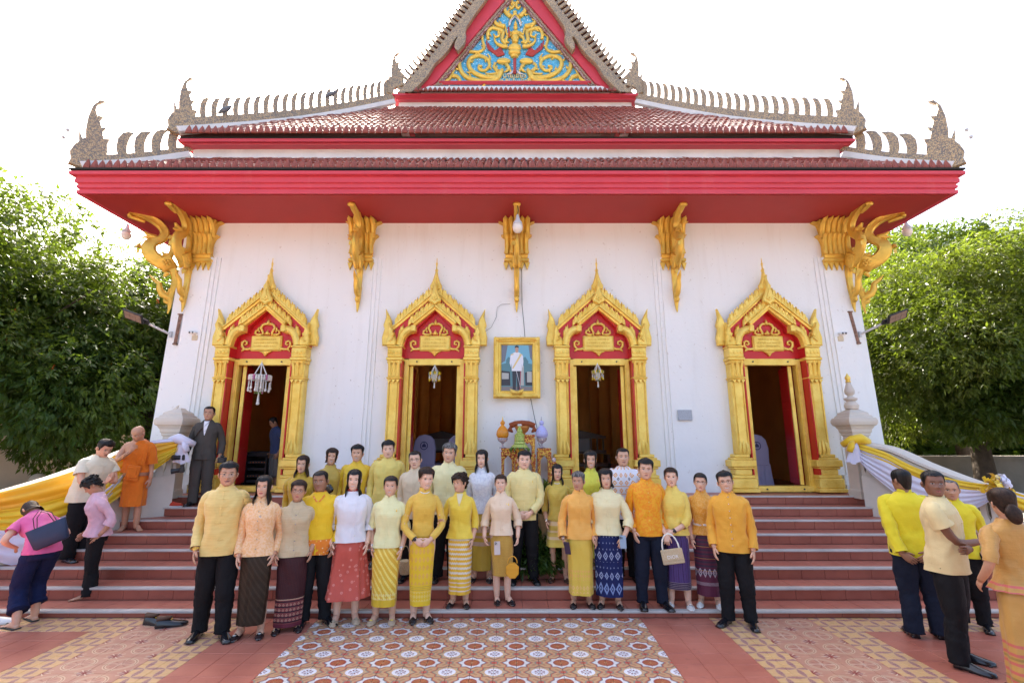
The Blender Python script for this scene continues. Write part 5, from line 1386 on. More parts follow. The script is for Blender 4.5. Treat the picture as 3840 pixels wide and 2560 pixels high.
for k in range(22):
    a = rr.uniform(0, 6.28); q = Vector((.2*math.cos(a), -.12-.05*rr.random(), .72+.28*rr.random()))
    for j in range(5): m.tube([q, q+Vector((.03*math.cos(j*1.26), -.02, .03*math.sin(j*1.26)))], [.012, .004], 4)
m.build('white_flowers', M_jas, o)
for (x, y, z, lb, r) in ((-.05, 6.86, .35, 'fern clump on the steps left of the stone planter', (.28, .2, .42)), (.36, 6.74, .35, 'fern clump on the steps in front of the stone planter', (.26, .14, .36)), (.78, 6.86, .35, 'fern clump on the steps right of the stone planter', (.22, .16, .42))):
    f = empty('fern', (x, y, z)); tag(f, lb, 'fern', 'ferns on the steps'); shrub('fronds', L_dark, (0, 0, .0), r, 330, .13, .03, f, .5)
m = MB(); m.lathe([(.17, .0), (.16, .05), (.13, .08), (.14, .10), (.09, .22), (.10, .24), (.06, .36), (.07, .38), (.03, .50), (.045, .52), (.02, .54)], (.62, 7.35, 1.10), 20); o = m.build('gilt_cone', M_orn, auto=20); tag(o, 'gilt tiered cone stand with a small crystal knob behind the man in the pale jacket', 'ornament')
m = MB(); m.ball((.62, 7.35, 1.67), .035, n=10, m=6); m.build('crystal_knob', M_glass, o, smooth=True)
m = MB(); m.lathe([(.14, .62), (.16, .66), (.12, .70), (.12, 1.05), (.16, 1.10)], (.62, 7.35, 0), 12, sq=True); m.build('stand', M_orn, o)

# ------------------------------------------------------------------ inside the doorways
M_chair = mat('lavender_cover', rough=.7, fn=dirty((.42, .38, .55), .3, 3, .8)); M_emb = mat('emblem_navy', (.05, .05, .14), rough=.6)
def chair(at, rz, label):
    o = empty('covered_chair', at, rz); tag(o, label, 'chair', 'chairs in lavender covers inside the hall')
    m = MB(); q = [(-.23, .40), (.23, .40), (.24, .75), (.20, .92), (.12, 1.0), (0, 1.03), (-.12, 1.0), (-.20, .92), (-.24, .75)]
    m.prism(q, lambda u, v, h: Vector((u, .06-h, v)), .07, .02); m.build('backrest', M_chair, o, auto=40)
    m = MB(); rs = []
    for z, k in ((.0, 1.12), (.2, 1.05), (.44, 1.0)):
        ring = []
        for i in range(40):
            a = 2*math.pi*i/40; mm = max(abs(math.cos(a)), abs(math.sin(a)))
            w = (.24*k + (.012*math.sin(i*2.6) if z < .3 else 0))/mm; ring.append(Vector((w*math.cos(a), .24+w*math.sin(a), z)))
        rs.append(ring)
    m.rings(rs); m.build('seat_skirt', M_chair, o, smooth=False)
    m = MB()
    for k in range(20):
        a0, a1 = k*math.pi/10, (k+1)*math.pi/10
        m.add([(r*math.cos(a), -.013, .80+r*math.sin(a)) for r, a in ((.085, a0), (.085, a1), (.068, a1), (.068, a0))], [(0, 1, 2, 3)])
    m.add([(x, -.013, .80+z) for x, z in ((-.05, -.03), (.05, -.03), (.035, .02), (.012, .035), (0, .075), (-.012, .035), (-.035, .02))], [tuple(range(7))])
    m.build('emblem', M_emb, o)
chair((5.02, 10.15, ZF), 0, 'lavender covered chair with a round emblem inside the fourth doorway'); chair((4.52, 10.35, ZF), R(14), 'lavender covered chair half hidden at the left jamb of the fourth doorway')
chair((-1.10, 10.2, ZF), 0, 'lavender covered chair with a round emblem inside the second doorway'); chair((-1.82, 10.25, ZF), R(-8), 'lavender covered chair cut by the left jamb of the second doorway')
M_wood = mat('dark_wood', rough=.4, fn=dirty((.10, .035, .015), .5, 6, .5))
def sofa(at, w, label):
    o = empty('carved_bench', at); tag(o, label, 'bench', 'carved benches inside the hall')
    m = MB(); m.cbox((0, 0, .38), w, .5, .08, bev=.01); m.build('seat', M_wood, o)
    m = MB(); m.cbox((0, .25, .65), w, .05, .08); m.cbox((0, .25, .98), w, .05, .06)
    for k in range(9): m.cbox((-w/2+.06+(w-.12)*k/8, .25, .8), .035, .04, .34)
    m.prism([(-w/2, 0), (w/2, 0), (w/4, .08), (0, .14), (-w/4, .08)], lambda u, v, h: Vector((u, .28-h, 1.0+v)), .05, .01); m.build('backrest', M_wood, o)
    for sx in (-1, 1):
        m = MB(); m.cbox((sx*(w/2-.04), 0, .30), .06, .5, .60, bev=.01); m.build('side', M_wood, o)
    m = MB(); m.cbox((0, .2, .80), w*.4, .05, .30, bev=.02); m.build('cushion', mat('grey_cushion', (.32, .28, .26), rough=.8), o)
sofa((1.55, 11.2, ZF), 1.25, 'dark carved bench with a grey cushion inside the third doorway'); sofa((-1.75, 12.0, ZF), 1.0, 'dark carved bench deep inside the second doorway')
o = empty('equipment_rack', (-5.02, 9.98, ZF)); tag(o, 'black equipment rack with shelves just inside the first doorway', 'equipment rack')
m = MB(); m.box(-.22, -.19, -.2, .2, 0, .62); m.box(.17, .20, -.2, .2, 0, .62); m.box(-.22, .20, .17, .2, 0, .62); m.box(-.22, .20, -.2, .2, .60, .63); m.box(-.22, .20, -.2, .2, 0, .03); m.build('case', M_blackmetal, o)
m = MB()
for z in (.10, .20, .33, .46): m.box(-.18, .16, -.17, .15, z, z+.05)
m.build('rack_unit', mat('dark_panel', (.03, .03, .035), rough=.35), o)
m = MB()
for k in range(12): m.cbox((-.16+.028*k, -.175, .485 if k % 2 else .225), .012, .01, .014)
m.build('knob', mat('orange_led', (.7, .2, .03), rough=.4), o)
m = MB(); m.box(-.22, .20, -.16, .16, .63, .68)
for k in range(14): m.cbox((-.19+.027*k, -.05, .69), .014, .2, .012)
m.build('mixing_desk', M_blackmetal, o)
o = empty('loudspeaker', (-4.60, 10.1, ZF)); tag(o, 'dark blue black loudspeaker box beside the rack inside the first doorway', 'loudspeaker')
m = MB(); m.cbox((0, 0, .30), .26, .3, .60, bev=.015); m.build('cabinet', mat('speaker_box', (.02, .025, .04), rough=.6), o); m = MB(); m.tube([(0, -.152, .22), (0, -.156, .22)], .09, 20); m.build('grille', M_blackmetal, o)
# portrait-sized hangings deep inside the hall
M_drape = mat('pink_drape', rough=.7, fn=dirty((.42, .12, .22), .4, 3, .7))
for (x, y, z, lb) in ((-4.25, 12.4, 3.3, 'pinkish draped cloth hanging inside the first doorway'), (4.55, 12.4, 3.0, 'pinkish draped cloth hanging inside the fourth doorway')):
    m = MB(); rs = []
    for i in range(9):
        t = i/8; rs.append([Vector((x + (.30-.2*t)*math.cos(a*.7)*(1 if a < 5 else .9), y + .05*math.sin(a*2), z-.7*t + .04*math.sin(a*1.7))) for a in range(10)])
    m.rings(rs, close=False); tag(m.build('hanging_cloth', M_drape, smooth=True), lb, 'hanging cloth')

# ------------------------------------------------------------------ shoes left on the ground
def shoe_mesh(m, c, d, L=.27, W_=.095, H=.085, kind='loafer', side=1):
    """closed shoe: c = heel-middle of the sole on the ground, d = unit heading"""
    c = Vector(c); d = Vector(d).normalized(); s_ = Vector((-d.y, d.x, 0)); u = Vector((0, 0, 1))
    rs = []
    prof = [(-.04, .55, .55), (.0, .74, .95), (.10, .76, 1.0), (.25, .72, .88), (.40, .84, .78), (.58, 1.0, .60), (.75, .98, .50), (.88, .80, .42), (.97, .46, .34), (1.0, .2, .22)]
    for t, w, h in prof:
        p = c + d*(t*L); ring = []
        hh = H*h
        for (a, b) in ((-.5, .0), (-.54, .12), (-.50, .28), (-.44, .6), (-.28, .88), (0, 1), (.28, .88), (.44, .6), (.50, .28), (.54, .12), (.5, .0)): ring.append(p + s_*(a*w*W_) + u*(b*hh))
        rs.append(ring)
    m.rings(rs)
M_shoe = mat('black_leather', (.010, .010, .013), rough=.22, coat=.4); M_shoein = mat('shoe_lining', (.10, .05, .03), rough=.8)
def loose_shoe(at, ang, label, L=.29):
    d = Vector((math.cos(ang), math.sin(ang), 0)); o = empty('leather_shoe', at); tag(o, label, 'shoe', 'loose black shoes on the tiles')
    m = MB(); shoe_mesh(m, (0, 0, .012), d, L, .10, .085); m.build('upper', M_shoe, o, smooth=True)
    m = MB(); p = d*(.10*L); m.tube([Vector((0, 0, .085)) + d*(-.0), Vector((0, 0, .094)) + d*(.45*L)], [(.03, .034), (.012, .03)], 10, up=(0, 0, 1)); m.build('opening', M_shoein, o, smooth=True)
    m = MB(); m.cbox(d*(.12*L)+Vector((0, 0, .012)), .08, .07, .024, Matrix.Rotation(ang, 4, 'Z')); m.cbox(d*(.6*L)+Vector((0, 0, .008)), .16, .09, .014, Matrix.Rotation(ang, 4, 'Z')); m.build('sole', M_shoe, o)
    m = MB(); m.cbox(d*(.46*L)+Vector((0, 0, .075)), .012, .05, .006, Matrix.Rotation(ang, 4, 'Z')); m.build('buckle', M_gold, o)
a = P(600, 2315, 5.78); loose_shoe((-3.98, 5.76, 0), R(-8), 'left one of the two black loafers standing empty at the foot of the stairs')
loose_shoe((-3.78, 5.64, 0), R(22), 'right one of the two black loafers standing empty at the foot of the stairs')
M_sneak = mat('red_knit', (.50, .05, .02), rough=.7, bump=nbump(80, .4, .004))
def sneaker(at, ang, label):
    d = Vector((math.cos(ang), math.sin(ang), 0)); o = empty('sneaker', at); tag(o, label, 'shoe', 'orange red sneakers on the steps')
    m = MB(); shoe_mesh(m, (0, 0, .02), d, .29, .10, .09); m.build('upper', M_sneak, o, smooth=True)
    m = MB(); shoe_mesh(m, -d*.005, d, .30, .108, .035); m.build('sole', M_white, o, smooth=True)
sneaker((-5.76, 8.30, SZ[6]), R(6), 'left orange red sneaker on the step below the left post'); sneaker((-5.66, 8.24, SZ[6]), R(2), 'right orange red sneaker on the step below the left post')
# ------------------------------------------------------------------ people
SKINS = [mat('skin_%s' % n, c, rough=.48, sss=.06, fn=(lambda c: lambda b: mixc(nz(coords(), 30., 3, .5, .4, .7)*.25, c, (c[0]*.85, c[1]*.68, c[2]*.62)))(c)) for n, c in
         (('fair', (.80, .50, .36)), ('light', (.70, .41, .275)), ('tan', (.55, .295, .185)), ('brown', (.36, .18, .105)), ('deep', (.23, .105, .062)))]
M_hair = mat('black_hair', rough=.42, spec=.32, fn=lambda b: mixc(nz(comb(*[a*k for a, k in zip(sep(coords()), (60., 60., 6.))]), 1., 3), (.004, .003, .003), (.012, .009, .008)), bump=lambda: (V(tex('ShaderNodeTexNoise', comb(*[a*k for a, k in zip(sep(coords()), (140., 140., 12.))]), 1., Detail=3.).outputs['Fac']), .6, .004))
M_hairb = mat('brown_hair', rough=.5, spec=.25, fn=lambda b: mixc(nz(coords(), 40., 3), (.016, .008, .005), (.042, .021, .012)), bump=nbump(120, .5, .003, 'o'))
M_hairg = mat('greying_hair', rough=.5, fn=lambda b: mixc(nz(comb(*[a*k for a, k in zip(sep(coords()), (90., 90., 20.))]), 1., 3, .6, .45, .6), (.03, .028, .028), (.22, .21, .20)), bump=nbump(120, .5, .003, 'o'))
M_eye = mat('eye_white', (.62, .58, .55), rough=.3); M_iris = mat('iris', (.012, .008, .006), rough=.2)
M_lip = mat('lip', (.42, .13, .11), rough=.4); M_lipr = mat('lipstick', (.50, .06, .06), rough=.35); M_teeth = mat('teeth', (.60, .55, .49), rough=.3)
M_brow = mat('eyebrow', (.07, .045, .035), rough=.8)
M_gls = mat('spectacle_wire', (.05, .045, .04), rough=.3, metal=.6); M_steel = mat('steel', (.6, .58, .55), rough=.25, metal=.9)
M_pearl = mat('pearl', (.8, .77, .7), rough=.25)

def lerp_tab(tab, z):
    if z <= tab[0][0]: return tab[0][1:]
    for i in range(1, len(tab)):
        if z <= tab[i][0]:
            a, b = tab[i-1], tab[i]; t = (z-a[0])/(b[0]-a[0])
            # smooth cubic through the neighbours
            p, q = tab[max(i-2, 0)], tab[min(i+1, len(tab)-1)]; out = []
            for k in range(1, len(a)):
                m0 = (b[k]-p[k])/max(1e-6, b[0]-p[0])*(b[0]-a[0]); m1 = (q[k]-a[k])/max(1e-6, q[0]-a[0])*(b[0]-a[0])
                h = 2*t**3-3*t*t+1; out.append(h*a[k] + (t**3-2*t*t+t)*m0 + (3*t*t-2*t**3)*b[k] + (t**3-t*t)*m1)
            return tuple(out)
    return tab[-1][1:]
def sm(x): x = max(0., min(1., x)); return x*x*(3-2*x)
def gs(x, s): return math.exp(-(x/s)**2)
#        z      half  front  back
HEAD = [(-.085,.068,.050,.070),(-.05,.055,.044,.064),(-.02,.053,.050,.066),(-.004,.048,.072,.064),(.006,.050,.086,.064),(.022,.058,.090,.066),(.045,.066,.088,.072),(.07,.0715,.087,.080),(.10,.0755,.087,.089),(.12,.077,.086,.093),(.145,.0775,.088,.096),(.17,.075,.083,.094),(.19,.068,.072,.085),(.208,.054,.054,.066),(.22,.033,.032,.040),(.226,.012,.012,.014)]
ZC = 1.475; FEM = [0]
def HS(a, z, w_=1., th=0.):
    hw, F, B = lerp_tab(HEAD, z); s, c = math.sin(a), math.cos(a)
    k = 1-(.10+.10*FEM[0])*sm((.06-z)/.055)*max(0, c)
    if FEM[0] and z < -.004: hw *= .86; F *= .95
    x = (hw*w_*k+th)*math.copysign(abs(s)**.92, s)
    y = -(F+th)*abs(c)**.86 if c > 0 else (B+th)*abs(c)**.95
    return x, y
def face_y(x, z):
    """front surface with nose, sockets, cheeks, lips and chin"""
    hw, F, B = lerp_tab(HEAD, z); k = min(.999, abs(x)/(hw*(1-(.08+.08*FEM[0])*sm((.06-z)/.055))))
    s = k**(1/.92); y = -F*(1-s*s)**.43
    return y + feat(x, z)
def feat(x, z):
    n = 0
    if .058 < z < .15:
        A = .0215*gs(z-.083, .014) + .010*gs(z-.105, .018) + .003*gs(z-.13, .02)
        n -= A*gs(x, .0085 + .008*sm((.10-z)/.025))
    n -= .005*gs(abs(x)-.013, .007)*gs(z-.077, .007)           # nostril wings
    n += .0085*gs(abs(x)-.032, .017)*gs(z-.118, .012)          # eye sockets
    n -= .0030*gs(abs(x)-.03, .022)*gs(z-.137, .009)           # brow ridge
    n -= .0045*gs(abs(x)-.040, .022)*gs(z-.085, .022)          # cheeks
    n -= .0055*gs(x, .021)*(gs(z-.0525, .0055)+gs(z-.0405, .0065)) - .004*gs(x, .022)*gs(z-.0465, .003)
    n += .003*gs(x, .02)*gs(z-.028, .006); n -= .004*gs(x, .02)*gs(z-.012, .012)
    return n

MEN = [(.74,.182,.122,.138),(.85,.184,.122,.136),(.95,.178,.118,.120),(1.05,.166,.116,.106),(1.15,.172,.118,.108),(1.25,.190,.120,.114),(1.32,.196,.110,.112),(1.365,.190,.096,.100),(1.40,.152,.082,.092),(1.43,.104,.070,.080),(1.448,.088,.062,.070),(1.462,.074,.062,.068)]
WOM = [(.80,.182,.122,.140),(.87,.176,.116,.132),(.95,.160,.106,.114),(1.03,.144,.098,.098),(1.10,.142,.100,.094),(1.18,.154,.120,.097),(1.25,.164,.128,.100),(1.30,.168,.114,.100),(1.35,.164,.096,.096),(1.39,.130,.080,.088),(1.42,.092,.066,.076),(1.438,.084,.060,.068),(1.455,.070,.056,.062)]
def tors(tab, z, a, bw, bd, wr=0., seed=0.):
    hw, F, B = lerp_tab(tab, z); s, c = math.sin(a), math.cos(a)
    x = hw*bw*math.copysign(abs(s)**.86, s); y = -F*bd*abs(c)**.80 if c > 0 else B*bd*abs(c)**.82
    if wr:
        n = .8*noise.noise(Vector((x*7+seed, y*7, z*6+seed)))
        q = Vector((x*9 + z*4*math.copysign(1, x) + seed, y*8, z*7 - abs(x)*6)); n += .9 - 2.4*abs(noise.noise(q))
        q = Vector((x*20+seed, y*14, z*30)); n += (.5 - 1.5*abs(noise.noise(q)))*(.35 + gs(z-1.04, .08) + gs(z-1.28, .07)*abs(s))
        n += .55*math.sin(a*5+z*10+seed)*sm((1.15-z)/.3) + .5*math.sin(z*34+a*2.2+seed)*gs(z-1.02, .09) + .45*math.sin(z*26-abs(s)*9+seed)*gs(z-1.27, .08)*abs(s)
        k = 1 + n*wr; x *= k; y *= 1 + n*wr*1.6
    return x, y

class Warp:
    def __init__(s, bend=0, head=(0, 0, 0), lean=0, side=0, pz=.92, hipback=0., twist=0.):
        s.b = R(bend); s.h = [R(a) for a in head]; s.l = R(lean); s.pz = pz; s.hb = hipback; s.tw = R(twist)
        s.Mh = Matrix.Rotation(s.h[0], 3, 'Z') @ Matrix.Rotation(s.h[1], 3, 'X') @ Matrix.Rotation(s.h[2], 3, 'Y')
    def head(s, p):
        w = sm((p.z-1.42)/.07); piv = Vector((0, .01, 1.475))
        if w <= 0: return s.body(p)
        q = piv + s.Mh @ (p-piv); return s.body(p.lerp(q, w))
    def body(s, p):
        if s.tw:
            a = s.tw*sm((p.z-.85)/.5); p = Matrix.Rotation(a, 3, 'Z') @ p
        if s.b or s.hb:
            t = sm((p.z-(s.pz-.12))/.42); a = s.b*t
            piv = Vector((0, 0, s.pz)); q = p-piv
            p = piv + Matrix.Rotation(a, 3, 'X') @ q + Vector((0, s.hb*sm((p.z-.1)/.8), 0))
        if s.l:
            a = s.l*sm((p.z-.9)/.4); piv = Vector((0, 0, .95)); p = piv + Matrix.Rotation(a, 3, 'Y') @ (p-piv)
        return p
FABS = {}
def fab(name, col, rough=.6, pat=None, sheen=None, wrinkle=.35):
    if name in FABS: return FABS[name]
    if sheen is None: sheen = 0. if max(col) < .1 else .15
    def fn(b):
        o = coords(); c = pat(o, col) if pat else None
        q = nz(o, 6., 4, .6, .3, .7); d = tuple(x*.86 for x in col)
        if c is None: c = mixc(q*.5, col, d)
        return c
    def bp():
        o = coords(); x, y, z = sep(o)
        a = V(tex('ShaderNodeTexNoise', comb(x*9., y*9., z*5.), 1., Detail=4.).outputs['Fac'])
        b_ = V(tex('ShaderNodeTexNoise', o, 220., Detail=1.).outputs['Fac'])
        w = V(tex('ShaderNodeTexNoise', comb(x*5., y*5., z*14.), 1., Detail=3.).outputs['Fac'])
        return a + w*.35 + b_*.08, wrinkle*1.1, .04
    FABS[name] = mat(name, col, rough=rough, spec=.25 if max(col) < .1 else .5, sheen=sheen, fn=fn, bump=bp); return FABS[name]
def wrapc(o):
    x, y, z = sep(o); return x.atan2(y*-1.)*.15, z
def P_bands(bands):
    def f(o, c0):
        u, z = wrapc(o); c = mixc(nz(o, 20., 3)*.25, c0, tuple(k*.8 for k in c0))
        for z0, z1, c1 in bands: c = mixc((z > z0)*(z < z1), c, c1)
        return c
    return f
def P_spots(c1, sc=22., th=.32, c2=None):
    def f(o, c0):
        d = V(tex('ShaderNodeTexVoronoi', o, sc).outputs['Distance']); c = mixc((d < th), c0, c1)
        return mixc((d < th*.45), c, c2) if c2 else c
    return f
def P_lace(c1, sc=60.):
    def f(o, c0):
        n = nz(o, sc, 2, .5, .46, .54); return mixc(n*.6, c0, c1)
    return f
def P_slub(c1):       # silk with horizontal slubs
    def f(o, c0):
        x, y, z = sep(o); return mixc(nz(comb(x*8., y*8., z*70.), 1., 3, .5, .4, .65)*.45, c0, c1)
    return f
def P_diag(c1, k=60., tilt=.8):
    def f(o, c0):
        u, z = wrapc(o); s = ((u+z*tilt)*k).sin(); t = ((u-z*tilt)*k*2.1).sin(); c = mixc((s > .25), c0, c1); return mixc((s > .6)*(t > .2)*.6, c, tuple(min(1, x*1.25) for x in c1))
    return f
def P_ikat(c1, zp=.055, up=.02, amp=.010, duty=.5, zmin=-1., zmax=9.):
    def f(o, c0):
        u, z = wrapc(o); tri = ((u/up).frac()-.5).abs()*amp*2
        w = ((z+tri)/zp).frac(); c = mixc(nz(o, 30., 2)*.3, c0, tuple(k*.85 for k in c0)); return mixc((w < duty)*(z > zmin)*(z < zmax), c, c1)
    return f
def P_motif(c1, up=.055, zp=.07, size=.30, zmin=-1, zmax=9, base=None):
    def f(o, c0):
        c = base(o, c0) if base else c0
        u, z = wrapc(o); a = ((u/up).frac()-.5).abs(); b = ((z/zp).frac()-.5).abs(); d = a+b
        k = (d < size)*(d > size*.55) + (d < size*.25)
        return mixc(k*(z > zmin)*(z < zmax), c, c1)
    return f
def chain(*fs):
    def f(o, c0):
        c = c0
        for g in fs: c = g(o, c)
        return c
    return f
def motif_on(c1, up, zp, size, zmin, zmax, z0=0.):
    def g(o, c):
        u, z = wrapc(o); a = ((u/up).frac()-.5).abs(); b = (((z-z0)/zp).frac()-.5).abs(); d = a+b
        return mixc(((d < size)*(d > size*.55) + (d < size*.25))*(z > zmin)*(z < zmax), c, c1)
    return g
def band_on(z0, z1, c1):
    def g(o, c):
        u, z = wrapc(o); return mixc((z > z0)*(z < z1), c, c1)
    return g
def stripes_on(c1, zp, duty, zmin, zmax):
    def g(o, c):
        u, z = wrapc(o); return mixc(((z/zp).frac() < duty)*(z > zmin)*(z < zmax), c, c1)
    return g
def vstripes_on(c1, up, duty, zmin, zmax):
    def g(o, c):
        u, z = wrapc(o); return mixc(((u/up).frac() < duty)*(z > zmin)*(z < zmax), c, c1)
    return g

def hand(m, w, d, pn, side, curl=.5, sc=1., spread=0., thumb=1.):
    """w wrist, d direction of the hand, pn palm normal, side: unit vector towards the thumb"""
    w, d = Vector(w), Vector(d).normalized(); pn = Vector(pn); pn = (pn - d*pn.dot(d)).normalized(); sd = d.cross(pn); 
    if sd.dot(Vector(side)) < 0: sd = -sd
    rs = []
    for t, hw, ht in ((-.02, .026, .021), (.0, .025, .019), (.025, .033, .018), (.055, .041, .016), (.082, .041, .013), (.092, .036, .009)):
        c = w + d*t*sc; rs.append([c + sd*(hw*sc*math.cos(a)) + pn*(ht*sc*math.sin(a)) for a in [k*math.pi/5 for k in range(10)]])
    m.rings(rs)
    for k, (o, L, r) in enumerate(((.030, .070, .0088), (.010, .079, .0092), (-.010, .074, .0088), (-.029, .057, .0078))):
        p = w + (d*.078 + sd*o)*sc; u = (d + sd*(o*spread*6)).normalized(); pts = [p]; c_ = curl*(1+.12*k)
        for j, f in enumerate((.42, .32, .26)):
            u = (Matrix.Rotation(0, 3, 'X') @ u); ang = c_*(.6 if j == 0 else .85)
            u = (u*math.cos(ang) + pn*math.sin(ang)).normalized(); pts.append(pts[-1] + u*L*f*sc)
            pn2 = pn
        m.tube(pts, [r*sc, r*.98*sc, r*.9*sc, r*.62*sc], 6)
    p = w + (d*.022 + sd*.026 + pn*.004)*sc; u = (d*.75 + sd*.62*thumb + pn*.30).normalized()
    q = p + u*.036*sc; u2 = (d*.9 + sd*.25*thumb + pn*.35).normalized(); m.tube([p - u*.012*sc, q, q + u2*.030*sc, q + u2*.050*sc], [.0135*sc, .0115*sc, .0098*sc, .006*sc], 6)

def ik(S_, W_, l1, l2, pole):
    S_, W_ = Vector(S_), Vector(W_); d = W_-S_; L = min(d.length, (l1+l2)*.999); d.normalize(); W2 = S_ + d*L
    a = (l1*l1 - l2*l2 + L*L)/(2*L); h = math.sqrt(max(0, l1*l1-a*a)); pl = Vector(pole); pl = (pl - d*pl.dot(d)).normalized()
    return S_ + d*a + pl*h, W2
def curve(pts, n):
    pts = [Vector(p) for p in pts]; out = []
    for i in range(len(pts)-1):
        p0, p1, p2, p3 = pts[max(i-1, 0)], pts[i], pts[i+1], pts[min(i+2, len(pts)-1)]
        for k in range(n):
            t = k/n; out.append(.5*((2*p1) + (p2-p0)*t + (2*p0-5*p1+4*p2-p3)*t*t + (3*p1-p0-3*p2+p3)*t*t*t))
    out.append(pts[-1]); return out

def person(label, loc, H, yaw=0, sex=None, skin=1, bw=1., bd=1., head=(0, 0, 0), bend=0, lean=0, hipback=0, twist=0,
           hair='short', hairmat=None, glasses=None, lips=None, smile=0,
           top=None, bottom=None, shoe=None, hands=None, feet=((-.10, 0, -8), (.10, 0, 8)), extras=None, group=None, bare=False, knee=0., facew=1.):
    """one standing figure; local frame faces -Y, 1.70 m tall"""
    if sex is None: sex = 'f' if 'woman' in label else 'm'
    bw *= .925; bd *= .96; facew *= 1.05 if sex == 'm' else 1.0; FEM[0] = 1 if sex == 'f' else 0
    s = H/1.72; root = empty('person', loc, R(yaw)); root.scale = (s, s, s)
    tag(root, label, 'person', group)
    W_ = Warp(bend, head, lean, hipback=hipback, twist=twist); tab = MEN if sex == 'm' else WOM
    X = W_.body; sw = .183*bw if sex == 'm' else .160*bw; sz = 1.340 if sex == 'm' else 1.328
    rseed = sum(map(ord, label)) % 97
    hands = hands or {}; pr = random.Random(rseed*7+3)
    if group == 'group posing for the photograph on the stairs': yaw += pr.uniform(-7, 7); root.rotation_euler.z = R(yaw); W_.h[2] += R(pr.uniform(-4, 4)); W_.h[1] += R(pr.uniform(-2, 4)); W_.h[0] += R(pr.uniform(-7, 7)); W_.l += R(pr.uniform(-1.6, 1.6)); W_.Mh = Matrix.Rotation(W_.h[0], 3, 'Z') @ Matrix.Rotation(W_.h[1], 3, 'X') @ Matrix.Rotation(W_.h[2], 3, 'Y')
    B = MB(); B.mi = 0; B.X = W_.head
    # head and neck, one surface, continuing into the trunk
    NA = 40; zs = [-.085, -.06, -.035, -.015, -.004, .004, .012, .02, .03, .036, .041, .046, .051, .056, .062, .068, .074, .08, .086, .094, .102, .109, .116, .123, .130, .138, .148, .16, .172, .184, .195, .205, .214, .221, .226]
    angs = []
    for k in range(NA):
        t = k/NA*2*math.pi - math.pi; angs.append(t - .38*math.sin(t)*1.0)
    rs = []
    for z in zs:
        ring = []
        for a in angs:
            x, y = HS(a, z, facew)
            if math.cos(a) > .15 and z > -.004: y += feat(x/facew, z)*sm((math.cos(a)-.15)/.25)
            ring.append(Vector((x, y, ZC+z)))
        rs.append(ring)
    B.rings(rs, cap0=False)
    for sd in (-1, 1):    # ears
        B.tube([(sd*.073*facew, .008, ZC+.072), (sd*.083*facew, .014, ZC+.085), (sd*.087*facew, .018, ZC+.108), (sd*.078*facew, .012, ZC+.128)], [(.006, .010), (.007, .015), (.007, .017), (.005, .010)], 8, up=(1, 0, 0))
    def decal(poly, off_, mi):
        B.mi = mi; vs = [Vector((x*facew, face_y(x, z)-off_, ZC+z)) for x, z in poly]; c = sum(vs, Vector())/len(vs)
        B.add(vs+[c+Vector((0, -.0006, 0))], [(i, (i+1) % len(vs), len(vs)) for i in range(len(vs))]); B.mi = 0
    sq = .72 if smile > 1 else 1.
    for sd in (-1, 1):
        el = [(sd*.0315 + .0155*math.cos(t), .1165 + .0066*sq*math.sin(t)*(1 if math.sin(t) > 0 else .7)) for t in [k*math.pi/6 for k in range(12)]]
        decal(el, .0035, 1)
        decal([(sd*.0315 + .0062*math.cos(t), .1168 + .0054*sq*math.sin(t)) for t in [k*math.pi/5 for k in range(10)]], .0052, 2)
        decal([(sd*.0315 - .016, .1165), (sd*.0315 - .010, .1215*1-.0006), (sd*.0315, .1232), (sd*.0315+.010, .1215-.0006), (sd*.0315+.016, .1165), (sd*.0315+.009, .1196), (sd*.0315, .1210), (sd*.0315-.009, .1196)], .0062, 2)
        bt = .0016 if sex == 'f' else .0030
        decal([(sd*.014, .133), (sd*.026, .1372), (sd*.040, .1372), (sd*.050, .1325), (sd*.040, .1372+bt), (sd*.026, .1372+bt*1.3), (sd*.014, .133+bt*1.6)], .0024, 4)
    mw = .021 + .0055*min(smile, 2); up = .0038*min(smile, 2)
    decal([(-mw, .0465+up), (-.011, .0525), (-.004, .0553), (0, .0540), (.004, .0553), (.011, .0525), (mw, .0465+up), (.010, .0475), (0, .0468), (-.010, .0475)], .0022, 3)
    decal([(-mw, .0465+up), (-.010, .0450), (0, .0446), (.010, .0450), (mw, .0465+up), (.012, .0392), (0, .0362), (-.012, .0392)], .0022, 3)
    if smile >= 2: decal([(-mw*.72, .0480+up*.5), (0, .0486), (mw*.72, .0480+up*.5), (mw*.5, .0432), (0, .0418), (-mw*.5, .0432)], .0042, 5)
    else: decal([(-mw, .0466+up), (0, .0472), (mw, .0466+up), (0, .0455)], .0036, 2)
    # trunk under the clothes
    B.X = X; n = 24; kk = (.92 if sex == 'm' else .84) if not bare else 1.
    B.rings([[Vector((*[c*kk for c in tors(tab, z, 2*math.pi*k/n, bw, bd)], z)) for k in range(n)] for z in ([.86, .95, 1.05, 1.15, 1.25, 1.31, 1.35, 1.39, 1.42, 1.44, 1.455])])
    # arms and hands
    arms = {}
    for sd, key in ((-1, 'L'), (1, 'R')):        # L = viewer's left when facing the camera
        hd = hands.get(key, {})
        wt = hd.get('at', (sd*(sw+pr.uniform(.018, .05)), pr.uniform(-.12, -.0), (.835 if sex == 'm' else .845)+pr.uniform(-.01, .03))); pole = hd.get('pole', (sd*.35, .9, -.1))
        Sh = Vector((sd*sw*.97, .005, sz)); El, Wr = ik(Sh, wt, .285, .255, pole)
        q = curve([Vector((sd*sw*.55, .0, sz+.005)), Sh, El, Wr], 5)
        rad = [.050+.0*i for i in range(6)]; N_ = len(q); rr_ = []
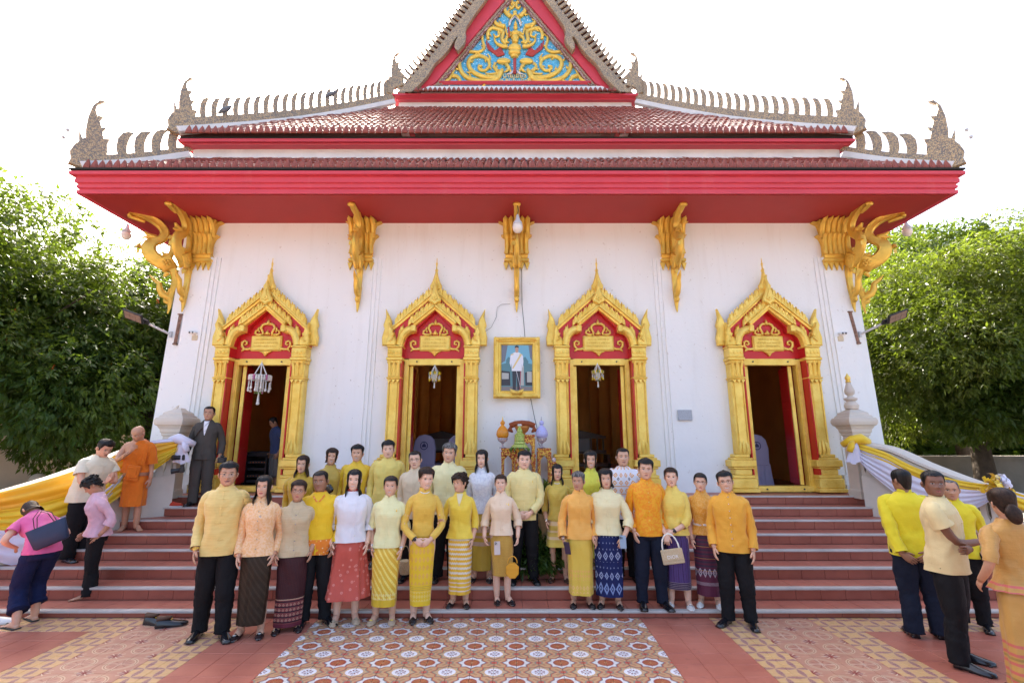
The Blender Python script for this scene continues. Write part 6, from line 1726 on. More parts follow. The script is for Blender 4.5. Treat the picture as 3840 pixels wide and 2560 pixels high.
        for i in range(N_):
            t = i/(N_-1); rr_.append(.050*bw if t < .33 else (.050*bw + (.038-.050*bw)*((t-.33)/.33) if t < .66 else .038 + (.0265-.038)*((t-.66)/.34)))
        B.tube(q, rr_, 12)
        fd = hd.get('dir') or tuple((Wr-El).normalized()*.8 + Vector((0, -.15, -.25))); pn = hd.get('palm', (-sd, .15, 0)); th = hd.get('thumb', (0, -1, .1))
        hand(B, Wr, fd, pn, th, hd.get('curl', .32), 1.0 if sex == 'm' else .9)
        arms[key] = (Sh, El, Wr, q, Vector(fd).normalized())
    # legs and feet
    legs = []
    for (fx, fy, fa) in feet:
        sd = -1 if fx < 0 else 1; hipp = Vector((sd*.085, .0, .90)); an = Vector((fx, fy+.02, .085))
        kn = hipp.lerp(an, .52) + Vector((0, -.02-knee, 0)); legs.append((hipp, kn, an, fa))
        B.tube(curve([hipp, kn, kn.lerp(an, .35)+Vector((0, .012, 0)), an, an+Vector((0, .0, -.05))], 3), [.075]*2+[.058, .050, .048, .050, .053, .051, .046, .040, .034, .033, .034], 10)
        if shoe is None or shoe.get('kind') == 'bare' or shoe.get('kind') in ('flat', 'sandal'):
            d = Vector((math.sin(R(fa)), -math.cos(R(fa)), 0)); h0 = Vector((fx, fy+.05, .004)); sdv = Vector((-d.y, d.x, 0))
            rs = []
            for t, w2, hh in ((-.02, .030, .045), (.03, .034, .075), (.07, .035, .085), (.11, .037, .060), (.16, .042, .040), (.20, .042, .026), (.225, .03, .018)):
                rs.append([h0 + d*t + sdv*(w2*math.cos(a)) + Vector((0, 0, hh*.5+hh*.5*math.sin(a))) for a in [k*math.pi/5 for k in range(10)]])
            B.rings(rs)
            if shoe is None or shoe.get('kind') == 'bare':
                for k in range(5): p = h0 + d*.215 + sdv*(sd*(.026-.014*k)); B.tube([p+Vector((0, 0, .010)), p+d*(.03-.004*k)+Vector((0, 0, .007))], [.0095-.001*k, .006], 6)
    B.build('body', [SKINS[skin], M_eye, M_iris, lips or M_lip, M_brow if hairmat is not M_hairg else M_hairg, M_teeth], root, smooth=True)
    # ---------------- hair
    hm = hairmat or M_hair; h = hair if isinstance(hair, dict) else {}; kind = hair if isinstance(hair, str) else hair['kind']
    if kind != 'bald':
        NB = 80; NR = 20; rs = [[] for _ in range(NR+1)]
        for k in range(NB):
            a = 2*math.pi*k/NB - math.pi; A = abs(math.degrees(a)); part = h.get('part', 0)
            if kind in ('short', 'crop', 'receding', 'curlyshort'):
                fz = {'short': .178, 'crop': .185, 'receding': .208, 'curlyshort': .165}[kind]
                if A < 48: zl = fz - .004*math.cos(a*3)
                elif A < 66: zl = fz + (.135-fz)*sm((A-48)/18)
                elif A < 80: zl = .135 + (.088-.135)*sm((A-66)/8)
                elif A < 112: zl = .088 + (.125-.088)*sm((A-80)/6) - .045*sm((A-102)/10)
                else: zl = .080 + (.012-.080)*sm((A-112)/40)
            elif kind in ('bun', 'updo'):
                zl = .176 if A < 40 else (.176 + (.125-.176)*sm((A-40)/30) if A < 75 else (.125-.03*sm((A-75)/20) if A < 105 else .095 + (.02-.095)*sm((A-105)/45)))
            else:
                hem = h.get('hem', -.13); opn = h.get('open', 46); hb = h.get('back', hem)
                zl = .176 - .006*math.cos(a*4) if A < opn-12 else .170
                if A >= opn-12:
                    t = sm((A-(opn-8))/14); zl = .172 + (hem-.172)*t
                    if A > 110: zl = hem + (hb-hem)*sm((A-110)/40)
            for j in range(NR+1):
                t = j/NR; z = zl + (.2262-zl)*(math.sin(t*math.pi/2)**.9)
                zz = max(z, .06 if kind not in ('short', 'crop', 'receding', 'bun', 'updo', 'curlyshort') else z)
                vol = h.get('vol', {'short': .021, 'crop': .011, 'receding': .005, 'curlyshort': .035}.get(kind, .014))
                base_t = {'short': .006, 'crop': .004, 'receding': .003, 'curlyshort': .024, 'updo': .012}.get(kind, .007)
                hgt = sm((z-.10)/.11); th = base_t + (vol-base_t)*hgt*(.35+.65*sm(t*2.2)) if kind not in ('curlyshort',) else .028
                if kind == 'short': th += .010*sm((z-.17)/.03)*gs(a-.3, 1.1)*sm(t*3)
                x, y = HS(a, min(zz, .226), facew, th*(1-.92*sm((z-.175)/.05))); z2 = z + th*sm((z-.13)/.09)
                if z < .07 and kind not in ('short', 'crop', 'receding', 'bun', 'updo', 'curlyshort'):
                    f = sm((.07-z)/.12); fl = h.get('flare', .020); x *= 1 + fl*f/.08; y *= 1 + (fl*.7)*f/.09
                    if A < 95: y -= .012*sm((.0-z)/.08); x *= 1 + .06*sm((.05-z)/.10) - .05*sm((-.05-z)/.05)
                    else: y += .018*f
                    if z < -.02:                                   # lie on the shoulders
                        x *= 1 + .05*sm((-.02-z)/.08)
                        if A > 95: y += .03*sm((-.02-z)/.1)
                    wv = h.get('wave', .004); x += wv*math.sin(z*45+A*.05+rseed); y += wv*.7*math.cos(z*38+A*.07)
                nn = noise.noise(Vector((a*9, z*7, rseed)))*.0035 + (noise.noise(Vector((a*22, z*9, rseed)))*.0018)
                if kind == 'curlyshort': nn = noise.noise(Vector((x*45, y*45, z*45)))*.012
                r_ = math.hypot(x, y)+1e-6; x *= 1+nn/r_; y *= 1+nn/r_; z2 += nn*.8
                rs[j].append(Vector((x, y, ZC+z2)))
        m = MB(); m.X = W_.head; m.rings(rs, cap0=False)
        if kind == 'bun' or h.get('bun'):
            m.ball((0, .118, ZC+h.get('bz', .10)), .042, .034, .045, 12, 8)
            if h.get('big'): m.ball((0, .125, ZC+.02), .062, .035, .075, 14, 10)
        if kind == 'curlyshort':
            rr2 = random.Random(5)
            for k in range(60):
                a = rr2.uniform(.7, 5.6); z = rr2.uniform(.02, .22)
                if (a < 1.5 or a > 4.8) and z < .17: continue
                x, y = HS(a-0, z, facew, .035); m.ball((x, y, ZC+z+.015), rr2.uniform(.012, .022), n=6, m=4)
        m.build('hair', hm, root, smooth=True)
    # ---------------- spectacles
    if glasses:
        m = MB(); m.X = W_.head
        for sd in (-1, 1):
            pts = [Vector((sd*.033*facew + .0225*math.copysign(abs(math.cos(t))**.7, math.cos(t)), face_y(sd*.033, .115)-.013, ZC+.114 + .0165*math.copysign(abs(math.sin(t))**.75, math.sin(t)))) for t in [k*math.pi/8 for k in range(17)]]
            m.tube(pts, .0013, 5, caps=False); m.tube([(sd*.055*facew, face_y(sd*.033, .115)-.012, ZC+.120), (sd*.079*facew, -.03, ZC+.118), (sd*.080*facew, .01, ZC+.112)], .0014, 5)
        m.tube([(-.011, face_y(0, .118)-.006, ZC+.119), (.011, face_y(0, .118)-.006, ZC+.119)], .0014, 5)
        m.build('spectacles', glasses if not isinstance(glasses, bool) else M_gls, root)
    # ---------------- upper garment
    if top:
        mt = top['mat']; hem = top.get('hem', .80 if sex == 'm' else .88); nz_ = 36; n = 64; m = MB(); m.X = X; rs = []
        infl = top.get('loose', 1.04 if sex == 'm' else 1.06); ztop = tab[-1][0]
        for j in range(nz_+1):
            z = hem + (ztop-hem)*(1-(1-j/nz_)**1.35); ring = []
            for k in range(n):
                a = 2*math.pi*k/n; x, y = tors(tab, z, a, bw*infl, bd*infl, top.get('wr', .038), rseed)
                fl = top.get('flare', 0)*sm((1.0-z)/.2); rip = top.get('ruffle', 0)*sm((.98-z)/.12)*math.sin(a*11)
                x *= 1+fl+rip; y *= 1+fl+rip
                if top.get('diag'):                       # one shoulder left bare
                    zt = 1.18 + .28*sm((x+.17)/.22); zz_ = min(z, zt)
                else: zz_ = z
                if top.get('peplum') and abs(z-1.0) < .03: x *= .96; y *= .96
                ring.append(Vector((x, y, zz_)))
            rs.append(ring)
        m.rings(rs, cap0=False, cap1=False); m.build(top.get('name', 'jacket'), mt, root, smooth=True)
        col = top.get('collar', 'mandarin'); ch = top.get('ch', .030)
        if col == 'mandarin':
            m = MB(); m.X = W_.head if False else X; rs = []
            for j in range(4):
                z = ztop-.012 + (ch+.012)*j/3; rs.append([Vector(((.066+.004*(3-j)/3)*math.sin(a), -.010*1 + (-(.060+.006*(3-j)/3) if math.cos(a) > 0 else (.060+.008*(3-j)/3))*abs(math.cos(a)) + .008, z + (.0 if j < 3 else -.004*math.cos(a)))) for a in [(.12 + (2*math.pi-.24)*k/28) for k in range(29)]])
            m.rings(rs, close=False); m.build('collar', top.get('cmat', mt), root, smooth=True)
        elif col in ('shirt', 'v', 'lapel'):
            m = MB(); m.X = X
            for sd in (-1, 1):
                dp = {'shirt': .10, 'v': .13, 'lapel': .26}[col]; wdt = {'shirt': .035, 'v': .022, 'lapel': .05}[col]
                yf = lambda z: -lerp_tab(tab, z)[1]*bd*infl - .006
                m.rings([[Vector((sd*.055, .02, 1.475)), Vector((sd*.082, .025, 1.450))], [Vector((sd*.052, -.030, 1.472)), Vector((sd*.085, -.035, 1.440))], [Vector((sd*.025, yf(1.44)+.012, 1.45-dp*.15)), Vector((sd*(.03+wdt), yf(1.41), 1.425-dp*.2))], [Vector((sd*.004, yf(1.46-dp)+.0, 1.46-dp)), Vector((sd*(.008+wdt*.35), yf(1.44-dp), 1.45-dp))]], close=False)
            m.rings([[Vector((.060*math.sin(a), .004+.056*math.cos(a), 1.478)), Vector((.078*math.sin(a), .004+.076*math.cos(a), 1.448))] for a in [-1.5+3*k/10 for k in range(11)]], close=False)
            m.build('collar', top.get('cmat', mt), root, smooth=True)
            if top.get('inner'):
                m = MB(); m.X = X; dp = .11 if col == 'shirt' else .16 if col == 'v' else .26; yf = lambda z: -lerp_tab(tab, z)[1]*bd*infl - .004
                def sy(x, z):
                    hw_, F_, B_ = lerp_tab(tab, z); q_ = min(.98, abs(x)/(hw_*bw*infl))**(1/.86); return -F_*bd*infl*(1-q_*q_)**.40 - .008
                m.rings([[Vector((c_*.045*(1-t_)**.8, sy(c_*.045*(1-t_), 1.445-dp*t_), 1.445-dp*t_)) for c_ in (-1, -.5, 0, .5, 1)] for t_ in (0, .2, .4, .6, .8, .97)], close=False); m.build('undershirt', top['inner'], root)
        if col != 'none':
            # front placket with buttons
            yb = lambda z: -lerp_tab(tab, z)[1]*bd*infl*(1+.004)
            m = MB(); m.X = X; zt = 1.44 if col == 'mandarin' else (1.46-{'shirt': .10, 'v': .13, 'lapel': .26}.get(col, .1)); px_ = top.get('px', 0.)
            pts = [Vector((px_+.004*math.sin(z*9), yb(z)-.0028, z)) for z in [hem + .005 + (zt-hem)*k/12 for k in range(13)]]
            m.tube(pts, [(.009, .0022)]*13, 4, up=(1, 0, 0)); m.build('placket', mt, root)
            nb = top.get('buttons', 5); m = MB(); m.X = X; bl = top.get('loops')
            for k in range(nb):
                z = zt - .02 - (zt-hem-.10)*k/max(1, nb-1)
                m.ball((px_, yb(z)-.009, z), .0075, .005, .0075, 8, 5)
                if bl: m.tube([(px_-bl, yb(z)-.003, z), (px_, yb(z)-.006, z), (px_+bl, yb(z)-.003, z)], [(.0035, .003)]*3, 5)
            m.build('button', top.get('bmat', mt), root)
            if top.get('badge'):
                m = MB(); m.X = X
                for dx in (0, .028): m.ball((.085+dx, yb(1.30)+.012, 1.30), .010, .004, .012, 8, 5); m.ball((.085+dx, yb(1.30)+.012, 1.315), .005, .004, .006, 6, 4)
                m.build('badge', M_gold if not top.get('badge') == 's' else M_steel, root)
        # sleeves
        sl = top.get('sleeve', 'long'); puff = top.get('puff', 0)
        for sd, key in ((-1, 'L'), (1, 'R')):
            if top.get('diag') and sd < 0: continue
            Sh, El, Wr, q, fd = arms[key]; frac = {'long': .985, 'tq': .80, 'elbow': .70, 'short': .52, 'cap': .40}[sl]
            q = curve([Vector((sd*sw*.50, .0, sz+.012)), Sh + Vector((sd*.004, 0, .0)), El, Wr], 8); kmax = int(frac*(len(q)-1)); q = q[:kmax+1]
            rad = []; N_ = len(q); end = top.get('cuff', .040 if sl == 'long' else .052)
            for i, p in enumerate(q):
                t = i/(len(q)-1); tt = i/24.
                r0 = (.060 if sex == 'm' else .051)*bw; r = r0 if tt < .36 else r0 + (end-r0)*((tt-.36)/max(.1, frac-.36))
                r += puff*gs(tt-.40, .09) + top.get('bell', 0)*gs(tt-frac, .10)
                r *= 1 + .09*noise.noise(Vector((i*.9+rseed, sd*3, 0))) + (.07*math.sin(i*2.3) if .52 < tt < .80 else 0)
                rad.append(r)
            rad[0] *= .6
            m = MB(); m.X = X; m.tube(q, rad, 20, caps=False, fold=(.24 if sl == 'long' else .18, .55, 1.1, rseed+sd*3))
            # inner turn of the cuff
            m.tube([q[-1], q[-1] + (q[-2]-q[-1])*.6], [rad[-1]*.99, rad[-1]*.8], 16, caps=False)
            m.build('sleeve', top.get('smat', mt), root, smooth=True)
            if top.get('cuffmat'):
                m = MB(); m.X = X; m.tube([q[-1], q[-1].lerp(q[-2], .5)], [rad[-1]*1.03]*2, 16, caps=False); m.build('cuff', top['cuffmat'], root, smooth=True)
        if top.get('hemband'):
            m = MB(); m.X = X; rs = []
            for z in [hem + top.get('hbh', .11)*j/5 for j in range(6)]: rs.append([Vector((*[c*(1.012 + top.get('flare', 0)*sm((1.0-z)/.2) + top.get('ruffle', 0)*sm((.98-z)/.12)*math.sin(2*math.pi*k/64*11)) for c in tors(tab, z, 2*math.pi*k/64, bw*infl, bd*infl, top.get('wr', .038), rseed)], z)) for k in range(64)])
            m.rings(rs, cap0=False, cap1=False); m.build('hem_band', top['hemband'], root, smooth=True)
        if top.get('belt'):
            m = MB(); m.X = X; m.tube([Vector((*[c*1.02 for c in tors(tab, 1.03, 2*math.pi*k/24, bw*infl, bd*infl)], 1.03)) for k in range(25)], [(.016, .006)]*25, 6, up=(0, 0, 1)); m.build('belt', top['belt'], root)
    # ---------------- lower garment
    if bottom:
        mt = bottom['mat']; kind = bottom['kind']
        if kind == 'trousers':
            m = MB(); m.X = X; n = 28
            m.rings([[Vector((*tors([(.76,.165,.105,.125),(.84,.172,.112,.135),(.92,.170,.110,.125),(1.02,.155,.105,.105)], z, 2*math.pi*k/n, bw, bd), z)) for k in range(n)] for z in (.765, .80, .85, .90, .96, 1.02)])
            hemz = bottom.get('hem', .045)
            for hipp, kn, an, fa in legs:
                sd_ = -1 if an.x < 0 else 1; q = curve([hipp + Vector((0, .0, -.03)), kn, kn.lerp(an, .5)+Vector((0, .006, 0)), Vector((an.x, an.y, max(hemz, .04)))], 8)
                rad = []
                for i, p in enumerate(q):
                    t = i/(len(q)-1); r = .092*bw*(1-t) + .0*t; r = .096*bw if t < .12 else (.096*bw + (.074-.096*bw)*sm((t-.12)/.35) if t < .47 else .074 + (bottom.get('cuff', .062)-.074)*sm((t-.47)/.4))
                    r *= 1 + .045*noise.noise(Vector((i*.8+rseed, p.x*9, 1))) + (.035*math.sin(i*2.4) if t > .8 else 0); rad.append((r, r*(1.12)))
                m.tube(q, rad, 20, fold=(.15, .42, 1.3, rseed+sd_*5))
            m.build('trousers', mt, root, smooth=True)
        else:
            hemz = bottom.get('hem', .11); fl = bottom.get('w', .150); zt = bottom.get('top', 1.02); m = MB(); m.X = X; n = 72; rs = []
            fm = sum(f[0] for f in feet)/2; fym = sum(f[1] for f in feet)/2
            stab = [(hemz, fl, fl*.80, fl*.80), (hemz+(.80-hemz)*.5, (fl+.172)/2*1.0, .116, .126), (.80, .172, .118, .136), (.87, .158, .102, .118), (.93, .143, .092, .101), (zt, .126, .082, .086)]
            NZ = 26; fold = bottom.get('fold', .018)
            for j in range(NZ+1):
                z = hemz + (zt-hemz)*j/NZ; t = 1-j/NZ; ring = []
                for k in range(n):
                    a = 2*math.pi*k/n; x, y = tors(stab, z, a, bw, bd, .022*sm((.90-z)/.1), rseed); w = sm(t*1.2)
                    pl = bottom.get('pleats', 0)
                    rip = fold*w*(math.sin(a*bottom.get('nf', 5)+rseed) + .5*math.sin(a*bottom.get('nf', 5)*2.3+1)) + (pl*w*math.sin(a*26) if pl else 0)
                    x *= 1+rip*1.6; y *= 1+rip*1.6
                    if bottom.get('wrap'):
                        u = x/.15; y += -.010*w*sm((u+.15)*8)*(1 if math.cos(a) > 0 else 0) + (.010*w if -.30 < u < -.15 and math.cos(a) > 0 else 0)
                    x += fm*w; y += fym*w*.7
                    ring.append(Vector((x, y, z)))
                rs.append(ring)
            m.rings(rs, cap0=False); m.build('skirt', mt, root, smooth=True)
    # ---------------- shoes
    if shoe and shoe['kind'] != 'bare':
        for (fx, fy, fa) in feet:
            d = Vector((math.sin(R(fa)), -math.cos(R(fa)), 0)); h0 = Vector((fx, fy+.05, .0)); L = .275 if sex == 'm' else .235
            m = MB(); k_ = shoe['kind']
            if k_ in ('oxford', 'loafer'): shoe_mesh(m, h0+Vector((0, 0, .008)), d, L, .096, .085 if k_ == 'oxford' else .07); m.cbox(h0+d*.02+Vector((0, 0, .010)), .07, .06, .02, Matrix.Rotation(R(fa), 4, 'Z')); m.cbox(h0+d*.17+Vector((0, 0, .006)), .088, .15, .012, Matrix.Rotation(R(fa), 4, 'Z'))
            elif k_ == 'sandal':
                m.cbox(h0+d*.10+Vector((0, 0, .008)), .09, .25, .016, Matrix.Rotation(R(fa), 4, 'Z'), bev=.006)
                for t in (.13, .17): m.tube([h0+d*t+Vector((-.046*math.cos(R(fa)), -.046*math.sin(R(fa)), .01)), h0+d*t+Vector((0, 0, .052)), h0+d*t+Vector((.046*math.cos(R(fa)), .046*math.sin(R(fa)), .01))], [(.018, .004)]*3, 6, up=tuple(d))
            else:
                # ballet flat: open over the instep
                rs = []; sdv = Vector((-d.y, d.x, 0)); n = 18
                for z, g in ((.0, 1.04), (.012, 1.12), (.034, 1.08)):
                    ring = []
                    for k in range(n):
                        a = 2*math.pi*k/n; lx = math.cos(a); ly = math.sin(a); t = .105 + .128*lx; w2 = (.043 if lx > 0 else .035)*ly
                        hh = z + (.020*sm((lx+.2)) if z > .02 and lx > .35 else (.016 if z > .02 and lx < -.7 else 0)); ring.append(h0 + d*(t*(1 if g < 1.05 else 1.02)) + sdv*(w2*g) + Vector((0, 0, hh)))
                    rs.append(ring)
                m.rings(rs, cap1=False)
                toe = []
                for t, w2, z in ((.145, .044, .066), (.17, .045, .056), (.20, .042, .044), (.225, .032, .034), (.243, .012, .020)): toe.append([h0+d*t+sdv*(w2*c)+Vector((0, 0, z*(1-.55*abs(c)))) for c in (-1, -.6, 0, .6, 1)])
                m.rings(toe, close=False)
                if shoe.get('heel'): m.tube([h0+d*.0+Vector((0, 0, .02)), h0+d*-.01+Vector((0, 0, -.0))], [.022, .016], 8)
            m.build('shoe', shoe['mat'], root, smooth=True)
            if shoe.get('deco'):
                m = MB(); m.ball(h0+d*.17+Vector((0, 0, .052)), .022, .016, .008, 10, 5); m.build('shoe_trim', shoe['deco'], root, smooth=True)
    if extras: extras(root, X, arms, W_, tab, bw, bd)
    root['_s'] = s
    return root, arms, s

def to_world(root, p): 
    c, s_ = math.cos(root.rotation_euler.z), math.sin(root.rotation_euler.z); k = root.scale[0]
    return Vector((root.location.x + k*(p.x*c - p.y*s_), root.location.y + k*(p.x*s_ + p.y*c), root.location.z + k*p.z))
G1 = 'group posing for the photograph on the stairs'
black_t = fab('black_trousers', (.008, .008, .010), .75, wrinkle=.6); navy_t = fab('navy_trousers', (.010, .014, .030), .8, wrinkle=.6); blue_t = fab('blue_trousers', (.008, .014, .06), .8, wrinkle=.6)
CL = {'L': dict(at=(-.085, -.175, .905), pole=(-.9, .5, -.3), dir=(.80, -.12, -.50), palm=(.1, 1, 0), thumb=(0, -.3, 1), curl=.5),
      'R': dict(at=(.085, -.185, .905), pole=(.9, .5, -.3), dir=(-.80, -.12, -.50), palm=(-.1, 1, 0), thumb=(0, -.3, 1), curl=.5)}
OX = dict(kind='oxford', mat=M_shoe); BF = dict(kind='flat', mat=M_shoe); M_beige = mat('beige_leather', (.52, .40, .28), rough=.4); M_whshoe = mat('white_leather', (.78, .78, .76), rough=.35); M_brshoe = mat('brown_leather', (.06, .03, .02), rough=.4)
W8 = lambda x, y: -math.degrees(math.atan2(x, y))
def P0(label, x, y, k, H, face=.7, **kw):
    z = 0 if k == 0 else SZ[k-1]; kw.setdefault('group', G1)
    return person(label, (x, y, z), H, W8(x, y)*face + kw.pop('dy', 0), **kw)
silkm = lambda n, c, c2, **k: fab(n, c, .5, P_slub(c2), .3, **k)
def nl(r, X, a, W_, tab, bw, bd):         # pearl necklace
    m = MB(); m.X = X
    for k in range(23):
        t = (k-11)/11*1.25; m.ball((.062*math.sin(t), -.066*math.cos(t)+.0-.010*math.cos(t), 1.452-.035*math.cos(t)), .0065, n=6, m=4)
    m.build('necklace', M_pearl, r, smooth=True)
def earr(r, X, a, W_, tab, bw, bd):
    m = MB(); m.X = W_.head
    for sd in (-1, 1): m.ball((sd*.084, -.002, ZC+.072), .006, n=6, m=4)
    m.build('earring', M_pearl, r, smooth=True)
def brooch(px, pz, c=None):
    def f(r, X, a, W_, tab, bw, bd):
        m = MB(); m.X = X; y = -lerp_tab(tab, pz)[1]*bd*1.04-.004
        for k in range(8): m.ball((px+.013*math.cos(k*.785), y, pz+.016*math.sin(k*.785)), .005, n=6, m=4)
        m.ball((px, y-.002, pz), .009, .005, .011, 8, 5); m.build('brooch', c or M_steel, r, smooth=True)
    return f
def watch(key, mt=None):
    def f(r, X, a, W_, tab, bw, bd):
        Sh, El, Wr, q, fd = a[key]; d = (Wr-El).normalized(); m = MB(); m.X = X; p = Wr - d*.015; m.tube([p-d*.009, p+d*.009], [.0315]*2, 14, caps=False); m.cbox(p+Vector((0, -.030, 0)), .03, .012, .03, bev=.004); m.build('wristwatch', mt or M_blackmetal, r)
    return f
def multi(*fs):
    def f(*a):
        for g in fs: g(*a)
    return f

# ---- front row, from the left
P0('tall man in pale yellow jacket with knotted loops and spectacles, far left of the group', -3.06, 5.40, 0, 1.73, skin=2, bw=1.0, bd=1.08, hair='short', glasses=M_steel, smile=1, head=(4, 0, 0),
   top=dict(mat=silkm('straw_silk', (.82, .60, .20), (.70, .48, .13)), hem=.79, buttons=8, loops=.05, collar='mandarin', cuff=.048), bottom=dict(kind='trousers', mat=black_t), shoe=OX, feet=((-.12, .06, -6), (.11, -.06, 24)), extras=watch('L', M_gold))
P0('woman in a peach lace blouse with a round brooch and a long dark brown skirt', -2.68, 5.44, 0, 1.59, skin=1, hair=dict(kind='long', hem=-.10, open=44, flare=.016), lips=M_lipr, smile=1,
   top=dict(mat=fab('peach_lace', (.88, .50, .22), .6, P_lace((.95, .66, .42), 45.)), hem=.84, collar='mandarin', buttons=6, flare=.05, bmat=M_beige), bottom=dict(kind='skirt', mat=fab('brown_skirt', (.030, .018, .010), .45, P_diag((.04, .025, .015), 90.)), hem=.13, w=.15, wrap=True), shoe=dict(kind='flat', mat=M_shoe, deco=M_steel), extras=brooch(.02, 1.26))
P0('short woman in a beige jacket and tinted spectacles with a maroon woven skirt', -2.37, 5.60, 0, 1.52, skin=2, bw=1.05, hair=dict(kind='updo', vol=.026), hairmat=M_hairb, glasses=True, lips=M_lipr,
   top=dict(mat=silkm('beige_linen', (.60, .46, .27), (.50, .38, .21)), hem=.83, collar='v', buttons=5, bmat=M_steel, sleeve='tq', px=.0, flare=.03),
   bottom=dict(kind='skirt', hem=.06, w=.155, mat=fab('maroon_woven', (.045, .012, .016), .6, chain(band_on(0, .36, (.20, .05, .05)), motif_on((.45, .25, .18), .05, .055, .34, .06, .34), stripes_on((.035, .012, .02), .055, .28, .06, .36), band_on(.355, .365, (.5, .32, .22)), band_on(.0, .10, (.13, .02, .035)), band_on(.93, .96, (.3, .16, .12)), vstripes_on((.07, .02, .02), .02, .2, .36, 1.2)))), shoe=BF)
P0('man in a bright yellow shirt with an orange printed collar and hem', -2.19, 5.78, 0, 1.62, skin=3, hair='crop', smile=0,
   top=dict(mat=fab('bright_yellow', (.88, .56, .005), .6), hem=.76, collar='shirt', cmat=fab('orange_print', (.80, .22, .01), .6, P_spots((.85, .60, .30), 30., .22)), buttons=5, sleeve='long', hemband=FABS['orange_print'], hbh=.17), bottom=dict(kind='trousers', mat=black_t), shoe=OX, feet=((-.09, -.04, -2), (.14, 0, 35)))
coral = fab('coral_skirt', (.55, .085, .055), .7, P_spots((.68, .22, .17), 16., .25, (.62, .14, .10)))
P0('smiling woman in a white jacket trimmed with red over a flared coral skirt', -1.84, 5.84, 0, 1.63, skin=0, bw=1.14, bd=1.15, hair=dict(kind='long', hem=-.20, open=48, wave=.007, flare=.018), lips=M_lipr, smile=2,
   top=dict(mat=fab('white_cotton', (.82, .80, .84), .7), hem=.88, collar='mandarin', cmat=fab('red_trim', (.50, .05, .04), .7), sleeve='tq', cuffmat=FABS['red_trim'], cuff=.062, buttons=2, bmat=M_pearl, px=.05),
   bottom=dict(kind='skirt', hem=.27, w=.235, mat=coral, fold=.05, nf=6), shoe=dict(kind='flat', mat=M_beige, deco=M_beige))
P0('woman in a pale lemon blouse with puffed sleeves and a golden diagonal patterned skirt', -1.42, 5.84, 0, 1.55, skin=1, bw=1.05, hair=dict(kind='updo', vol=.018, bun=1), smile=2, lips=M_lip,
   top=dict(mat=silkm('lemon_silk', (.84, .80, .42), (.78, .74, .34)), hem=.86, collar='mandarin', buttons=4, sleeve='elbow', bell=.012, cuff=.058, badge=1),
   bottom=dict(kind='skirt', hem=.19, w=.15, mat=fab('gold_diagonal', (.76, .46, .03), .45, chain(P_diag((.86, .66, .14), 80.), motif_on((.88, .75, .35), .03, .05, .4, .27, .36), band_on(.0, .27, (.72, .46, .02)))), wrap=True), shoe=dict(kind='flat', mat=M_beige, deco=M_gold), extras=multi(earr, watch('L', M_steel), watch('R', M_steel)))
P0('slim woman with swept up hair and pearls in a golden blouse and yellow figured skirt', -1.03, 5.90, 0, 1.64, skin=0, bw=.94, hair=dict(kind='updo', vol=.032, bun=1, bz=.15), hairmat=M_hairb, lips=M_lipr, smile=2, head=(14, 4, 4), hands=CL,
   top=dict(mat=silkm('gold_silk', (.80, .50, .06), (.72, .42, .04)), hem=.93, collar='mandarin', buttons=5, puff=.006, cuff=.036, loose=1.0),
   bottom=dict(kind='skirt', hem=.17, w=.135, mat=fab('yellow_figured', (.84, .54, .015), .5, chain(motif_on((.78, .38, .10), .055, .09, .36, .40, .92), motif_on((.88, .66, .2), .04, .05, .42, .22, .33), stripes_on((.55, .33, .05), .018, .3, .335, .385)))), shoe=dict(kind='flat', mat=M_shoe, heel=1), feet=((-.07, 0, -4), (.07, -.02, 14)), extras=multi(nl, earr, watch('L')))
P0('short haired woman in an open canary jacket and banded white and orange skirt', -.62, 6.12, 1, 1.49, skin=1, hair=dict(kind='curlyshort'), hairmat=M_hairb, head=(-32, 2, 0), lips=M_lip,
   hands={'L': dict(at=(-.20, -.24, 1.06), pole=(-.5, .5, -.9), dir=(-.25, -.4, .75), palm=(0, -1, .2), thumb=(-1, 0, .2), curl=.5)},
   top=dict(mat=silkm('canary_silk', (.86, .62, .05), (.80, .54, .03)), hem=.86, collar='v', buttons=1, sleeve='tq', flare=.08, inner=fab('ivory_inner', (.8, .7, .45))),
   bottom=dict(kind='skirt', hem=.16, w=.155, mat=fab('banded_ikat', (.84, .48, .03), .6, chain(P_ikat((.78, .68, .55), .06, .03, .012, .45, .33, .95), stripes_on((.80, .62, .50), .05, .3, .20, .33))), wrap=True), shoe=BF, feet=((-.08, .02, -12), (.09, 0, 10)))
P0('woman in a cream pink blouse and mustard tweed skirt at the front centre', -.13, 6.24, 1, 1.47, skin=0, bw=.98, hair=dict(kind='updo', vol=.014), hairmat=M_hairb, smile=2, lips=M_lip,
   hands={'L': dict(at=(-.235, -.10, .86), dir=(.25, -.45, -.8), palm=(1, 0, 0), thumb=(0, -1, 0), curl=.55), 'R': dict(at=(.235, -.07, .86), dir=(.0, -.2, -1), palm=(-1, 0, 0), thumb=(0, -1, 0), curl=.9)},
   top=dict(mat=silkm('cream_pink', (.86, .66, .46), (.80, .58, .38)), hem=.89, collar='mandarin', buttons=5, sleeve='tq', badge=1, flare=.05, cuff=.060),
   bottom=dict(kind='skirt', hem=.36, w=.15, mat=fab('mustard_tweed', (.50, .27, .04), .8, chain(vstripes_on((.58, .34, .07), .012, .4, 0, 2), motif_on((.62, .36, .06), .014, .02, .4, 0, 2)))), shoe=dict(kind='flat', mat=M_shoe, deco=M_blackmetal), feet=((-.06, 0, 5), (.09, -.02, 22)))
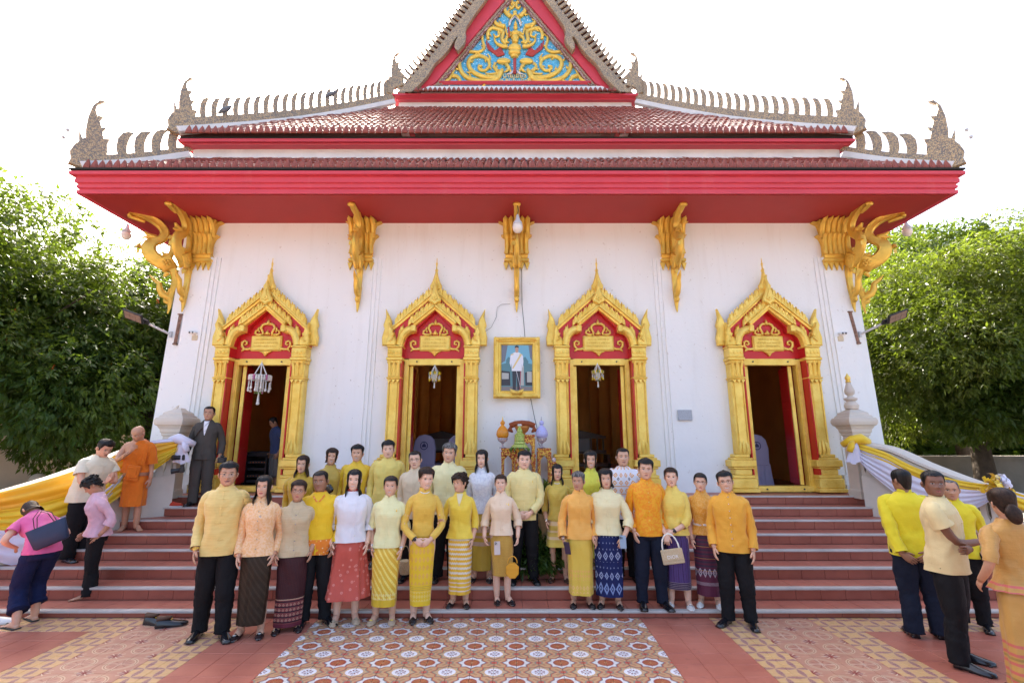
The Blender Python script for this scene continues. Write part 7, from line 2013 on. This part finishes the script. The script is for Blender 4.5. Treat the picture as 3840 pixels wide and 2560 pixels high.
rJ, aJ, sJ = P0('man in pale yellow jacket and black trousers at the very centre, hands clasped', .15, 6.56, 2, 1.61, skin=0, bw=1.05, bd=1.1, hair='short', smile=1, hands=CL, facew=1.06,
   top=dict(mat=silkm('pale_yellow', (.86, .72, .30), (.80, .64, .22)), hem=.80, collar='mandarin', buttons=5, badge=1, cuff=.048), bottom=dict(kind='trousers', mat=black_t), shoe=OX, feet=((-.13, 0, -8), (.13, 0, 10)))
P0('woman with shoulder length black hair in a knee length golden silk dress', .60, 6.62, 2, 1.44, skin=1, bw=.96, hair=dict(kind='long', hem=-.09, open=46), lips=M_lipr, smile=1,
   top=dict(mat=silkm('old_gold_silk', (.66, .48, .07), (.58, .40, .05)), hem=.88, collar='v', buttons=0, sleeve='tq', cuff=.050),
   bottom=dict(kind='skirt', hem=.50, w=.215, mat=fab('gold_dress', (.68, .48, .07), .45, chain(band_on(.80, .86, (.78, .56, .28)), band_on(.70, .73, (.80, .60, .32)), band_on(.60, .64, (.80, .58, .30)), band_on(.5, .56, (.74, .54, .08)))), fold=.03), shoe=dict(kind='flat', mat=M_brshoe), extras=multi(nl, watch('L', M_steel)))
P0('woman with short grey hair in a light orange jacket and yellow pleated skirt', .81, 6.12, 1, 1.51, skin=2, bw=1.06, hair='short', hairmat=M_hairg, smile=1, head=(-16, 0, 0), lips=M_lipr,
   hands={'L': dict(at=(-.235, -.08, .84), dir=(.2, -.3, -.9), palm=(1, 0, 0), thumb=(0, -1, 0), curl=.6)},
   top=dict(mat=silkm('light_orange', (.88, .44, .08), (.85, .38, .05)), hem=.84, collar='mandarin', buttons=6, sleeve='long', puff=.012, cuff=.058, flare=.05),
   bottom=dict(kind='skirt', hem=.15, w=.16, mat=fab('amber_skirt', (.76, .50, .06), .5, chain(motif_on((.84, .42, .12), .04, .06, .4, .34, .46), motif_on((.85, .5, .18), .05, .07, .42, .18, .28))), wrap=True, fold=.03), shoe=dict(kind='flat', mat=M_shoe, heel=1), extras=watch('L', M_steel))
P0('woman with wavy black hair in a cream blouse and navy batik skirt', 1.14, 6.10, 1, 1.54, skin=1, bw=1.12, bd=1.08, hair=dict(kind='bob', hem=-.005, open=50, vol=.03, wave=.010, flare=.03), lips=M_lipr,
   hands={'R': dict(at=(.20, -.16, .86), pole=(.9, .4, -.2), dir=(-.35, -.35, -.75), palm=(0, 1, -.2), thumb=(-1, 0, 0), curl=.4)},
   top=dict(mat=silkm('cream_silk', (.84, .74, .42), (.78, .67, .34)), hem=.88, collar='v', buttons=3, sleeve='tq', flare=.05, cuff=.062),
   bottom=dict(kind='skirt', hem=.14, w=.165, mat=fab('navy_batik', (.008, .015, .085), .6, chain(motif_on((.30, .34, .52), .05, .075, .16, .42, .95), band_on(.56, .70, (.008, .015, .085)), motif_on((.28, .32, .48), .085, .14, .40, .56, .70, .56), motif_on((.28, .32, .48), .075, .12, .40, .33, .45, .33), motif_on((.22, .28, .50), .08, .16, .46, .16, .32, .16))), wrap=True, fold=.025), shoe=BF)
rN, aN, sN = P0('tall slim man in a vivid orange patterned shirt and navy trousers', 1.62, 6.08, 1, 1.66, skin=1, bw=.97, hair=dict(kind='short', vol=.026), smile=0,
   top=dict(mat=fab('vivid_orange', (.86, .28, .0), .6, P_lace((.88, .46, .01), 38.)), hem=.81, collar='mandarin', buttons=6, bmat=M_gold, cuff=.044), bottom=dict(kind='trousers', mat=navy_t, cuff=.058), shoe=OX, feet=((-.11, 0, -4), (.13, 0, 14)))
P0('woman in a soft yellow blouse and purple woven skirt holding a raffia bag', 1.95, 6.10, 1, 1.56, skin=0, bw=.97, hair=dict(kind='updo', vol=.016), hairmat=M_hairb, lips=M_lip,
   hands={'L': dict(at=(-.11, -.20, .88), pole=(-.8, .5, -.5), dir=(-.1, -.3, -.9), palm=(.3, 1, 0), thumb=(1, 0, 0), curl=.8), 'R': dict(at=(-.03, -.20, .93), pole=(.9, .4, -.5), dir=(-.8, -.1, -.45), palm=(0, 1, 0), thumb=(0, 0, 1), curl=.6)},
   top=dict(mat=silkm('soft_yellow', (.86, .64, .12), (.80, .56, .08)), hem=.87, collar='mandarin', buttons=7, sleeve='tq', flare=.05),
   bottom=dict(kind='skirt', hem=.22, w=.165, mat=fab('purple_woven', (.055, .018, .12), .65, chain(vstripes_on((.10, .05, .22), .014, .35, .3, 2), vstripes_on((.03, .01, .07), .035, .2, .3, 2), band_on(.2, .30, (.03, .01, .05)), stripes_on((.26, .20, .22), .02, .25, .22, .31))), fold=.02), shoe=dict(kind='flat', mat=M_whshoe, deco=M_steel), extras=watch('R'))
P0('woman with round spectacles in an orange lace peplum top with a jewelled belt', 2.30, 6.12, 1, 1.50, skin=0, bw=.96, hair=dict(kind='updo', vol=.010), glasses=True, lips=M_lipr,
   top=dict(mat=fab('orange_lace', (.80, .36, .03), .6, P_lace((.88, .52, .14), 50.)), hem=.90, collar='mandarin', buttons=0, sleeve='elbow', puff=.008, ruffle=.04, flare=.12, belt=M_pearl),
   bottom=dict(kind='skirt', hem=.14, w=.16, mat=fab('plum_woven', (.12, .012, .045), .6, chain(stripes_on((.05, .02, .05), .05, .5, .40, .95), stripes_on((.50, .22, .05), .15, .05, .40, .95), motif_on((.55, .45, .5), .075, .14, .44, .36, .48, .36), vstripes_on((.5, .42, .46), .010, .4, .27, .31)))), shoe=dict(kind='flat', mat=M_whshoe), extras=brooch(.10, 1.28))
rQ, aQ, sQ = P0('bespectacled man in a mustard orange jacket with silver buttons, right end of the group', 2.46, 5.74, 0, 1.61, skin=1, bw=1.0, bd=1.04, hair='short', glasses=True, smile=2, head=(-4, 0, -3),
   top=dict(mat=fab('mustard_orange', (.84, .40, .035), .75), hem=.80, collar='mandarin', ch=.03, buttons=8, bmat=M_steel, cuff=.052, flare=.03, loose=1.07), bottom=dict(kind='trousers', mat=black_t), shoe=OX, feet=((-.11, -.02, -26), (.13, .0, 8)))
# ---- back rows
P0('long haired woman with spectacles in dark mustard satin, left end of the back row', -2.72, 6.50, 2, 1.56, skin=1, bw=1.08, hair=dict(kind='long', hem=-.07, open=46), hairmat=M_hairb, glasses=M_steel, lips=M_lip, top=dict(mat=silkm('mustard_satin', (.55, .34, .01), (.46, .27, .01)), hem=.86, collar='mandarin', buttons=0, sleeve='long', puff=.02), bottom=dict(kind='skirt', mat=fab('dark_gold_skirt', (.40, .25, .03)), hem=.12), shoe=BF)
P0('woman with short layered brown hair in an antique gold blouse in the back row', -2.50, 6.86, 3, 1.50, skin=1, bw=.95, hair=dict(kind='bob', hem=.02, open=44, vol=.028, wave=.008, flare=.02), hairmat=M_hairb, smile=2, lips=M_lip, top=dict(mat=silkm('antique_gold', (.58, .38, .05), (.50, .32, .04)), hem=.86, collar='v', buttons=2, sleeve='long'), bottom=dict(kind='skirt', mat=FABS['dark_gold_skirt'], hem=.12), shoe=BF, extras=earr)
P0('grinning man in a bright golden yellow jacket in the back row', -2.16, 6.90, 3, 1.54, skin=1, bw=1.02, hair=dict(kind='short', vol=.03), smile=2, top=dict(mat=silkm('golden_yellow', (.84, .54, .02), (.78, .46, .01)), hem=.80, collar='mandarin', buttons=5), bottom=dict(kind='trousers', mat=black_t), shoe=OX)
P0('tallest man of the back row in a straw yellow mandarin jacket with a badge', -1.72, 6.88, 3, 1.60, skin=0, bw=1.08, hair=dict(kind='short', vol=.03), smile=0, top=dict(mat=silkm('straw_yellow', (.84, .66, .16), (.78, .58, .11)), hem=.80, collar='mandarin', buttons=5, badge=1), bottom=dict(kind='trousers', mat=black_t), shoe=OX)
P0('man with spectacles in a cream striped jacket between two taller men in the back row', -1.28, 6.66, 2, 1.61, skin=0, bw=.95, hair='crop', glasses=True, smile=1, top=dict(mat=fab('cream_stripe', (.78, .62, .42), .7, P_bands([])), hem=.80, collar='mandarin', buttons=5), bottom=dict(kind='trousers', mat=black_t), shoe=OX)
P0('man with swept greying hair in an ivory yellow jacket in the back row', -.86, 6.66, 2, 1.70, skin=1, bw=1.08, hair=dict(kind='short', vol=.032), hairmat=M_hairg, smile=1, top=dict(mat=silkm('ivory_yellow', (.86, .78, .42), (.80, .70, .32)), hem=.80, collar='mandarin', buttons=5, badge=1), bottom=dict(kind='trousers', mat=black_t), shoe=OX)
P0('woman with long straight black hair in a white lace blouse and gold striped skirt', -.39, 6.64, 2, 1.63, skin=0, bw=.94, hair=dict(kind='long', hem=-.08, open=42), smile=1, lips=M_lipr, head=(6, 0, 4),
   top=dict(mat=fab('white_lace', (.80, .80, .84), .7, P_lace((.62, .62, .70), 34.)), hem=.86, collar='mandarin', buttons=0, sleeve='tq'), bottom=dict(kind='skirt', hem=.14, w=.15, mat=fab('gold_striped', (.56, .38, .04), .45, chain(band_on(.62, .70, (.55, .38, .28)), band_on(.45, .50, (.55, .38, .28)), band_on(.55, .58, (.52, .34, .24))))), shoe=dict(kind='flat', mat=M_blackmetal, deco=M_steel))
P0('woman with a black bob in a lime yellow dress in the back row', 1.05, 6.66, 2, 1.61, skin=1, bw=.95, hair=dict(kind='bob', hem=.0, open=46, vol=.024), smile=2, lips=M_lip, top=dict(mat=silkm('lime_silk', (.72, .70, .06), (.66, .62, .04)), hem=.86, collar='mandarin', buttons=5, sleeve='long', badge=1), bottom=dict(kind='skirt', hem=.30, w=.17, mat=silkm('lime_skirt', (.68, .66, .06), (.60, .56, .04))), shoe=dict(kind='flat', mat=M_brshoe))
P0('stout man in a white shirt printed with orange motifs in the back row', 1.47, 6.66, 2, 1.65, skin=1, bw=1.12, bd=1.1, hair='crop', smile=1, top=dict(mat=fab('motif_shirt', (.80, .78, .82), .7, chain(motif_on((.80, .35, .04), .08, .10, .34, 0, 2), motif_on((.05, .05, .08), .16, .2, .12, 1.15, 1.4), stripes_on((.75, .42, .2), .1, .12, .9, 1.25))), hem=.78, collar='shirt', buttons=5, sleeve='short'), bottom=dict(kind='trousers', mat=black_t), shoe=OX)
# ---- on the stairs at the left
G2 = None
def holder(o): return o
rA, aA, sA = P0('photographer in a dark grey suit and spectacles standing by the left post', -5.21, 8.40, 7, 1.64, face=.5, group=G2, skin=2, bw=1.0, hair='crop', glasses=True,
   hands={'L': dict(at=(-.27, -.10, .86), dir=(-.05, -.25, -1), palm=(1, 0, 0), thumb=(0, -1, 0), curl=.8), 'R': dict(at=(.26, -.04, .84), dir=(0, -.25, -1), palm=(-1, 0, 0), thumb=(0, -1, 0), curl=.8)},
   top=dict(mat=fab('charcoal_suit', (.075, .066, .058), .8), hem=.78, collar='lapel', buttons=2, inner=fab('white_tee', (.8, .8, .85)), bmat=M_blackmetal, cuff=.05), bottom=dict(kind='trousers', mat=FABS['charcoal_suit'], cuff=.07), shoe=OX,
   extras=lambda r, X, a, W_, tab, bw, bd: (MB().tube([(.05, -.07, 1.44), (-.10, -.125, 1.25), (-.19, -.10, 1.02)], [(.016, .004)]*3, 6).build('camera_strap', M_brshoe, r)))
M_orange = fab('saffron_robe', (.80, .19, .005), .8, wrinkle=.7)
def monk_extra(r, X, a, W_, tab, bw, bd):
    m = MB(); m.X = X; rs = []
    for z, k in ((1.00, 1.09), (1.03, 1.12), (1.08, 1.12), (1.12, 1.08)): rs.append([Vector((*[c*k for c in tors(tab, z, 2*math.pi*i/32, bw, bd)], z + .015*math.sin(i*.4))) for i in range(32)])
    m.rings(rs, cap0=False, cap1=False); m.build('sash', M_orange, r, smooth=True)
    m = MB(); m.X = X; m.cbox((.03, -.150, .92), .19, .03, .26, Matrix.Rotation(R(10), 4, 'Y'), bev=.008); m.cbox((.02, -.165, .93), .15, .03, .20, Matrix.Rotation(R(8), 4, 'Y'), bev=.008); m.build('sash_flap', M_orange, r)
    m = MB(); m.X = X; rs = []      # shoulder fold over the left shoulder
    for i in range(12):
        t = i/11; z = 1.10 + .36*t; x = .13 + .02*math.sin(t*3); rs.append([Vector((x-.07+.12*c, -(.150-.06*t) + .014*math.sin(c*16), z - .05*c)) for c in [j/8 for j in range(9)]])
    m.rings(rs, close=False); m.build('shoulder_fold', M_orange, r, smooth=True)
P0('bald monk with one bare shoulder in a saffron orange robe, touching his chin', -5.80, 7.72, 5, 1.60, face=.2, dy=2, group=G2, skin=2, bare=True, bw=1.10, bd=1.1, hair='bald', glasses=M_steel, head=(-16, 24, 6), bend=13, lean=4,
   hands={'L': dict(at=(.02, -.27, 1.32), pole=(-.8, .0, -.8), dir=(.5, .1, .85), palm=(.3, 1, 0), thumb=(0, .3, 1), curl=.9), 'R': dict(at=(.24, -.03, .80))},
   top=dict(mat=M_orange, hem=.92, diag=True, collar='none', buttons=0, sleeve='elbow', cuff=.085, loose=1.10, wr=.05, name='robe'), bottom=dict(kind='skirt', hem=.38, w=.17, mat=M_orange, fold=.03, wrap=True), shoe=dict(kind='bare'), extras=monk_extra, feet=((-.10, .05, 10), (.11, -.02, 40)))
P0('man in a cream short sleeved shirt bowing to the monk with palms together', -5.98, 7.08, 3, 1.66, group=G2, face=0, dy=76, skin=1, bw=1.14, bd=1.2, hair='short', bend=16, head=(0, 12, 0), facew=1.05,
   hands={'L': dict(at=(-.035, -.33, 1.17), pole=(-.9, .2, -.9), dir=(.12, -.25, .95), palm=(1, 0, 0), thumb=(0, 1, .3), curl=.03), 'R': dict(at=(.035, -.33, 1.17), pole=(.9, .2, -.9), dir=(-.12, -.25, .95), palm=(-1, 0, 0), thumb=(0, 1, .3), curl=.03)},
   top=dict(mat=silkm('cream_shirt', (.78, .72, .54), (.72, .65, .46)), hem=.80, collar='shirt', buttons=5, sleeve='short', cuff=.085, loose=1.10), bottom=dict(kind='trousers', mat=black_t, cuff=.08), shoe=OX)
P0('barefoot woman with curly hair in a pink ruffled blouse looking down', -5.20, 6.42, 1, 1.47, group=G2, face=0, dy=-42, skin=2, bw=1.0, bd=1.05, hair=dict(kind='curlyshort'), head=(-12, 34, 0), bend=8,
   top=dict(mat=fab('pink_voile', (.80, .50, .58), .7, wrinkle=.8), hem=.84, collar='none', sleeve='tq', puff=.02, bell=.02, cuff=.05, flare=.16, ruffle=.05, loose=1.10), bottom=dict(kind='trousers', mat=black_t, cuff=.085), shoe=dict(kind='bare'), feet=((-.11, .02, -30), (.10, -.02, -10)))
P0('woman in a magenta shirt bending over beside the left balustrade', -5.30, 5.76, 0, 1.52, group=G2, face=0, dy=-118, skin=1, bw=1.04, bd=1.1, hair=dict(kind='bob', hem=-.02, open=56), hairmat=M_hairb, bend=50, hipback=.12, knee=.10, head=(0, 24, 0),
   hands={'L': dict(at=(-.14, -.30, 1.10), pole=(-.9, .4, -.4), dir=(.1, -.9, -.3)), 'R': dict(at=(.14, -.28, 1.08), pole=(.9, .4, -.4), dir=(-.1, -.9, -.3))},
   top=dict(mat=fab('magenta_jersey', (.72, .12, .32), .8), hem=.84, collar='none', sleeve='short', cuff=.065, loose=1.08), bottom=dict(kind='trousers', mat=blue_t, hem=.20, cuff=.085), shoe=dict(kind='sandal', mat=mat('olive_sandal', (.05, .05, .04), rough=.7)), extras=None, feet=((-.10, -.06, 0), (.12, .10, 10)))
# ---- at the right
P0('man seen from behind in a bright lemon yellow jacket, hands behind his back', 4.22, 5.42, 0, 1.66, group=None, face=0, dy=158, skin=3, bw=1.16, bd=1.15, hair='crop', head=(30, 4, 0),
   hands={'L': dict(at=(-.10, .20, .86), pole=(-1, -.1, 0), dir=(.7, .1, -.5), palm=(0, -1, 0)), 'R': dict(at=(.16, .20, .84), pole=(1, -.1, 0), dir=(-.7, .1, -.5), palm=(0, -1, 0))},
   top=dict(mat=fab('lemon_wool', (.84, .70, .02), .75), hem=.80, collar='mandarin', buttons=0, cuff=.055, loose=1.06), bottom=dict(kind='trousers', mat=navy_t, cuff=.075), shoe=OX, feet=((-.12, .0, 0), (.12, .05, 5)))
P0('man in a cream short sleeved jacket with folded arms glancing at the camera', 4.02, 4.78, 0, 1.68, group=None, face=0, dy=34, skin=4, bw=1.14, bd=1.18, hair='crop', head=(-62, 0, 0), twist=6,
   hands={'L': dict(at=(.10, -.24, 1.08), pole=(-.7, .1, -1), dir=(1, -.05, .05), palm=(0, 1, 0), thumb=(0, 0, 1)), 'R': dict(at=(-.10, -.20, 1.03), pole=(.7, .1, -1), dir=(-1, .1, .0), palm=(0, 1, 0), thumb=(0, 0, 1))},
   top=dict(mat=fab('cream_twill', (.80, .64, .32), .75), hem=.80, collar='mandarin', buttons=4, sleeve='short', cuff=.085, badge=1, loose=1.06), bottom=dict(kind='trousers', mat=black_t, cuff=.075), shoe=OX, feet=((-.12, -.02, 0), (.12, .04, 12)))
P0('older balding man in a yellow shirt half hidden behind the man with folded arms', 4.93, 5.66, 0, 1.53, group=None, face=0, dy=-42, skin=2, bw=1.02, hair='receding', hairmat=M_hairg, head=(4, 6, 0), top=dict(mat=FABS['lemon_wool'], hem=.80, collar='mandarin', buttons=4), bottom=dict(kind='trousers', mat=black_t), shoe=OX)
P0('woman seen from behind in a bronze satin peplum dress with low chignon', 4.04, 4.16, 0, 1.57, group=None, face=0, dy=166, skin=2, bw=1.02, hair=dict(kind='updo', vol=.022, bun=1, big=1, bz=.06), hairmat=M_hairb, head=(-6, 6, 0),
   hands={'L': dict(at=(-.30, -.06, .98), pole=(-1, .5, 0)), 'R': dict(at=(.26, -.03, .92))},
   top=dict(mat=silkm('bronze_satin', (.52, .27, .055), (.44, .22, .04)), hem=.86, collar='none', sleeve='elbow', puff=.018, ruffle=.07, flare=.24, hemband=fab('pink_stripe', (.55, .30, .07), .5, stripes_on_ if False else chain(stripes_on((.62, .14, .12), .05, .4, 0, 2))), hbh=.07), bottom=dict(kind='skirt', hem=.10, w=.20, mat=fab('bronze_skirt', (.55, .30, .07), .5, chain(stripes_on((.58, .13, .10), .07, .35, .12, .48), stripes_on((.35, .22, .05), .16, .12, .12, .48))), fold=.035), shoe=BF, extras=nl)
P0('man in a dark blue shirt and grey shorts inside the first doorway', -4.66, 9.80, 8, 1.40, group=None, face=0, dy=-40, skin=3, hair='crop', head=(-10, 22, 0), bend=8, top=dict(mat=fab('dark_blue_shirt', (.03, .05, .13), .8), hem=.82, collar='shirt', sleeve='short', buttons=3), bottom=dict(kind='trousers', mat=fab('grey_shorts', (.12, .11, .10)), hem=.5, cuff=.095), shoe=dict(kind='bare'))

# ------------------------------------------------------------------ things people hold
def phone(at, rx, rz, col, label):
    o = empty('phone', at); o.rotation_euler = (R(rx), 0, R(rz)); tag(o, label, 'phone')
    m = MB(); m.cbox((0, 0, 0), .072, .009, .148, bev=.004); m.build('case', mat('case_'+col[0], col[1], rough=.3), o)
    m = MB(); m.cbox((-.016, -.007, .05), .034, .004, .036, bev=.002); m.build('camera_bump', mat('bump_'+col[0], tuple(c*.8 for c in col[1]), rough=.3), o)
    m = MB()
    for a, b in ((-.024, .058), (-.024, .042), (-.008, .050)): m.tube([(a, -.009, b), (a, -.0105, b)], .0065, 8)
    m.build('lens', M_blackmetal, o)
phone(Q(1142, 1258, 6.03), -10, 12, ('rose', (.62, .50, .46)), 'pale rose gold phone in the hand of the woman in the cream pink blouse')
phone(Q(1303, 1258, 5.93), 20, -30, ('plum', (.05, .03, .07)), 'dark plum phone held by the woman with short grey hair')
phone(Q(1431, 1244, 5.86), 10, -20, ('sky', (.32, .45, .60)), 'light blue phone held by the woman in the navy batik skirt')
M_tan = mat('orange_leather', (.72, .33, .02), rough=.35); M_raffia = mat('raffia', rough=.9, fn=lambda b: mixc(nz(coords(), 160., 2, .5, .45, .55), (.62, .50, .33), (.50, .38, .22)), bump=nbump(220, .6, .003, 'o'))
o = empty('handbag', Q(1177, 1303, 6.02)); tag(o, 'small octagonal orange leather handbag with a ring handle', 'handbag')
q = [(.075*math.cos(a)*1.0, .088*math.sin(a)) for a in [math.pi/8 + k*math.pi/4 for k in range(8)]]
m = MB(); m.prism([(x*1.05, z) for x, z in q], lambda u, v, h: Vector((u, .03-h, v-.03)), .06, .008); m.build('bag_body', M_tan, o)
m = MB(); m.prism([(-.068, .02), (.068, .02), (.068, .05), (.035, .082), (-.035, .082), (-.068, .05)], lambda u, v, h: Vector((u*1.08, -.031-h, v-.03)), .006, .002); m.build('flap', M_tan, o)
m = MB(); m.tube([(.055*math.cos(t), 0, .05+.075*math.sin(t)) for t in [math.pi*k/10 for k in range(11)]], .006, 6); m.build('handle', M_tan, o)
o = empty('handbag', Q(1545, 1277, 5.78), R(-10)); tag(o, 'flat raffia handbag with white lettering and a twisted white handle', 'handbag'); o.rotation_euler = (0, R(-10), R(-15))
m = MB(); m.cbox((0, 0, 0), .235, .05, .155, bev=.008); m.cbox((0, -.028, .02), .225, .008, .115, bev=.003); m.build('bag_body', M_raffia, o)
m = MB(); m.tube([(-.09*math.cos(t), 0, .08+.16*math.sin(t)) for t in [math.pi*k/14 for k in range(15)]], [(.008 + .0025*(k % 2)) for k in range(15)], 6); m.build('handle', M_pearl, o)
t_ = text('DIOR', (0, -.0345, .0), .05, mat('white_print', (.85, .84, .8)), 'lettering', o, .001)
o = empty('basket_bag', Q(930, 1297, 6.3)); tag(o, 'small woven wicker basket bag hanging between the two golden skirts', 'basket')
m = MB(); m.lathe([(.055, -.10), (.068, -.06), (.074, 0), (.070, .05), (.060, .055)], n=14); m.build('basket', M_raffia, o)
m = MB(); m.tube([(-.055*math.cos(t), 0, .05+.17*math.sin(t)) for t in [math.pi*k/10 for k in range(11)]], .0045, 5); m.build('handle', M_raffia, o)
o = empty('clutch_bag', Q(747, 1128, 6.25)); tag(o, 'shiny black clutch bag tucked under the arm of the woman in mustard satin', 'handbag')
m = MB(); m.cbox((0, 0, 0), .20, .06, .11, Matrix.Rotation(R(-35), 4, 'Y'), bev=.02); m.build('bag_body', M_shoe, o)
o = empty('tote_bag', Q(112, 1225, 5.62)); tag(o, 'large navy tote bag hanging from the shoulder of the bending woman', 'handbag'); o.rotation_euler = (0, R(-24), R(18)); o.scale = (.82, .82, .82)
m = MB(); rs = []
for z, w, d_ in ((-.15, .17, .05), (-.13, .19, .075), (-.02, .205, .06), (.12, .225, .03), (.13, .225, .02)): rs.append([Vector((w*math.copysign(abs(math.cos(a))**.5, math.cos(a)), d_*math.copysign(abs(math.sin(a))**.7, math.sin(a)), z)) for a in [k*math.pi/10 for k in range(20)]])
m.rings(rs); m.build('bag_body', mat('navy_canvas', rough=.6, fn=dirty((.016, .03, .075), .4, 8, .7, 'o')), o, smooth=True)
m = MB()
for y in (-.03, .03): m.tube([(-.11, y, .12), (-.08, y*1.5, .26), (.0, y*1.5, .33), (.08, y*1.5, .26), (.11, y, .12)], [(.009, .004)]*5, 6)
m.build('strap', M_brshoe, o)
def dslr(at, label, rz=0, rx=0):
    o = empty('camera_body_held', at); o.name = 'dslr_camera'; o.rotation_euler = (R(rx), 0, R(rz)); tag(o, label, 'camera', 'cameras carried by the photographer')
    m = MB(); m.cbox((0, 0, 0), .13, .06, .09, bev=.012); m.cbox((0, .0, .06), .06, .05, .035, bev=.01); m.cbox((.055, -.02, 0), .03, .04, .085, bev=.01); m.build('body_shell', M_blackmetal, o)
    m = MB(); m.lathe([(.036, 0), (.038, .03), (.034, .05), (.040, .09), (.042, .12), (.036, .125)], n=16); l_ = m.build('lens', M_blackmetal, o, smooth=False); l_.rotation_euler = (math.pi/2, 0, 0); l_.location = (-.01, -.03, 0)
    return o
dslr(Q(419, 1078, 8.05), 'black camera with a long lens hanging at the hand of the grey suited photographer', -60, 10)
dslr(Q(420, 1050, 8.12), 'second black camera held above the first by the grey suited photographer', -30, 0)
dslr(Q(510, 1056, 8.1), 'black camera in the far hand of the grey suited photographer, half hidden', 30, 0)
o = empty('slipper', Q(8, 1432, 5.75)); tag(o, 'white slipper on the tiles cut by the left picture edge', 'shoe')
m = MB(); shoe_mesh(m, (-.18, 0, .01), (.95, .2, 0), .30, .10, .07); m.build('upper', M_whshoe, o, smooth=True); m = MB(); m.cbox((-.05, .02, .006), .26, .09, .012, Matrix.Rotation(R(12), 4, 'Z')); m.build('sole', M_white, o)
